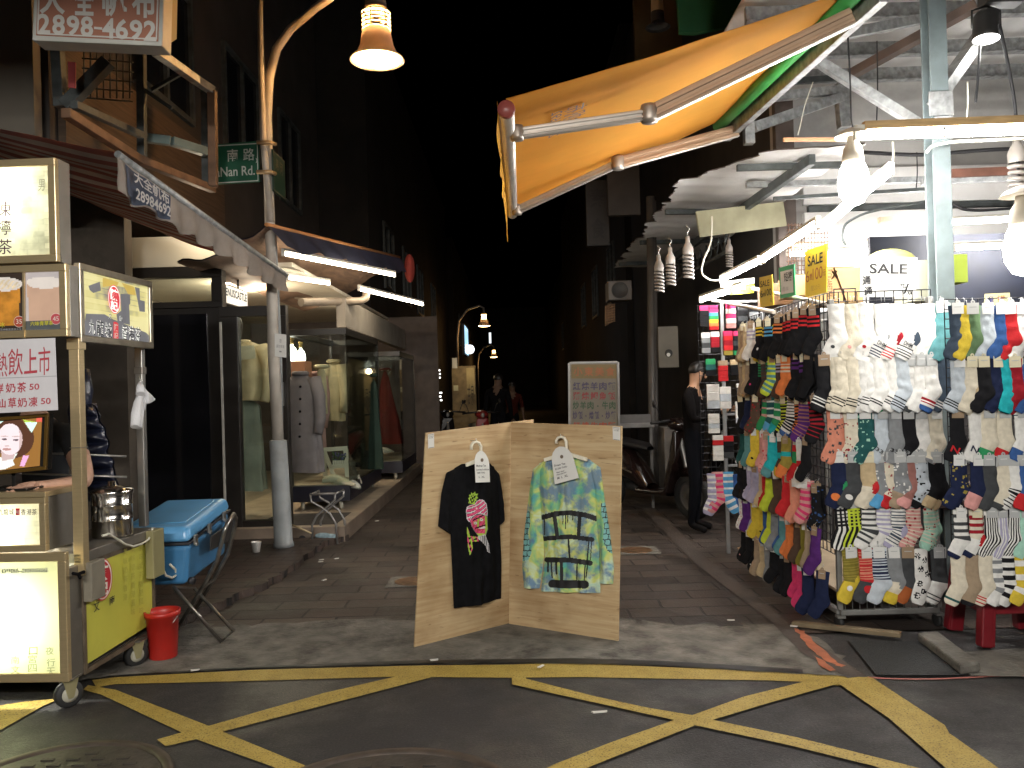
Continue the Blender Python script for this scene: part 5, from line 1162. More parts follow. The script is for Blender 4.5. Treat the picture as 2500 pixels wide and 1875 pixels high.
facade('left_building', 'dim building with boarded upper wall above the clothes shop', -3.45, 6.2, 15, 3.3, 8.5, wallm, [(7.6, 9.0, 4.4, 5.8), (10, 11.4, 4.4, 5.8), (12.4, 13.6, 4.4, 5.8)], 1)
b = MB(); b.bx((-3.44, 6.3, 3.35), (-3.38, 9.8, 4.25), wood)
tag(b.build('board_cladding'), 'brown horizontal boards behind the steel frame above the striped awning', 'cladding')
fr0 = thing('steel_canopy_frame', 'grey steel canopy frame standing above the striped awning', 'steel frame', P(350, 380, 6.2))
rust = M('frame_rust', (.17, .095, .055), .6, metal=.3, var=.3, vs=9)  # orange lamplight on the steel bars, put into their colour
def bar(name, pts, w, m, par):
    for a, c in zip(pts, pts[1:]): b = MB(); b.beam(P(*a), P(*c), w, w, m); b.build(name, par, .004)
bar('upright', [(518, 222, 6.3), (521, 455, 6.3)], .06, rust, fr0); bar('upright', [(503, 220, 6.9), (506, 450, 6.9)], .07, zincd, fr0)
bar('upright', [(140, 115, 5.6), (148, 262, 5.6)], .07, zincd, fr0); bar('upright', [(345, 110, 6.4), (347, 380, 6.4)], .06, zincd, fr0)
bar('top_rail', [(380, 125, 5.6), (480, 196, 6.2), (519, 222, 6.3)], .06, zinc, fr0); bar('lower_rail', [(160, 275, 5.0), (340, 390, 6.0), (520, 462, 7.0)], .06, rust, fr0)
bar('cross_rail', [(340, 335, 6.6), (420, 345, 6.6), (505, 372, 6.8)], .07, M('rail_green', (.14, .19, .18), .5, var=.25), fr0); bar('brace', [(160, 260, 5.5), (265, 150, 5.5)], .08, zincd, fr0)
bar('brace', [(370, 220, 6.4), (440, 180, 6.4)], .03, zincd, fr0); bar('brace', [(345, 215, 6.4), (420, 265, 6.4)], .03, zincd, fr0); bar('lower_rail', [(180, 255, 5.2), (345, 330, 6.2)], .05, zincd, fr0)
grd = MB()
for i in range(8): grd.tube([P(205 + i * 16, 110, 5.9), P(205 + i * 16, 240, 5.9)], .006, zincd, 4)
for j in range(6): grd.tube([P(200, 118 + j * 24, 5.9), P(325, 128 + j * 24, 5.9)], .006, zincd, 4)
tag(grd.build('window_grille'), 'thin wire window grille under the phone-number signboard', 'grille')
b = MB(); b.bx((-4.6, 6.0, 3.0), (-3.45, 6.1, 5.2), M('pale_tile_wall', (.15, .135, .11), .6, var=.15, vs=2)); tag(b.build('tiled_wall'), 'pale tiled wall behind the wire grille', 'wall')
bn = MB(); c = [P(167, 213, 5.3), P(184, 215, 5.3), P(184, 152, 5.3), P(166, 150, 5.3)]; bn.prism(c, (0, .01, 0), M('banner_red', (.32, .05, .05), .7, var=.2))
tag(bn.build('small_banner'), 'small red upright banner under the phone-number signboard', 'banner')
# phone number signboard, top corner
SBn = V((.05, -1, 0)).normalized()
sp0 = P(240, 60, 4.6)
so = lambda x, y, o=0: PL(x, y, sp0 + SBn * o, SBn)
t = thing('signboard', 'white and red signboard with a phone number above the awning', 'signboard', so(240, 112))
c = [so(78, 98), so(396, 112), so(402, -90), so(86, -104)]
b = MB(); b.prism(c, -SBn * .14, M('signbox_white', (.50, .50, .46), .5, var=.1, dirt=.3, dcol=(.3, .27, .2))); b.build('casing', t, .006)
b = MB(); b.prism([so(88, 86, .004), so(386, 101, .004), so(392, -85, .004), so(95, -98, .004)], -SBn * .003, M('sign_faded_red', (.40, .17, .11), .6, var=.15, vs=3)); b.build('face', t)
sw = M('sign_letter_white', (.62, .60, .56), .5, var=.05)
b = MB()
for i, (d, x) in enumerate(zip('2898-4692', (92, 128, 163, 197, 230, 250, 282, 317, 351))):
    y = 83 + i * 2.1; w = 20 if d == '-' else 31; h_ = 6 if d == '-' else 50; y2 = y - 20 if d == '-' else y
    b.text(d, so(x, y2, .006), so(x + w, y2 + 1.6, .006), so(x, y2 - h_, .006), sw, .002, bold=.03)
for ch, x, w in (('大', 97, 62), ('全', 180, 52), ('帆', 250, 60), ('布', 322, 58)): b.text(ch, so(x, 34 + (x - 97) * .04, .006), so(x + w, 36 + (x - 97) * .04, .006), so(x, -38, .006), sw, .002, bold=.03)
b.build('lettering', t)
b = MB(); c4 = [so(92, 82, .008), so(382, 96, .008), so(388, -82, .008), so(98, -94, .008)]
for i in range(4): b.beam(c4[i], c4[(i + 1) % 4], .008, .003, sw, SBn)
b.build('border', t)
b = MB(); c = [so(396, 112, -.02), so(428, 92, -.5), so(432, -90, -.5), so(402, -90, -.02)]; b.prism(c, V((0, .02, 0)), M('ochre_panel', (.34, .26, .10), .6, var=.15)); b.build('return_panel', t)
# ------------------------------------------------------------------ orange awning over the alley
oc = stripes('orange_canvas', (.86, .46, .06), (.84, .44, .056), 1, 1.3, .62, .22)
alu = M('aluminium', (.55, .51, .46), .4, metal=.75, var=.08, vs=8); alud = M('arm_bronze', (.34, .23, .15), .5, metal=.5, var=.1)  # upper arms coloured brown for the orange light reflected onto them
Q0, Q1 = P(1236, 266, 4.2), P(1251, 522, 6.75)                       # front rail, near end and far end
R0, R1 = P(2078, 2, 4.25), P(1752, 312, 6.4)                          # roller at the wall
oa = thing('orange_awning', 'orange fold-arm awning stretched over the alley from a green roller', 'awning', (Q0 + R1) / 2)
def of(u, v):
    p = Q0.lerp(Q1, v).lerp(R0.lerp(R1, v), u)
    return p - Z * (.018 * math.sin(math.pi * u) - .008 * noise.noise(V((u * 6, v * 3, 2))) - .010 * math.sin(v * 9 + u * 3) * u) + Z * .05
b = MB(); b.grid(lambda u, v: of(u, v), 40, 40, oc); b.grid(lambda u, v: of(1 - u, v) + Z * .004, 20, 20, oc); b.build('canopy', oa)
b = MB(); b.tube([Q0, Q1], .042, alu, 16); d = (Q0 - Q1).normalized(); b.lathe([(.0, .012), (.044, .008), (.046, 0), (.046, -.02)], Q0, M('cap_red', (.22, .05, .04), .4), 20, d); b.build('front_rail', oa)
vfl = lambda u, v: Q0.lerp(Q1, u * 1.0) + V((-.045, 0, 0)) + Z * (.045 - v * (.20 + .02 * math.sin(u * 30) + (.10 if u > .95 else 0))) + V((.02 * noise.noise(V((u * 14, v * 2, 7))) * v, 0, 0))
b = MB(); b.grid(vfl, 50, 6, oc); b.build('front_valance', oa)
b = MB(); b.tube([R0 + V((.02, -.1, .03)), R1 + V((.02, .05, .03))], .047, M('roller_green', (.035, .26, .05), .55, var=.2, vs=5), 16); b.build('roller', oa)
b = MB(); b.beam(R0 + V((.10, -.15, -.02)), R1 + V((.10, .1, -.02)), .05, .12, zinc); b.build('roller_bracket', oa, .004)
def arm(e0, el, sh, nm='folding_arm'):
    t = thing(nm, 'x', 'x', e0); del t['label'], t['category']; t.parent = oa; t.location = e0 - wloc(oa)
    for a, c, m, n_ in ((e0, el, alu, 'forearm'), (el, sh, alud, 'upper_arm')):
        b = MB(); dd, s, u = basis(c - a)
        k = 1.0 if n_ == 'forearm' else 1.6; b.beam(a, c, .030, .055 * k, m); b.beam(a + s * .020 + u * .012 * k, c + s * .020 + u * .012 * k, .009, .016 * k, m); b.beam(a + s * .020 - u * .016 * k, c + s * .020 - u * .016 * k, .009, .012 * k, m)
        b.beam(a - s * .020 + u * .012 * k, c - s * .020 + u * .012 * k, .009, .016 * k, m); b.beam(a - s * .020 - u * .016 * k, c - s * .020 - u * .016 * k, .009, .012 * k, m); b.beam(a - u * (.0275 * k + .004), c - u * (.0275 * k + .004), .04, .0075, alu)
        for f in (.06, .94): b.lathe([(0, .004), (.012, .004), (.012, 0)], a.lerp(c, f) - s * .0251, M('seal_black'), 10, -s)
        b.build(n_, t, .004)
    for p, s_ in ((el, 1.0), (e0, .8)): b = MB(); b.lathe([(0, -.05 * s_), (.045 * s_, -.05 * s_), (.05 * s_, -.03 * s_), (.05 * s_, .03 * s_), (.045 * s_, .05 * s_), (0, .05 * s_)], p, M('joint_cast', (.34, .30, .26), .45, metal=.7, var=.2), 16); b.build('elbow_joint', t)
arm(P(1262, 325, 4.55), P(1585, 278, 4.62), P(2082, 38, 4.3)); arm(P(1262, 512, 6.45), P(1508, 398, 6.2), P(1800, 318, 6.3))
b = MB()
for k, (t_, f) in enumerate((('大全帆布', .2), ('2898', .5))):
    pass
st = M('stencil_grey', (.22, .17, .13), .8, var=.1)
cpt = [of(.14, .34), of(.14, .16), of(.26, .34)]
for i, (t_, a, h) in enumerate((('28984692', 0, .3), ('大全帆布', .36, 1.0))):
    o0, o1, o2 = [q - Z * .012 for q in cpt]
    r, u = o1 - o0, o2 - o0
    b.text(t_, o0 + u * a, o0 + u * a + r, o0 + u * h, st, -.004)
b.build('stencil', oa)
# ------------------------------------------------------------------ the corner building and its steel roof
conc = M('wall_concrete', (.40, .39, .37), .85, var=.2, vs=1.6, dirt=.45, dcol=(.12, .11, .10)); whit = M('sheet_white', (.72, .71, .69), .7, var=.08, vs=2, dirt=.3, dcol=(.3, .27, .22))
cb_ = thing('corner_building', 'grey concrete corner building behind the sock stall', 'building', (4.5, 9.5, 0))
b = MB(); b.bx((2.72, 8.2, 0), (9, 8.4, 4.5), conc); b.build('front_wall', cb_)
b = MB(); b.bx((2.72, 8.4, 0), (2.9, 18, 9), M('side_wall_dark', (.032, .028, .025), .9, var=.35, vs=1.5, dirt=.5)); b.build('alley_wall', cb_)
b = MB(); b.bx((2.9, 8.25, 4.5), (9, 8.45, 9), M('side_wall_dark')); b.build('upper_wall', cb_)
b = MB(); b.bx((2.68, 8.10, 0), (2.86, 8.195, 4.3), M('pillar_brown', (.09, .07, .06), .8, var=.3)); b.build('corner_pillar', cb_)
b = MB(); b.bx((2.95, 8.12, 2.1), (9, 8.195, 3.09), whit); b.bx((2.95, 8.13, 3.17), (9, 8.195, 3.52), whit); b.bx((3.0, 8.13, 3.1), (9, 8.195, 3.16), zincd); b.build('wall_sheeting', cb_)
rf = thing('steel_roof', 'white sheet roof on galvanised purlins over the sock stall', 'roof', (4.2, 6.5, 4.3))
b = MB()
def rsh(u, v): return V((1.95 + u * 6, 4.9 + v * 3.3, 4.55 - .10 * v + .012 * math.cos(u * 150)))
b.grid(rsh, 120, 3, whit); b.grid(lambda u, v: rsh(1 - u, v) + Z * .02, 60, 3, whit); b.build('roof_sheet', rf)
for y, z, x0, x1 in ((5.6, 4.42, 1.95, 8), (6.55, 4.36, 1.95, 8), (7.25, 4.34, 2.0, 8), (7.8, 4.32, 2.1, 8)):
    b = MB(); b.beam((x0, y, z), (x1, y, z), .05, .13, zinc); b.beam((x0, y - .03, z - .06), (x1, y - .03, z - .06), .06, .012, zinc); b.build('purlin', rf, .003)
def rbar(nm, a, c, w, m, h=None):
    b = MB(); b.beam(P(*a), P(*c), w, h or w, m); b.build(nm, rf, .003)
rbar('brace', (2385, 12, 6.3), (2078, 182, 6.9), .10, M('brace_brown', (.11, .075, .06), .6, var=.3), .07); rbar('brace', (1978, 138, 5.6), (2240, 302, 5.4), .085, zinc, .06)
rbar('brace', (2395, 85, 5.4), (2272, 262, 5.2), .09, zinc, .07); rbar('rafter', (2040, 88, 6.0), (2260, 45, 6.4), .07, zinc); rbar('rafter', (1852, 240, 6.6), (2056, 220, 6.9), .07, zinc); rbar('rafter', (1838, 312, 6.5), (2056, 236, 6.9), .08, zinc)
rbar('rafter', (1795, 110, 5.2), (1985, 25, 4.7), .06, zincd); rbar('hanger_post', (1825, 258, 6.4), (1829, 352, 6.4), .075, zinc); rbar('hanger_post', (2052, 205, 7.2), (2062, 312, 7.2), .10, zinc); rbar('rafter', (1845, 205, 6.5), (2060, 190, 7.0), .05, zincd)
col = thing('steel_column', 'tall grey-blue steel column carrying the roof through the sock stall', 'column', G(2330, 1500, 0))
cA, cB = P(2268, 40, 5.15), P(2312, 760, 5.15); cB2 = cA + (cB - cA) * ((cA.z) / (cA.z - cB.z)); cx_ = (cA.x + cB.x) / 2
b = MB(); cm = M('column_paint', (.15, .185, .19), .5, var=.2, vs=7, dirt=.3); b.bx((cx_ - .055, 5.1, 0), (cx_ + .055, 5.112, 4.35), cm); b.bx((cx_ - .055, 5.20, 0), (cx_ + .055, 5.212, 4.35), cm); b.bx((cx_ - .006, 5.112, 0), (cx_ + .006, 5.20, 4.35), cm); b.build('column_shaft', col, .002)
b = MB(); b.bx((cx_ - .075, 5.085, 3.05), (cx_ + .075, 5.099, 3.2), zinc); b.bx((cx_ - .05, 5.07, 2.9), (cx_ + .06, 5.084, 3.04), zinc); b.build('splice_plate', col, .003)
# ragged low canopy along the alley
E0, E1, EM = P(1864, 372, 6.3), P(1490, 655, 12.0), P(1657, 441, 7.1)
cn = thing('ragged_canopy', 'white sheet canopy with a torn ragged edge above the alley side', 'canopy', (E0 + E1) / 2)
W0_, W1_ = V((2.75, 6.3, E0.z + .02)), V((2.75, 12.0, E1.z + .06))
shw = M('canopy_white', (.74, .72, .69), .75, var=.08, vs=3, dirt=.35, dcol=(.14, .11, .09))
def cnf(u, v):
    w_ = v * 17 + 1.5 * noise.noise(V((v * 9, 5, 2))); hs = math.sin(math.floor(w_) * 91.7) * .5 + .5
    rg = (.02 + .085 * hs * (.35 + .65 * (w_ % 1)) + .06 * noise.noise(V((v * 70, 9, 1))) + .05 * noise.noise(V((v * 24, 3, 1)))) * (1 - u)
    f = E0.lerp(EM, v / .16) if v < .16 else EM.lerp(E1, (v - .16) / .84); w = W0_.lerp(W1_, v); w.y = f.y + (.25 if v > .16 else .25 - (.16 - v) * 2)
    p = f.lerp(w, max(0, u)); p.x += rg
    return p + Z * (.004 * math.cos(v * 120) + .02 * noise.noise(V((u * 4, v * 8, 5))))
b = MB(); b.grid(cnf, 10, 260, shw); b.grid(lambda u, v: cnf(1 - u, v) + Z * .012, 6, 100, M('canopy_top', (.16, .12, .10), .8, var=.4)); b.build('sheet', cn)
for v in (.06, .34, .62, .9): b = MB(); b.beam(cnf(.02, v) - Z * .04, cnf(1, v) - Z * .04, .04, .05, zincd); b.build('rafter', cn)
b = MB(); p0, p1 = cnf(.45, 0) - Z * .09, cnf(.5, 1) - Z * .09; b.beam(p0, p1, .05, .08, zincd); b.build('long_beam', cn)
b = MB(); p2, p3 = p0.lerp(p1, .38) - Z * .12, p1 - Z * .12; b.beam(p2 - Z * .2, p3 - Z * .2, .03, .03, zincd)
for i in range(14):
    a = p2.lerp(p3, i / 14); c = p2.lerp(p3, (i + .5) / 14) - Z * .2; e_ = p2.lerp(p3, (i + 1) / 14); b.tube([a, c, e_], .010, zincd, 4)
b.build('lattice_truss', cn)
b = MB(); b.beam(P(1704, 548, 7.6), P(1915, 522, 8.0), .02, .24, M('box_beam_cream', (.36, .34, .22), .6, var=.15)); tag(b.build('sheet_metal_box'), 'cream sheet-metal panel hanging below the ragged canopy', 'metal box')
# rails, battens and cables above the socks
hr = lambda nm, lab, a, c, w, m, cat='rail': (lambda b: tag(b.build(nm, bevel=.002), lab, cat))(MB().beam(P(*a), P(*c), w, w, m))
hr('wooden_rail', 'orange wooden rail end lying above the lit bulb', (1912, 341, 5.3), (2085, 341, 5.3), .022, M('rail_orange', (.36, .17, .08), .6, var=.2)); hr('wooden_batten', 'tan wooden batten tied over the twin tubes', (2108, 308, 4.45), (2500, 293, 4.45), .045, M('batten_tan', (.42, .28, .13), .6, var=.25, streak=(1, 8, 8)))
hr('steel_rail', 'grey steel rail crossing the wall under the ragged canopy', (1875, 412, 7.0), (2050, 400, 7.2), .07, zinc); hr('steel_rail', 'thin lower steel rail crossing the wall by the lit bulb', (1822, 452, 7.2), (2270, 438, 7.2), .05, zinc); hr('steel_rail', 'narrow steel rail with a white tip above the leaning tube', (1888, 485, 6.9), (2262, 462, 6.9), .03, zincd)
hr('steel_rail', 'brown steel rail along the wall beside the column', (2320, 425, 7.8), (2560, 415, 7.8), .08, M('rail_brown', (.22, .10, .07), .6, var=.3)); hr('steel_rail', 'blue-grey rail with hooks beside the column', (2250, 445, 7.0), (2560, 432, 7.0), .045, zinc)
hr('timber_beam', 'pale timber beam behind the column over the boxes', (2145, 538, 7.4), (2275, 528, 7.4), .05, M('timber', (.40, .32, .22), .7, var=.2)); hr('timber_beam', 'long pale timber beam over the row of back tubes', (1930, 600, 7.6), (2560, 575, 7.6), .06, M('timber'))
cw = M('cable_dark', (.02, .02, .022), .6); cwh = M('cable_white')
def cable(lab, pts, r=.006, m=None):
    pp = [P(*p) for p in pts]; out = []
    for a in range(len(pp) - 1):
        for k in range(5): out.append(pp[a].lerp(pp[a + 1], k / 5))
    out.append(pp[-1])
    for _ in range(3): out = [out[0]] + [(out[i - 1] + out[i] * 2 + out[i + 1]) / 4 for i in range(1, len(out) - 1)] + [out[-1]]
    b = MB(); b.tube(out, r, m or cw, 6); return tag(b.build('cable'), lab, 'cable')
cable('thick grey cable drooping from the column down past the tubes', [(2270, 490, 6), (2180, 505, 6), (2110, 520, 6), (2062, 545, 6), (2055, 580, 6), (2065, 600, 6)], .010, zincd); cable('white cable looping under the cream panel', [(1738, 528, 7.0), (1738, 590, 7.0), (1715, 640, 7.0), (1712, 670, 7.0), (1735, 685, 7.0), (1762, 684, 7.0)], .008, cwh)
cable('white cable curving off the column head', [(2262, 372, 4.9), (2275, 355, 4.9), (2330, 345, 4.9), (2420, 342, 4.9), (2540, 335, 4.9)], .010, cwh); cable('black cable hanging from the floodlight', [(2440, 60, 5.0), (2458, 140, 5.0), (2480, 260, 5.0), (2486, 430, 5.0)], .010); cable('short black cable hanging below the floodlight', [(2392, 110, 5.2), (2388, 190, 5.2), (2382, 250, 5.2)], .008)
cable('black wire dropping from the roof to the bulb', [(2070, 90, 5.0), (2076, 200, 5.0), (2078, 300, 4.95), (2086, 325, 4.9)], .005); cable('thin wire dangling beside the brace', [(1985, 200, 5.8), (1965, 255, 5.8), (1948, 330, 5.8)], .003, cwh); cable('bundle of wires sagging across the wall behind the twin tubes', [(2110, 372, 7.5), (2250, 380, 7.5), (2400, 366, 7.5), (2560, 360, 7.5)], .018)
cable('dark hose on the wall beside the column', [(2318, 492, 7.8), (2350, 512, 7.8), (2400, 515, 7.8), (2560, 500, 7.8)], .014)
for i, (x, y0, y1, Y) in enumerate(((2180, 346, 405, 5.6), (2141, 100, 330, 6.6), (2238, 372, 470, 7.0), (2362, 200, 290, 5.0))): cable(['white cord hanging from the twin tubes', 'dark drop wire in front of the grey wall', 'thin chain hanging beside the column', 'white cord hanging over the twin tubes'][i], [(x, y0, Y), (x + 2, (y0 + y1) / 2, Y), (x - 2, y1, Y)], .005 if i else .008, cwh if i in (0, 3) else cw)
# lamps of the sock stall
tubec = E('tube_cool', (1, .97, .94), 105); tubed = E('tube_side', (1, .97, .94), 66)
tl2 = lambda a, c, lab, r=.016, m=tubec: tube_light(P(*a), P(*c), lab, 0, None, r, m)
tl2((2172, 420, 4.8), (2012, 556, 5.75), 'brightest leaning fluorescent tube right below the glowing bulb', .02); tl2((1994, 549, 5.0), (1864, 634, 6.05), 'fluorescent tube over the alley side of the socks, nearer the column'); tl2((1852, 640, 6.1), (1762, 684, 7.2), 'fluorescent tube over the alley side, behind the first one', .016, tubed); tl2((1812, 702, 6.3), (1712, 733, 7.5), 'lowest fluorescent tube reaching into the alley above the grey wire rack', .016, tubed)
tl2((2098, 331, 4.45), (2300, 325, 4.45), 'twin tube fitting section beside the glowing bulb', .022); tl2((2306, 325, 4.45), (2520, 318, 4.45), 'twin tube fitting section at the photo edge, above the column', .022)
tl2((1928, 622, 7.5), (2268, 606, 7.5), 'tube lighting the back wall between the yellow sign and the column'); tl2((2212, 548, 7.3), (2282, 543, 7.3), 'short tube end glowing behind the column'); tl2((2322, 544, 6.6), (2560, 532, 6.6), 'upper bright tube beside the column at the photo edge'); tl2((2332, 607, 6.6), (2560, 596, 6.6), 'lower bright tube beside the column at the photo edge')
def bulb(px, py, Y, s, label, on=True):
    p = P(px, py, Y); t = thing('hanging_bulb', label, 'bulb', p)
    if on:
        b = MB(); b.lathe([(0, -.17 * s), (.05 * s, -.15 * s), (.082 * s, -.09 * s), (.088 * s, -.03 * s), (.075 * s, .04 * s), (.055 * s, .085 * s)], p, E('bulb_glow', (1, .96, .88), 46), 24); b.build('glass', t)
        b = MB(); b.lathe([(.058 * s, .085 * s), (.062 * s, .10 * s), (.05 * s, .17 * s), (.03 * s, .20 * s), (.028 * s, .235 * s), (.0, .24 * s)], p, M('bulb_base', (.45, .40, .32), .5), 20); b.build('socket', t)
        b = MB(); b.lathe([(.10 * s, .235 * s), (.075 * s, .26 * s), (.03 * s, .28 * s), (.0, .28 * s)], p, M('bulb_base'), 20); b.build('reflector', t)
    return t
bulb(2084, 432, 4.5, .95, 'large glowing bulb hanging below the wooden batten'); bulb(2497, 592, 4.1, 1.0, 'large glowing bulb cut by the photo edge above the socks')
def spiral(px, py, Y, s, label):
    p = P(px, py, Y); t = thing('spiral_bulb', label, 'bulb', p, 'unlit spiral bulbs'); m = M('cfl_glass', (.22, .20, .18), .35, var=.1)
    b = MB(); n = 90; b.tube([p + V((.036 * s * math.cos(i * .42), .036 * s * math.sin(i * .42), .15 * s - .19 * s * i / n)) for i in range(n)], .011 * s, m, 6); b.build('spiral_tube', t)
    b = MB(); b.lathe([(.042 * s, .15 * s), (.045 * s, .20 * s), (.03 * s, .235 * s), (.02 * s, .25 * s), (.02 * s, .30 * s), (0, .30 * s)], p, m, 16); b.build('base', t)
    b = MB(); b.tube([p + Z * .30 * s, p + Z * .33 * s, p + V((.02 * s, 0, .36 * s)), p + V((-.01 * s, 0, .39 * s))], .004, steel, 5); b.build('hook', t)
spiral(1610, 702, 6.8, .9, 'unlit spiral bulb hanging lowest over the alley'); spiral(1638, 686, 6.6, .9, 'unlit spiral bulb hanging second from the tube end'); spiral(1681, 668, 6.6, 1.0, 'unlit spiral bulb hanging highest, close to the lit tubes'); spiral(1781, 645, 8.0, .8, 'unlit spiral bulb in the shade behind the leaning tubes'); spiral(2486, 470, 5.0, 1.2, 'dark spiral bulb on a black cable beside the photo edge')
fl = thing('floodlight', 'black round floodlight hung from the roof at the photo top', 'floodlight', P(2408, 70, 5.2))
fp = P(2408, 68, 5.2); b = MB(); b.lathe([(0, .10), (.06, .10), (.075, .08), (.08, -.05), (.084, -.075), (.078, -.08)], fp, M('lamp_black', (.018, .017, .016), .45, var=.2), 28, V((.1, .1, 1))); b.build('lamp_body', fl)
b = MB(); b.lathe([(0, -.074), (.078, -.074)], fp, E('flood_lens', (1, .97, .92), 6), 24, V((.1, .1, 1))); b.build('lens', fl)
b = MB(); b.tube([fp + V((-.09, 0, .0)), fp + V((-.09, 0, .11)), fp + V((0, 0, .14)), fp + V((.09, 0, .11)), fp + V((.09, 0, 0))], .008, M('lamp_black'), 6); b.build('bracket', fl)
b = MB(); b.bx((fp.x - .02, fp.y - .06, fp.z + .14), (fp.x + .22, fp.y + .06, fp.z + .26), M('lamp_black')); b.build('gear_box', fl, .008)
lamp('flood_light', fp - Z * .14, 5, (1, .97, .92), .06)
# ------------------------------------------------------------------ things stacked behind the socks
card = M('cardboard', (.40, .25, .11), .8, var=.12, vs=4); cardd = M('cardboard_print', (.12, .05, .02), .7)
def boxat(name, label, x0, y0, x1, y1, Y, dep, m, cat='box', extra=None):
    a, c = P(x0, y1, Y), P(x1, y0, Y)
    b = MB(); b.bx((a.x, Y, a.z), (c.x, Y + dep, c.z), m)
    if extra: extra(b, a, c, Y)
    return tag(b.build(name, bevel=.004), label, cat)
def cig(b, a, c, Y):
    w = c.x - a.x; h = c.z - a.z
    b.text('R CIGARETTES', V((a.x + .015, Y - .001, c.z - .01)), V((a.x + .015, Y - .001, c.z - .01 - h * .78)), V((a.x + .05, Y - .001, c.z - .01)), cardd, .002, bold=.01)
    b.tube([V((a.x + w * .25, Y - .004, c.z)), V((a.x + w * .55, Y - .004, a.z))], .006, cardd, 5); b.tube([V((a.x + w * .2, Y - .006, c.z - .02)), V((a.x + w * .33, Y - .006, c.z - .07))], .005, cardd, 5); b.tube([V((a.x + w * .33, Y - .006, c.z - .02)), V((a.x + w * .2, Y - .006, c.z - .07))], .005, cardd, 5)
boxat('cardboard_box', 'tied cardboard carton beside the white sale sign', 2014, 652, 2105, 740, 5.3, .35, card, extra=cig)
boxat('cardboard_box', 'small brown carton behind the short-sock sign', 1935, 670, 1985, 722, 5.6, .3, card); boxat('cardboard_box', 'cream carton behind the white sale sign, next to the column', 2235, 634, 2290, 735, 5.35, .3, M('carton_cream', (.52, .52, .40), .8, var=.1)); boxat('white_box', 'white box behind the yellow sale sign', 2020, 615, 2090, 652, 5.5, .3, M('box_white2', (.7, .7, .68), .7))
p = P(2175, 640, 5.6); b = MB(); b.ball(p, .13, M('bag_yellow', (.50, .50, .16), .6, var=.2), 16, 10, (1.3, .8, .7)); tag(b.build('yellow_bag'), 'bulging yellow bag on top behind the white sale sign', 'bag')
boxat('green_box', 'lime green box beside the column above the hanging socks', 2330, 620, 2362, 690, 5.4, .2, M('lime', (.36, .45, .06), .7, var=.1)); boxat('brown_crate', 'brown open crate under the small yellow sale sign', 1880, 690, 1935, 745, 6.0, .3, M('crate_brown', (.22, .12, .06), .7, var=.3))
b = MB(); b.bx((3.05, 6.9, 1.95), (6, 6.95, 2.62), M('tarp_blue', (.005, .007, .016), .6, var=.4, vs=4)); tag(b.build('blue_tarpaulin'), 'dark blue tarpaulin hung behind the socks at the photo edge', 'tarpaulin')
b = MB(); b.bx((2.3, 7.2, .0), (6, 7.25, 1.95), M('stall_backing', (.04, .035, .035), .8, var=.3)); tag(b.build('stall_backing'), 'dark backing boards behind the hanging socks', 'backing')
mesh_ = MB(); wr = M('wire_rust', (.20, .11, .07), .6, metal=.3)
for i in range(13): mesh_.tube([P(1925 + i * 8, 545, 7.3), P(1925 + i * 8, 690, 7.3)], .004, wr, 4)
for j in range(13): mesh_.tube([P(1920, 550 + j * 11, 7.3), P(2024, 547 + j * 11, 7.3)], .004, wr, 4)
tag(mesh_.build('rusty_mesh'), 'rusty wire mesh panel behind the yellow sale sign', 'mesh panel')
# sale signs
syel = M('sign_yellow', (.66, .46, .02), .5, var=.05); sgr = M('sign_green2', (.03, .34, .13), .5, var=.05); swh = M('sign_board_white', (.68, .68, .64), .5, var=.03); brown = M('sign_brown', (.30, .07, .02), .5); sgy = M('sign_grey_text', (.38, .38, .38), .5)
def sale(name, label, quad, Y, m, rows, border=None, cat='sale sign', dY=0.0):
    c = [P(x, y, Y + (dY if i in (0, 3) else 0)) for i, (x, y) in enumerate(quad)]     # bl br tr tl
    n = (c[1] - c[0]).cross(c[3] - c[0]).normalized()
    b = MB(); b.prism(c, -n * .006, border or m)
    r, u = c[1] - c[0], c[3] - c[0]; o = c[0] + n * .001
    at = lambda x, y: c[0].lerp(c[1], x).lerp(c[3].lerp(c[2], x), y)
    if border: b.quad(*[at(x, y) + n * .001 for x, y in ((.10, .12), (.90, .12), (.90, .86), (.10, .86))], m)
    for body, x0, x1, y0, y1, mm, w in rows: b.text(body, at(x0, y0), at(x1, y0), at(x0, y1), mm, .003, bold=w)
    return tag(b.build(name), label, cat)
z3 = lambda *q: [(1700 + x * .3617, 580 + y * .3617) for x, y in q]
sale('sale_sign', 'tall yellow sale sign for six pairs in front of the wire mesh', z3((735, 405), (877, 370), (882, 40), (735, 92)), 4.95, syel, [('SALE', .14, .84, .64, .86, ink, .02), ('6', .05, .22, .31, .56, brown, .0), ('雙', .235, .36, .34, .48, brown, .01), ('100', .38, .84, .32, .57, brown, .0), ('元', .85, .97, .35, .48, brown, .01), ('1雙20元', .25, .75, .10, .22, M('sign_faint', (.5, .33, .04), .5), 0)], dY=.25)
sale('sale_sign', 'small yellow sale sign at the alley end of the socks', z3((430, 472), (521, 455), (510, 250), (425, 270)), 5.6, syel, [('SALE', .1, .8, .66, .86, ink, .01), ('6', .08, .28, .32, .55, ink, .01), ('雙', .3, .42, .34, .46, ink, .01), ('100', .44, .92, .34, .56, ink, .01), ('元', .8, .93, .1, .22, ink, 0)], dY=.2)
sale('short_sock_sign', 'green edged short-sock sign between the two yellow sale signs', z3((566, 412), (668, 392), (660, 178), (556, 205)), 5.3, swh, [('短襪', .34, .88, .50, .80, ink, .01), ('6雙100', .16, .6, .2, .36, sgy, 0)], border=sgr, dY=.2)
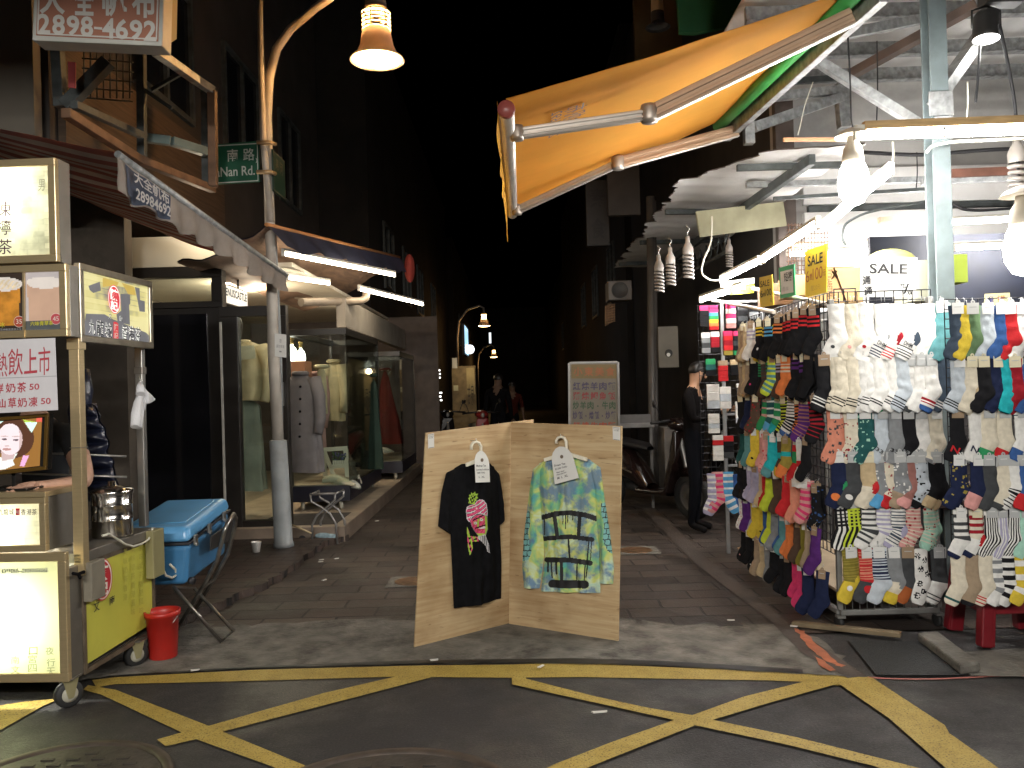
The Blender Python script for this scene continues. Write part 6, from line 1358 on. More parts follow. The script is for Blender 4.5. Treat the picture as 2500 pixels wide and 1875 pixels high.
sale('sale_sign', 'large white sale sign for fifty a pair above the front socks', z3((1105, 400), (1482, 402), (1492, 135), (1112, 128)), 4.7, swh, [('SALE', .15, .83, .58, .83, ink, .02), ('通', .03, .19, .28, .52, ink, .03), ('通', .07, .22, .03, .26, ink, .03), ('50', .33, .63, .26, .46, M('sign_pale_text', (.28, .28, .27), .5), .01), ('元', .69, .81, .22, .38, ink, .02), ('/', .77, .87, .08, .34, ink, .02), ('双', .83, .94, .05, .18, ink, .02)])
sale('sale_sign', 'small cream sign with blue and red letters above the navy socks', z3((1945, 455), (2118, 448), (2116, 372), (1950, 380)), 4.75, M('sign_cream', (.66, .60, .30), .5), [('童', .08, .36, .2, .8, M('txt_blue', (.03, .03, .22), .5), .01), ('襪', .48, .80, .2, .8, M('txt_red2', (.4, .1, .03), .5), .01)])
sale('lime_sign', 'lime yellow card on top of the grey wire rack', [(1782, 720), (1840, 715), (1842, 695), (1780, 700)], 6.4, M('lime_card', (.50, .55, .03), .5), [])
sale('white_card', 'long white card above the grey wire rack', [(1760, 702), (1842, 692), (1842, 678), (1758, 688)], 6.5, swh, [])
# the red stool
def stool(c, s, label):
    m = M('stool_red', (.17, .008, .014), .4, var=.15, vs=6, dirt=.25); t = thing('plastic_stool', label, 'stool', c)
    b = MB(); b.box(c + Z * .455 * s, (.34 * s, .30 * s, .025), m); b.build('seat', t, .008)
    for x in (-1, 1):
        for y in (-1, 1):
            b = MB(); lo, hi = c + V((x * .19 * s, y * .15 * s, 0)), c + V((x * .145 * s, y * .12 * s, .45 * s)); b.beam(lo, hi, .075 * s, .06 * s, m, V((0, 1, 0))); b.beam(lo + V((x * .012, y * .012, 0)), hi + V((x * .012, y * .012, 0)), .06 * s, .06 * s, m, V((0, 1, 0))); b.build('leg', t, .008)
    b = MB()
    for y in (-1, 1): b.beam(c + V((-.15 * s, y * .137 * s, .19 * s)), c + V((.15 * s, y * .137 * s, .19 * s)), .03, .055 * s, m)
    for x in (-1, 1): b.beam(c + V((x * .172 * s, -.11 * s, .19 * s)), c + V((x * .172 * s, .11 * s, .19 * s)), .03, .055 * s, m)
    b.build('stretcher', t, .006)
g = G(2408, 1584); stool(V((g.x + .19, g.y + .16, .011)), 1.0, 'dark red plastic stool under the hanging socks')
b = MB(); q4 = [G(1800, 1345), G(1895, 1325), G(1925, 1385), G(1872, 1402)]; q4 = [q4[0] + Z * .02, q4[1] + Z * .05, q4[2] + Z * .05, q4[3] + Z * .015]; b.prism(q4, (0, 0, .008), M('flap_card', (.27, .16, .08), .8, var=.2)); tag(b.build('cardboard_flap'), 'brown cardboard flap on the paving beside the sock trolley', 'cardboard')
b = MB(); a, c = G(1935, 1530), G(2200, 1565); a.z = .02; c.z = .035; b.beam(a, c, .05, .025, M('plank_wood', (.16, .12, .07), .8, var=.3)); tag(b.build('wooden_plank', bevel=.003), 'worn plank lying on the ground under the sock trolley', 'plank')
# ------------------------------------------------------------------ sock stall: wheeled cage, racks, every sock
wire = M('wire_black', (.022, .022, .025), .45, metal=.5); wireg = M('wire_grey', (.36, .37, .38), .4, metal=.7, var=.1); cagem = M('cage_steel', (.24, .24, .23), .5, metal=.5, var=.25, dirt=.3)
FY = 4.66; FYE = 4.24
cg = thing('sock_trolley', 'wheeled wire cage trolley carrying the hanging socks', 'trolley', (2.2, 5.4, 0))
cx0, cx1, cy0, cy1 = G(2052, 1538).x, P(2292, 1490, FY).x, FY, 6.25
zf = .10
b = MB(); b.beam((cx0, cy0, zf), (cx1, cy0, zf), .03, .03, cagem); b.beam((cx0, cy1, zf), (cx1, cy1, zf), .03, .03, cagem); b.beam((cx0, cy0 + .016, zf), (cx0, cy1 - .016, zf), .03, .03, cagem); b.beam((cx1, cy0 + .016, zf), (cx1, cy1 - .016, zf), .03, .03, cagem); b.beam(((cx0 + cx1) / 2 + .03, cy0 + .016, zf), ((cx0 + cx1) / 2 + .03, cy1 - .016, zf), .03, .028, cagem); b.build('base_frame', cg, .004)
for x, y in ((cx0, cy0), (cx1, cy0), (cx0, cy1), (cx1, cy1)):
    b = MB(); b.bx((x - .014, y - .014, zf + .016), (x + .014, y + .014, 1.88), cagem); b.build('corner_post', cg, .003)
    b = MB(); b.box((x, y, zf - .022), (.045, .045, .013), cagem); b.lathe([(0, -.014), (.030, -.014), (.037, -.008), (.037, .008), (.030, .014), (0, .014)], V((x, y + .02, .04)), M('tyre_black'), 18, V((1, .2, 0))); b.build('castor', cg)
b = MB()
for i in range(13): x = cx0 + .03 + (cx1 - cx0 - .06) * i / 12; b.tube([(x, cy0 + .002, zf + .015), (x, cy0 + .002, zf + .24)], .0035, cagem, 4)
for j in range(3): b.tube([(cx0, cy0 + .006, zf + .07 + .07 * j), (cx1, cy0 + .006, zf + .07 + .07 * j)], .0035, cagem, 4)
b.build('front_mesh', cg)
b = MB(); b.bx((cx0 + .02, cy0 + .03, zf + .09), (cx1 - .02, cy1 - .03, zf + .11), M('shelf_board', (.33, .25, .16), .7, var=.2)); b.build('shelf_board', cg, .004)
def gridpanel(name, label, org, du, dv, nu, nv, m, r=.0032, par=None):
    b = MB()
    for i in range(nu + 1): b.tube([org + du * (i / nu), org + du * (i / nu) + dv], r, m, 4, smooth=False)
    for j in range(nv + 1): b.tube([org + dv * (j / nv), org + dv * (j / nv) + du], r, m, 4, smooth=False)
    o = b.build(name, par)
    return o if par else tag(o, label, 'wire grid')
tz = P(2050, 712, FY).z
gridpanel('front_grid', '', V((cx0, FY + .02, .42)), V((cx1 - cx0 + .02, 0, 0)), V((0, 0, tz - .42)), 11, 28, wire, par=cg)
gridpanel('side_grid', '', V((cx0, cy0 + .05, .42)), V((0, cy1 - cy0 - .05, 0)), V((0, 0, tz - .42)), 26, 28, wire, par=cg)
b = MB(); b.tube([P(2036, 705, FY), P(2036, 730, FY)], .004, wire, 5)
for x in (2060, 2088): b.tube([P(x, 705, FY + .01), P(x, 735, FY + .01)], .004, wire, 5)
b.tube([P(2036, 706, FY), P(2090, 704, FY)], .004, wire, 5); b.build('top_frame', cg)
b = MB(); b.bx((cx1 + .07, FY + .05, .0), (6.0, FY + .9, .55), M('table_dark', (.05, .035, .035), .8, var=.3)); b2 = None
tb = thing('stall_table', 'dark cloth covered table behind the hanging socks by the stool', 'table', (3.2, 5.3, 0))
b = MB(); b.bx((cx1 + .09, FY + .35, .62), (6.0, FY + 1.3, .66), M('table_dark')); b.build('table_top', tb)
for x in (cx1 + .2, 4.2): b = MB(); b.bx((x, FY + .5, 0), (x + .05, FY + .55, .62), M('table_dark')); b.build('leg', tb)
gridpanel('wire_grid', 'black wire grid of hanging socks beside the column at the photo edge', V((P(2318, 1000, FYE).x, FYE + .02, .40)), V((1.3, 0, 0)), V((0, 0, P(2318, 730, FYE).z - .40)), 22, 28, wire)
# --- poles over the alley side
for a, c, lab in (((1810, 698, 6.7), (2060, 752, 4.7), 'pale pole over the alley side socks running to the street corner'), ((1740, 733, 7.2), (1890, 762, 5.6), 'short pale pole behind the small yellow sale sign')):
    b = MB(); b.tube([P(*a), P(*c)], .014, M('pole_pale', (.46, .40, .33), .5, var=.15), 10); tag(b.build('hanging_pole'), lab, 'pole')
# --- socks
C = dict(white=(.74, .73, .70), cream=(.66, .60, .48), black=(.012, .012, .014), navy=(.014, .020, .055), teal=(.10, .26, .28), dteal=(.02, .09, .09), grey=(.22, .23, .24), dgrey=(.055, .058, .062), pale=(.50, .55, .60), salmon=(.62, .24, .16), red=(.50, .025, .03), wine=(.30, .015, .025), pink=(.62, .30, .28), hot=(.65, .05, .16), mint=(.36, .62, .50), lilac=(.38, .36, .50), yellow=(.62, .46, .05), lime=(.52, .62, .05), olive=(.20, .17, .03), beige=(.52, .40, .24), green=(.03, .26, .10), sage=(.12, .20, .10), blue=(.04, .10, .28), sky=(.10, .34, .60), cyan=(.02, .38, .42), orange=(.70, .20, .06), purple=(.09, .025, .16), brown=(.08, .05, .035), rust=(.36, .10, .03), slate=(.05, .07, .10), gold=(.30, .24, .05), dusty=(.33, .15, .13), tan=(.33, .25, .17))
NAMEC = dict(dteal='dark teal', dgrey='dark grey', pale='pale blue-grey', hot='hot pink', sage='sage green', lime='lime', dusty='dusty pink', slate='slate', wine='wine red', tan='tan')
cloth = lambda k: M('knit_' + k, C[k], .9, var=.10, vs=40, bump=.25, bs=260, spec=.15)
SL = .29
def sock_mesh(name, spec, seed=0):
    """one flat hanging sock: leg, heel, foot; painted cell by cell from its pattern"""
    g = spec.get; base = g('base'); b = MB(); r = random.Random(seed); bend = g('bend', .5) ; short = g('short', 0)
    nv, nu = g('res', (44, 12))
    pts = []; x = z = 0.0; ang = 0.0; st = 1.0 / nv
    L1, L2 = (.50, .66)
    for j in range(nv + 1):
        t = j / nv; pts.append((x, z, ang))
        if L1 < t < L2: ang += bend * st / (L2 - L1) * 1.35
        x -= math.sin(ang) * SL * 1.06 * st; z -= math.cos(ang) * SL * 1.06 * st
    dots = [(r.random(), r.random()) for _ in range(26)]
    def wid(t):
        w = .043 - .004 * math.sin(min(1, t / .5) * math.pi)
        if t > .9: w *= math.sqrt(max(.05, 1 - ((t - .9) / .1) ** 2 * .55))
        return w
    def pos(u, t, side):
        f = t * nv; j = min(nv - 1, int(f)); k = f - j
        px = pts[j][0] * (1 - k) + pts[j + 1][0] * k; pz = pts[j][1] * (1 - k) + pts[j + 1][1] * k; an = pts[j][2] * (1 - k) + pts[j + 1][2] * k
        s = (u - .5) * 2; w = wid(t)
        if s > 0: w += .030 * math.exp(-((t - .60) / .075) ** 2) * bend / .6
        else: w -= .006 * math.exp(-((t - .58) / .07) ** 2)
        th = .013 * math.sqrt(max(0, 1 - s * s * .96)) + .0010 * math.sin(t * 30 + seed) * (1 - s * s)
        wr_ = .003 * noise.noise(V((t * 9, s * 2, seed)))
        return V((px + math.cos(an) * s * w, side * th + wr_ - .010 * t, pz + math.sin(an) * -s * w * 1.0))
    def pick(u, t):
        if g('toe') and t > g('toe')[1]: return cloth(g('toe')[0])
        if g('cuff') and t < g('cuff')[1]: return cloth(g('cuff')[0])
        if g('heel') and abs(t - .595) < .085 and u > .62 + abs(t - .595) * 2.2: return cloth(g('heel'))
        for c, n, d, v0, v1 in g('bands', ()):
            if v0 < t < v1 and ((t - v0) / (v1 - v0) * n) % 1 < d: return cloth(c)
        if g('vert') and (u * g('vert')[1]) % 1 < .42 and t > .12: return cloth(g('vert')[0])
        if g('dots'):
            for du, dv in dots:
                if abs(u - du) < .055 and abs(t - dv) < .016: return cloth(g('dots'))
        if g('foot') and t > .58: return cloth(g('foot'))
        if g('leaf'):
            for du, dv in ((.25, .12), (.75, .2), (.4, .36), (.85, .45), (.3, .62), (.7, .75), (.3, .85)):
                X, Y_ = (u - du) * .08, (t - dv) * .30; rr = math.hypot(X, Y_)
                if rr < .017 and abs(math.sin(3.5 * math.atan2(Y_, X))) > .55: return cloth('black')
        return cloth(base)
    b.grid(lambda u, v: pos(u, v, -1), nu, nv, None, True, pick)
    b.grid(lambda u, v: pos(1 - u, v, 1), max(4, nu // 2), nv // 2, None, True, lambda u, v: pick(1 - u, v))
    if g('txt'):
        tx, t0, t1, c = g('txt'); b.text(tx, pos(.22, t1, -1) + V((0, -.004, 0)), pos(.78, t1, -1) + V((0, -.004, 0)), pos(.22, t0, -1) + V((0, -.004, 0)), cloth(c), .0015, bold=.02)
    if g('patch'):
        c, t0, t1, u0, u1 = g('patch'); nn = 8
        b.add([pos(u0 + (u1 - u0) * (.5 + .5 * math.cos(a)), t0 + (t1 - t0) * (.5 + .5 * math.sin(a)), -1) + V((0, -.003, 0)) for a in [-k * 6.2832 / 14 for k in range(14)]], [tuple(range(14))], cloth(c))
    return b.build(name, org=V((0, 0, 0)))
cardm = {k: M('card_' + k, c, .6, var=.04) for k, c in dict(white=(.66, .66, .64), grey=(.42, .43, .43), kraft=(.30, .21, .13), cream=(.55, .50, .38)).items()}
def card_mesh(par, kind, w=.062, h=.062):
    b = MB(); c = par; o = wloc(par)
    b.bx(o + V((-w / 2, -.020, -h * .78)), o + V((w / 2, -.0185, h * .22)), cardm[kind]); b.lathe([(.004, 0), (.011, 0)], o + V((0, -.0192, h * .30)), cardm[kind], 10, V((0, -1, 0)))
    b.bx(o + V((-w * .3, -.0206, -h * .2)), o + V((w * .3, -.0201, -h * .13)), cardm['grey' if kind != 'grey' else 'white'])
    return b.build('header_card', par)
def hook_mesh(par):
    o = wloc(par); b = MB(); b.tube([o + V((0, -.012, .012)), o + V((0, -.012, .03)), o + V((.004, 0, .042)), o + V((0, .015, .04))], .0018, wireg, 4); return b.build('hook', par)
rowname = ['top', 'second', 'third', 'fourth', 'fifth', 'bottom']
ordn = ['first', 'second', 'third', 'fourth', 'fifth', 'sixth', 'seventh', 'eighth', 'ninth', 'tenth', 'eleventh', 'twelfth', 'thirteenth', 'fourteenth', 'fifteenth', 'sixteenth', 'seventeenth', 'eighteenth', 'nineteenth', 'twentieth']
nm = lambda k: NAMEC.get(k, k)
def describe(s):
    d = nm(s['base'])
    if s.get('bands'): d = ('' if s['base'] == s['bands'][0][0] else d + ' ') + ('sock with ' + nm(s['bands'][0][0]) + ' stripes')
    elif s.get('vert'): d += ' sock with ' + nm(s['vert'][0]) + ' upright stripes'
    elif s.get('dots'): d += ' dotted sock'
    elif s.get('leaf'): d += ' sock with black leaves'
    elif s.get('toe'): d += ' sock with ' + nm(s['toe'][0]) + ' toe'
    elif s.get('foot'): d += ' sock with ' + nm(s['foot']) + ' foot'
    elif s.get('heel'): d += ' sock with ' + nm(s['heel']) + ' heel'
    else: d += ' sock'
    return d
B = lambda c, n, d, a, e: [(c, n, d, a, e)]
def S_(base, **k): return dict(base=base, **k)
FRONT = [  # (row, y top, y bottom, entries (x, spec, card))
 (0, 742, 872, [(2040, S_('white', patch=('dgrey', .74, .80, .3, .55)), 0), (2076, S_('cream', patch=('pink', .74, .80, .4, .65)), 0), (2110, S_('white', patch=('wine', .72, .78, .4, .65)), 0), (2150, S_('white', heel='slate', bands=[('navy', 4, .5, .78, .98)], txt=('DHM', .68, .76, 'dgrey')), 0), (2178, S_('white', heel='wine', bands=[('red', 4, .5, .78, .98)]), 0), (2214, S_('white', heel='slate', bands=[('dgrey', 4, .5, .78, .98)], txt=('DHM', .68, .76, 'dgrey')), 0), (2248, S_('white'), 0), (2272, S_('white', heel='cream'), 0), (2296, S_('teal', heel='teal'), 'white')]),
 (1, 872, 998, [(2008, S_('black', bands=[('white', 3, .45, .74, .92)]), 'kraft')] + [(2042 + i * 9, S_('cream' if i < 5 else 'white', bands=[('black' if i not in (5, 6) else 'red', 3, .45, .74, .92)], bend=.3), 0) for i in range(10)] + [(2142, S_('white', bands=[('black', 3, .4, .8, .95)], bend=.35), 0), (2160, S_('white', heel='green', toe=('green', .93), bend=.35), 0), (2180, S_('white', bands=[('black', 3, .4, .76, .93)], bend=.35), 0), (2202, S_('pale', bands=[('black', 4, .4, .76, .96)], bend=.4), 0), (2222, S_('white', heel='dgrey', toe=('dgrey', .92)), 'grey'), (2246, S_('white', heel='black'), 'grey'), (2270, S_('white', toe=('blue', .9), bands=[('wine', 2, .5, .78, .9)]), 'grey'), (2294, S_('slate', bands=[('white', 3, .4, .8, .93)]), 0)]),
 (2, 1002, 1124, [(2036, S_('salmon', dots='dgrey'), 'white'), (2076, S_('cream', dots='wine'), 'white'), (2109, S_('dteal', dots='mint'), 'white'), (2150, S_('pale', txt=('33', .72, .79, 'dgrey')), 'grey'), (2184, S_('grey', base2=0, txt=('33', .72, .79, 'black')), 'grey'), (2216, S_('black', txt=('33', .74, .80, 'grey')), 'grey'), (2246, S_('white', txt=('33', .74, .80, 'grey')), 'grey'), (2282, S_('cream', toe=('grey', .94)), 'white')]),
 (3, 1108, 1232, [(2044, S_('navy', heel='green', patch=('orange', .72, .86, .2, .8)), 'white'), (2080, S_('dgrey', patch=('white', .74, .84, .3, .8)), 'grey'), (2117, S_('beige', heel='red', foot='cream'), 'cream'), (2146, S_('grey', dots='white', toe=('sky', .76)), 'grey'), (2170, S_('cream', dots='wine', toe=('red', .78)), 'grey'), (2194, S_('grey', dots='white', toe=('tan', .7)), 'grey'), (2220, S_('dusty', toe=('pink', .82)), 'grey'), (2246, S_('pale', dots='black', toe=('black', .86)), 'grey'), (2282, S_('black', toe=('beige', .80)), 'grey')]),
 (4, 1220, 1334, [(2050, S_('white', bands=[('black', 7, .5, .04, .56)], vert=('black', 3)), 'grey'), (2082, S_('black', bands=[('lime', 8, .45, .04, .56)], vert=('lime', 3)), 'grey'), (2120, S_('white', bands=[('dgrey', 8, .45, .04, .9)], toe=('white', .92)), 'grey'), (2156, S_('white', bands=[('lilac', 8, .5, .04, .7)], toe=('white', .9)), 'grey'), (2192, S_('white', heel='lilac', bands=[('slate', 14, .42, .04, .9)], toe=('lilac', .92)), 'grey'), (2229, S_('pink', dots='wine', bands=[('cream', 12, .35, .1, .95)]), 'grey'), (2268, S_('mint', heel='mint', bands=[('cream', 12, .35, .06, .92)], dots='wine'), 'grey')]),
 (5, 1340, 1464, [(2072, S_('olive', bands=[('gold', 13, .45, .05, .56)], foot='yellow', heel='yellow', patch=('white', .66, .76, .3, .7)), 'white'), (2112, S_('red', bands=[('salmon', 13, .45, .05, .56)], foot='dgrey', patch=('red', .64, .78, .4, .95)), 'white'), (2143, S_('pale', bands=[('navy', 13, .55, .05, .56)], foot='pale'), 'white'), (2180, S_('grey', heel='grey', foot='cream', toe=('yellow', .8)), 'white'), (2214, S_('dgrey', toe=('rust', .68)), 'kraft'), (2246, S_('white', leaf=1, bend=.25), 0), (2288, S_('dgrey', foot='white', bands=[('dgrey', 2, .5, .84, .96)]), 'grey')]),
]
EDGE = [
 (0, 746, 872, [(2334, S_('slate', heel='slate'), 'white'), (2352, S_('yellow', bend=.3), 0), (2372, S_('sage', toe=('black', .93)), 'white'), (2408, S_('pale', bend=.4), 'white'), (2440, S_('blue'), 'white'), (2462, S_('red', base2=1, bend=.35), 'white'), (2490, S_('white'), 'white')]),
 (1, 876, 1000, [(2338, S_('pale', bands=[('black', 3, .4, .8, .94)]), 'white'), (2370, S_('cream', heel='beige', base2=1), 'cream'), (2398, S_('black'), 'cream'), (2432, S_('navy'), 'cream'), (2456, S_('cyan', bend=.35), 0), (2474, S_('wine', bend=.4), 'cream'), (2500, S_('blue', bend=.4), 0)]),
 (2, 1000, 1120, [(2335, S_('black', txt=('N', .70, .82, 'red')), 'kraft'), (2378, S_('white', txt=('N', .70, .82, 'navy')), 0), (2412, S_('cream', toe=('green', .76)), 'grey'), (2450, S_('cream', toe=('red', .76), base2=1), 'grey'), (2490, S_('white', toe=('blue', .78), bands=[('slate', 2, .3, .1, .2)]), 'grey')]),
 (3, 1116, 1236, [(2338, S_('navy', dots='gold'), 'white'), (2384, S_('navy', toe=('pink', .70)), 'white'), (2412, S_('dgrey', bend=.3), 'grey'), (2446, S_('cream', heel='cream', toe=('dgrey', .88)), 'grey'), (2472, S_('white', bands=[('black', 10, .4, .6, .95)], base2=1), 'grey'), (2498, S_('blue', toe=('red', .7)), 'grey')]),
 (4, 1244, 1356, [(2343, S_('white', bands=[('dgrey', 4, .5, .1, .66)], toe=('navy', .9)), 'white'), (2382, S_('cream', heel='red', bands=[('wine', 3, .5, .12, .56)], foot='white', toe=('navy', .88)), 'cream'), (2418, S_('white', vert=('black', 6)), 'grey'), (2444, S_('lilac', vert=('white', 5)), 'grey'), (2474, S_('black', vert=('white', 6)), 'grey'), (2502, S_('mint'), 'grey')]),
 (5, 1356, 1470, [(2338, S_('cream', bands=[('dteal', 1, .6, .86, .96)], vert2=1), 0), (2370, S_('tan', base2=1, toe=('black', .92), bend=.3), 0), (2404, S_('cream', bands=[('red', 3, .4, .82, .98)]), 0), (2434, S_('white', bands=[('grey', 4, .5, .08, .8)]), 0), (2460, S_('white', bands=[('black', 5, .5, .05, .9)]), 0), (2492, S_('yellow', bands=[('white', 3, .4, .1, .9)]), 0)]),
]
used_labels = set()
def put_sock(sk, label, group):
    tag(sk, label, 'sock', group); used_labels.add(label)
def unique(lbl, extra):
    return lbl if lbl not in used_labels else lbl + ' ' + extra
cnt = 0
for table, grp, where in ((FRONT, 'socks on the street front of the trolley', 'street front'), (EDGE, 'socks on the grid beside the column', 'column grid')):
    FYr = FY if table is FRONT else FYE
    for row, y0, y1, ents in table:
        for k, (x, sp, cd) in enumerate(ents):
            sp = dict(sp); sp.setdefault('bend', .36); sp['bend'] *= rnd.uniform(.8, 1.15)
            cnt += 1; sk = sock_mesh('sock', sp, cnt)
            Y = FYr - .025 - .010 * (row % 2) - .006 * (k % 3) - .012 * (5 - row) * .4
            sk.location = P(x, y0, Y); s = (y1 - y0) / 2000 * Y / .285; sk.scale = (s * rnd.uniform(.98, 1.06),) * 2 + (s,)
            sk.rotation_euler = (rnd.uniform(-.04, .02), rnd.uniform(-.05, .04), rnd.uniform(-.2, .12))
            sk['_c'] = 0; del sk['_c']
            lbl = '%s, %s in the %s row of the %s' % (describe(sp), ordn[k], rowname[row], where)
            put_sock(sk, lbl, grp)
            sc0, rt0_ = sk.scale.copy(), sk.rotation_euler.copy(); sk.scale = (1, 1, 1)
            if cd: card_mesh(sk, cd, .058 if cd != 'kraft' else .066)
            hook_mesh(sk); sk.scale = sc0
            if not (row == 1 and grp.startswith('socks on the street') and 0 < k < 11) and rnd.random() < .70:      # a second one of the same pair hung behind it
                s2 = copy_tree(sk); s2.location = sk.location + V((rnd.uniform(.014, .026), .020, rnd.uniform(-.012, .004))); s2.rotation_euler = (0, rnd.uniform(-.05, .03), rnd.uniform(-.2, .1))
                put_sock(s2, '%s behind the %s, %s row, %s' % (describe(sp), ordn[k], rowname[row], where), grp)
# alley side of the trolley: seven rows of socks hung close together
SIDE = [
 (0, [S_('black', bands=[('red', 3, .5, .16, .42)])] * 6 + [S_('black', bands=[('orange', 3, .5, .16, .42)]), S_('black', bands=[('lime', 3, .5, .16, .42)], heel='lime'), S_('black', bands=[('sky', 3, .5, .16, .42)]), S_('black', bands=[('yellow', 3, .5, .16, .42)]), S_('black', bands=[('yellow', 3, .5, .16, .42)], patch=('white', .7, .78, .4, .6)), S_('pink', bands=[('white', 3, .5, .2, .45)], toe=('yellow', .75)), S_('white', bands=[('lilac', 3, .4, .2, .5)]), S_('beige'), S_('tan'), S_('beige', bend=.2)]),
 (1, [S_('black', toe=('black', .9)), S_('black', bands=[('purple', 3, .5, .12, .4)]), S_('black', bands=[('purple', 3, .5, .12, .4)]), S_('black', bands=[('hot', 3, .5, .16, .42)]), S_('orange', bands=[('cream', 3, .4, .2, .45)]), S_('brown', bands=[('lilac', 3, .5, .16, .4)]), S_('lime', bands=[('teal', 6, .5, .2, .95)]), S_('dgrey', bands=[('green', 3, .5, .16, .4)]), S_('brown', bands=[('dgrey', 5, .5, .1, .6)]), S_('black', bands=[('green', 6, .5, .1, .5)]), S_('black', patch=('hot', .7, .76, .3, .5)), S_('tan'), S_('beige', bend=.2), S_('tan', bend=.2)]),
 (2, [S_('black', bands=[('wine', 9, .4, .1, .9)]), S_('purple', bands=[('dusty', 10, .4, .1, .9)]), S_('black', bands=[('orange', 11, .45, .08, .9)], toe=('blue', .85)), S_('white', bands=[('black', 11, .5, .08, .85)], toe=('blue', .88)), S_('black', bands=[('lime', 11, .4, .08, .9)]), S_('green', bands=[('white', 3, .35, .15, .7)], toe=('cyan', .75)), S_('dteal', bands=[('white', 3, .35, .15, .7)], toe=('sky', .75)), S_('green', bands=[('pink', 3, .35, .15, .7)], toe=('green', .75)), S_('brown', dots='wine'), S_('black', dots='hot'), S_('navy', bend=.3), S_('black', bend=.2)]),
 (3, [S_('black'), S_('white', toe=('white', .9), bands=[('red', 1, .5, .4, .7)]), S_('red', bands=[('green', 1, .5, .3, .8)]), S_('gold', toe=('orange', .7), bands=[('cyan', 1, .4, .35, .6)]), S_('brown', bands=[('cyan', 1, .5, .4, .7)], toe=('yellow', .8)), S_('cyan', toe=('teal', .8)), S_('pink', dots='red'), S_('pink', toe=('pink', .8)), S_('yellow', patch=('black', .74, .80, .35, .65)), S_('teal'), S_('hot', bend=.3), S_('dteal', bend=.3)]),
 (4, [S_('black', dots='blue'), S_('pink', bands=[('hot', 6, .5, .05, .95)]), S_('salmon'), S_('red'), S_('pink', toe=('hot', .8)), S_('brown', bend=.4), S_('lime'), S_('red', bend=.4), S_('beige', patch=('red', .74, .80, .35, .65)), S_('lilac'), S_('lilac', bend=.4), S_('black', patch=('white', .7, .76, .3, .6)), S_('black', bend=.3)]),
 (5, [S_('purple'), S_('tan', bend=.2), S_('olive'), S_('brown'), S_('orange', toe=('orange', .8)), S_('teal', bend=.4), S_('blue', bend=.4), S_('grey'), S_('lime', bend=.3), S_('blue', bend=.3), S_('yellow', patch=('black', .78, .82, .35, .6)), S_('yellow', bend=.4), S_('lilac', bend=.3), S_('purple', bend=.3), S_('white', dots='pink')]),
 (6, [S_('navy'), S_('navy', bend=.4), S_('hot', bend=.4), S_('hot', bend=.35), S_('black'), S_('black', bend=.4), S_('black', bend=.4), S_('grey', bend=.2), S_('beige', bend=.3), S_('tan', bend=.3), S_('black', patch=('white', .8, .84, .3, .5)), S_('black', bend=.5), S_('black', patch=('pink', .8, .84, .3, .5))]),
]
srow = ['top', 'second', 'third', 'fourth', 'fifth', 'sixth', 'bottom']
protos = {}
for row, ents in SIDE:
    n = len(ents); zt = 1.84 - .256 * row; y0, y1 = 4.70, 6.25 + .02 * row
    for k, sp in enumerate(ents):
        key = str(sorted(sp.items(), key=str))
        Y = y0 + (y1 - y0) * (k + .5) / n + rnd.uniform(-.02, .02)
        if key not in protos:
            cnt += 1; sp2 = dict(sp); sp2.setdefault('bend', .34); sk = sock_mesh('sock', sp2, cnt); hk = 'cream' if row < 3 else 'white'
            card_mesh(sk, hk if k % 3 else 'kraft', .045, .058); hook_mesh(sk); protos[key] = sk
        else:
            sk = copy_tree(protos[key])
        X = cx0 - .055 - rnd.uniform(0, .04) - .02 * (row in (3, 4)); sk.location = (X, Y, zt + rnd.uniform(-.012, .012))
        s = .88 + rnd.uniform(-.05, .05); sk.scale = (s * .98, s, s); sk.rotation_euler = (rnd.uniform(-.05, .05), rnd.uniform(-.08, .08), math.radians(-46 + rnd.uniform(-16, 16)))
        put_sock(sk, '%s, %s from the corner in the %s alley row' % (describe(sp), ordn[k], srow[row]), 'socks on the alley side of the trolley')
        # thin ones hung just behind, so the row reads as full
        if rnd.random() < .62 and row in (0, 1, 2, 4, 5):
            s2 = copy_tree(protos[key]); s2.location = (X + .03, Y + .035, zt + rnd.uniform(-.01, .01)); s2.scale = (s * .97, s, s); s2.rotation_euler = (0, rnd.uniform(-.06, .06), math.radians(-46 + rnd.uniform(-12, 12)))
            put_sock(s2, '%s tucked behind the %s in the %s alley row' % (describe(sp), ordn[k], srow[row]), 'socks on the alley side of the trolley')
# --- grey wire rack standing behind, hung with packs
RY = 6.75
rk = thing('wire_rack', 'grey wire rack behind the sock trolley hung with socks in packs', 'rack', P(1790, 1240, RY))
fa, fb, fc_, fd = P(1756, 738, RY), P(1852, 744, RY), P(1872, 1228, RY), P(1798, 1236, RY)
fx0, fx1 = P(1768, 980, RY).x, P(1868, 980, RY).x; fz0, fz1 = fd.z, fa.z
wx0 = P(1708, 900, RY).x
for x in (fx0, fx1): b = MB(); b.bx((x - .014, RY - .014, .02), (x + .014, RY + .014, fz1), wireg); b.build('upright', rk, .003)
for f in (0, .30, .55, .80, 1.0):
    z = fz1 + (fz0 - fz1) * f; b = MB(); b.bx((fx0 + .015, RY - .012, z - .01), (fx1 - .015, RY + .012, z + .01), wireg); b.build('cross_bar', rk, .002)
gridpanel('side_wing', '', V((wx0, RY + .015, fz0 + .15)), V((fx0 - wx0, 0, 0)), V((0, 0, fz1 - fz0 - .17)), 5, 26, wire, .0028, rk)
gridpanel('back_grid', '', V((fx0, RY + .02, fz0)), V((fx1 - fx0, 0, 0)), V((0, 0, fz1 - fz0)), 6, 26, wire, .0028, rk)
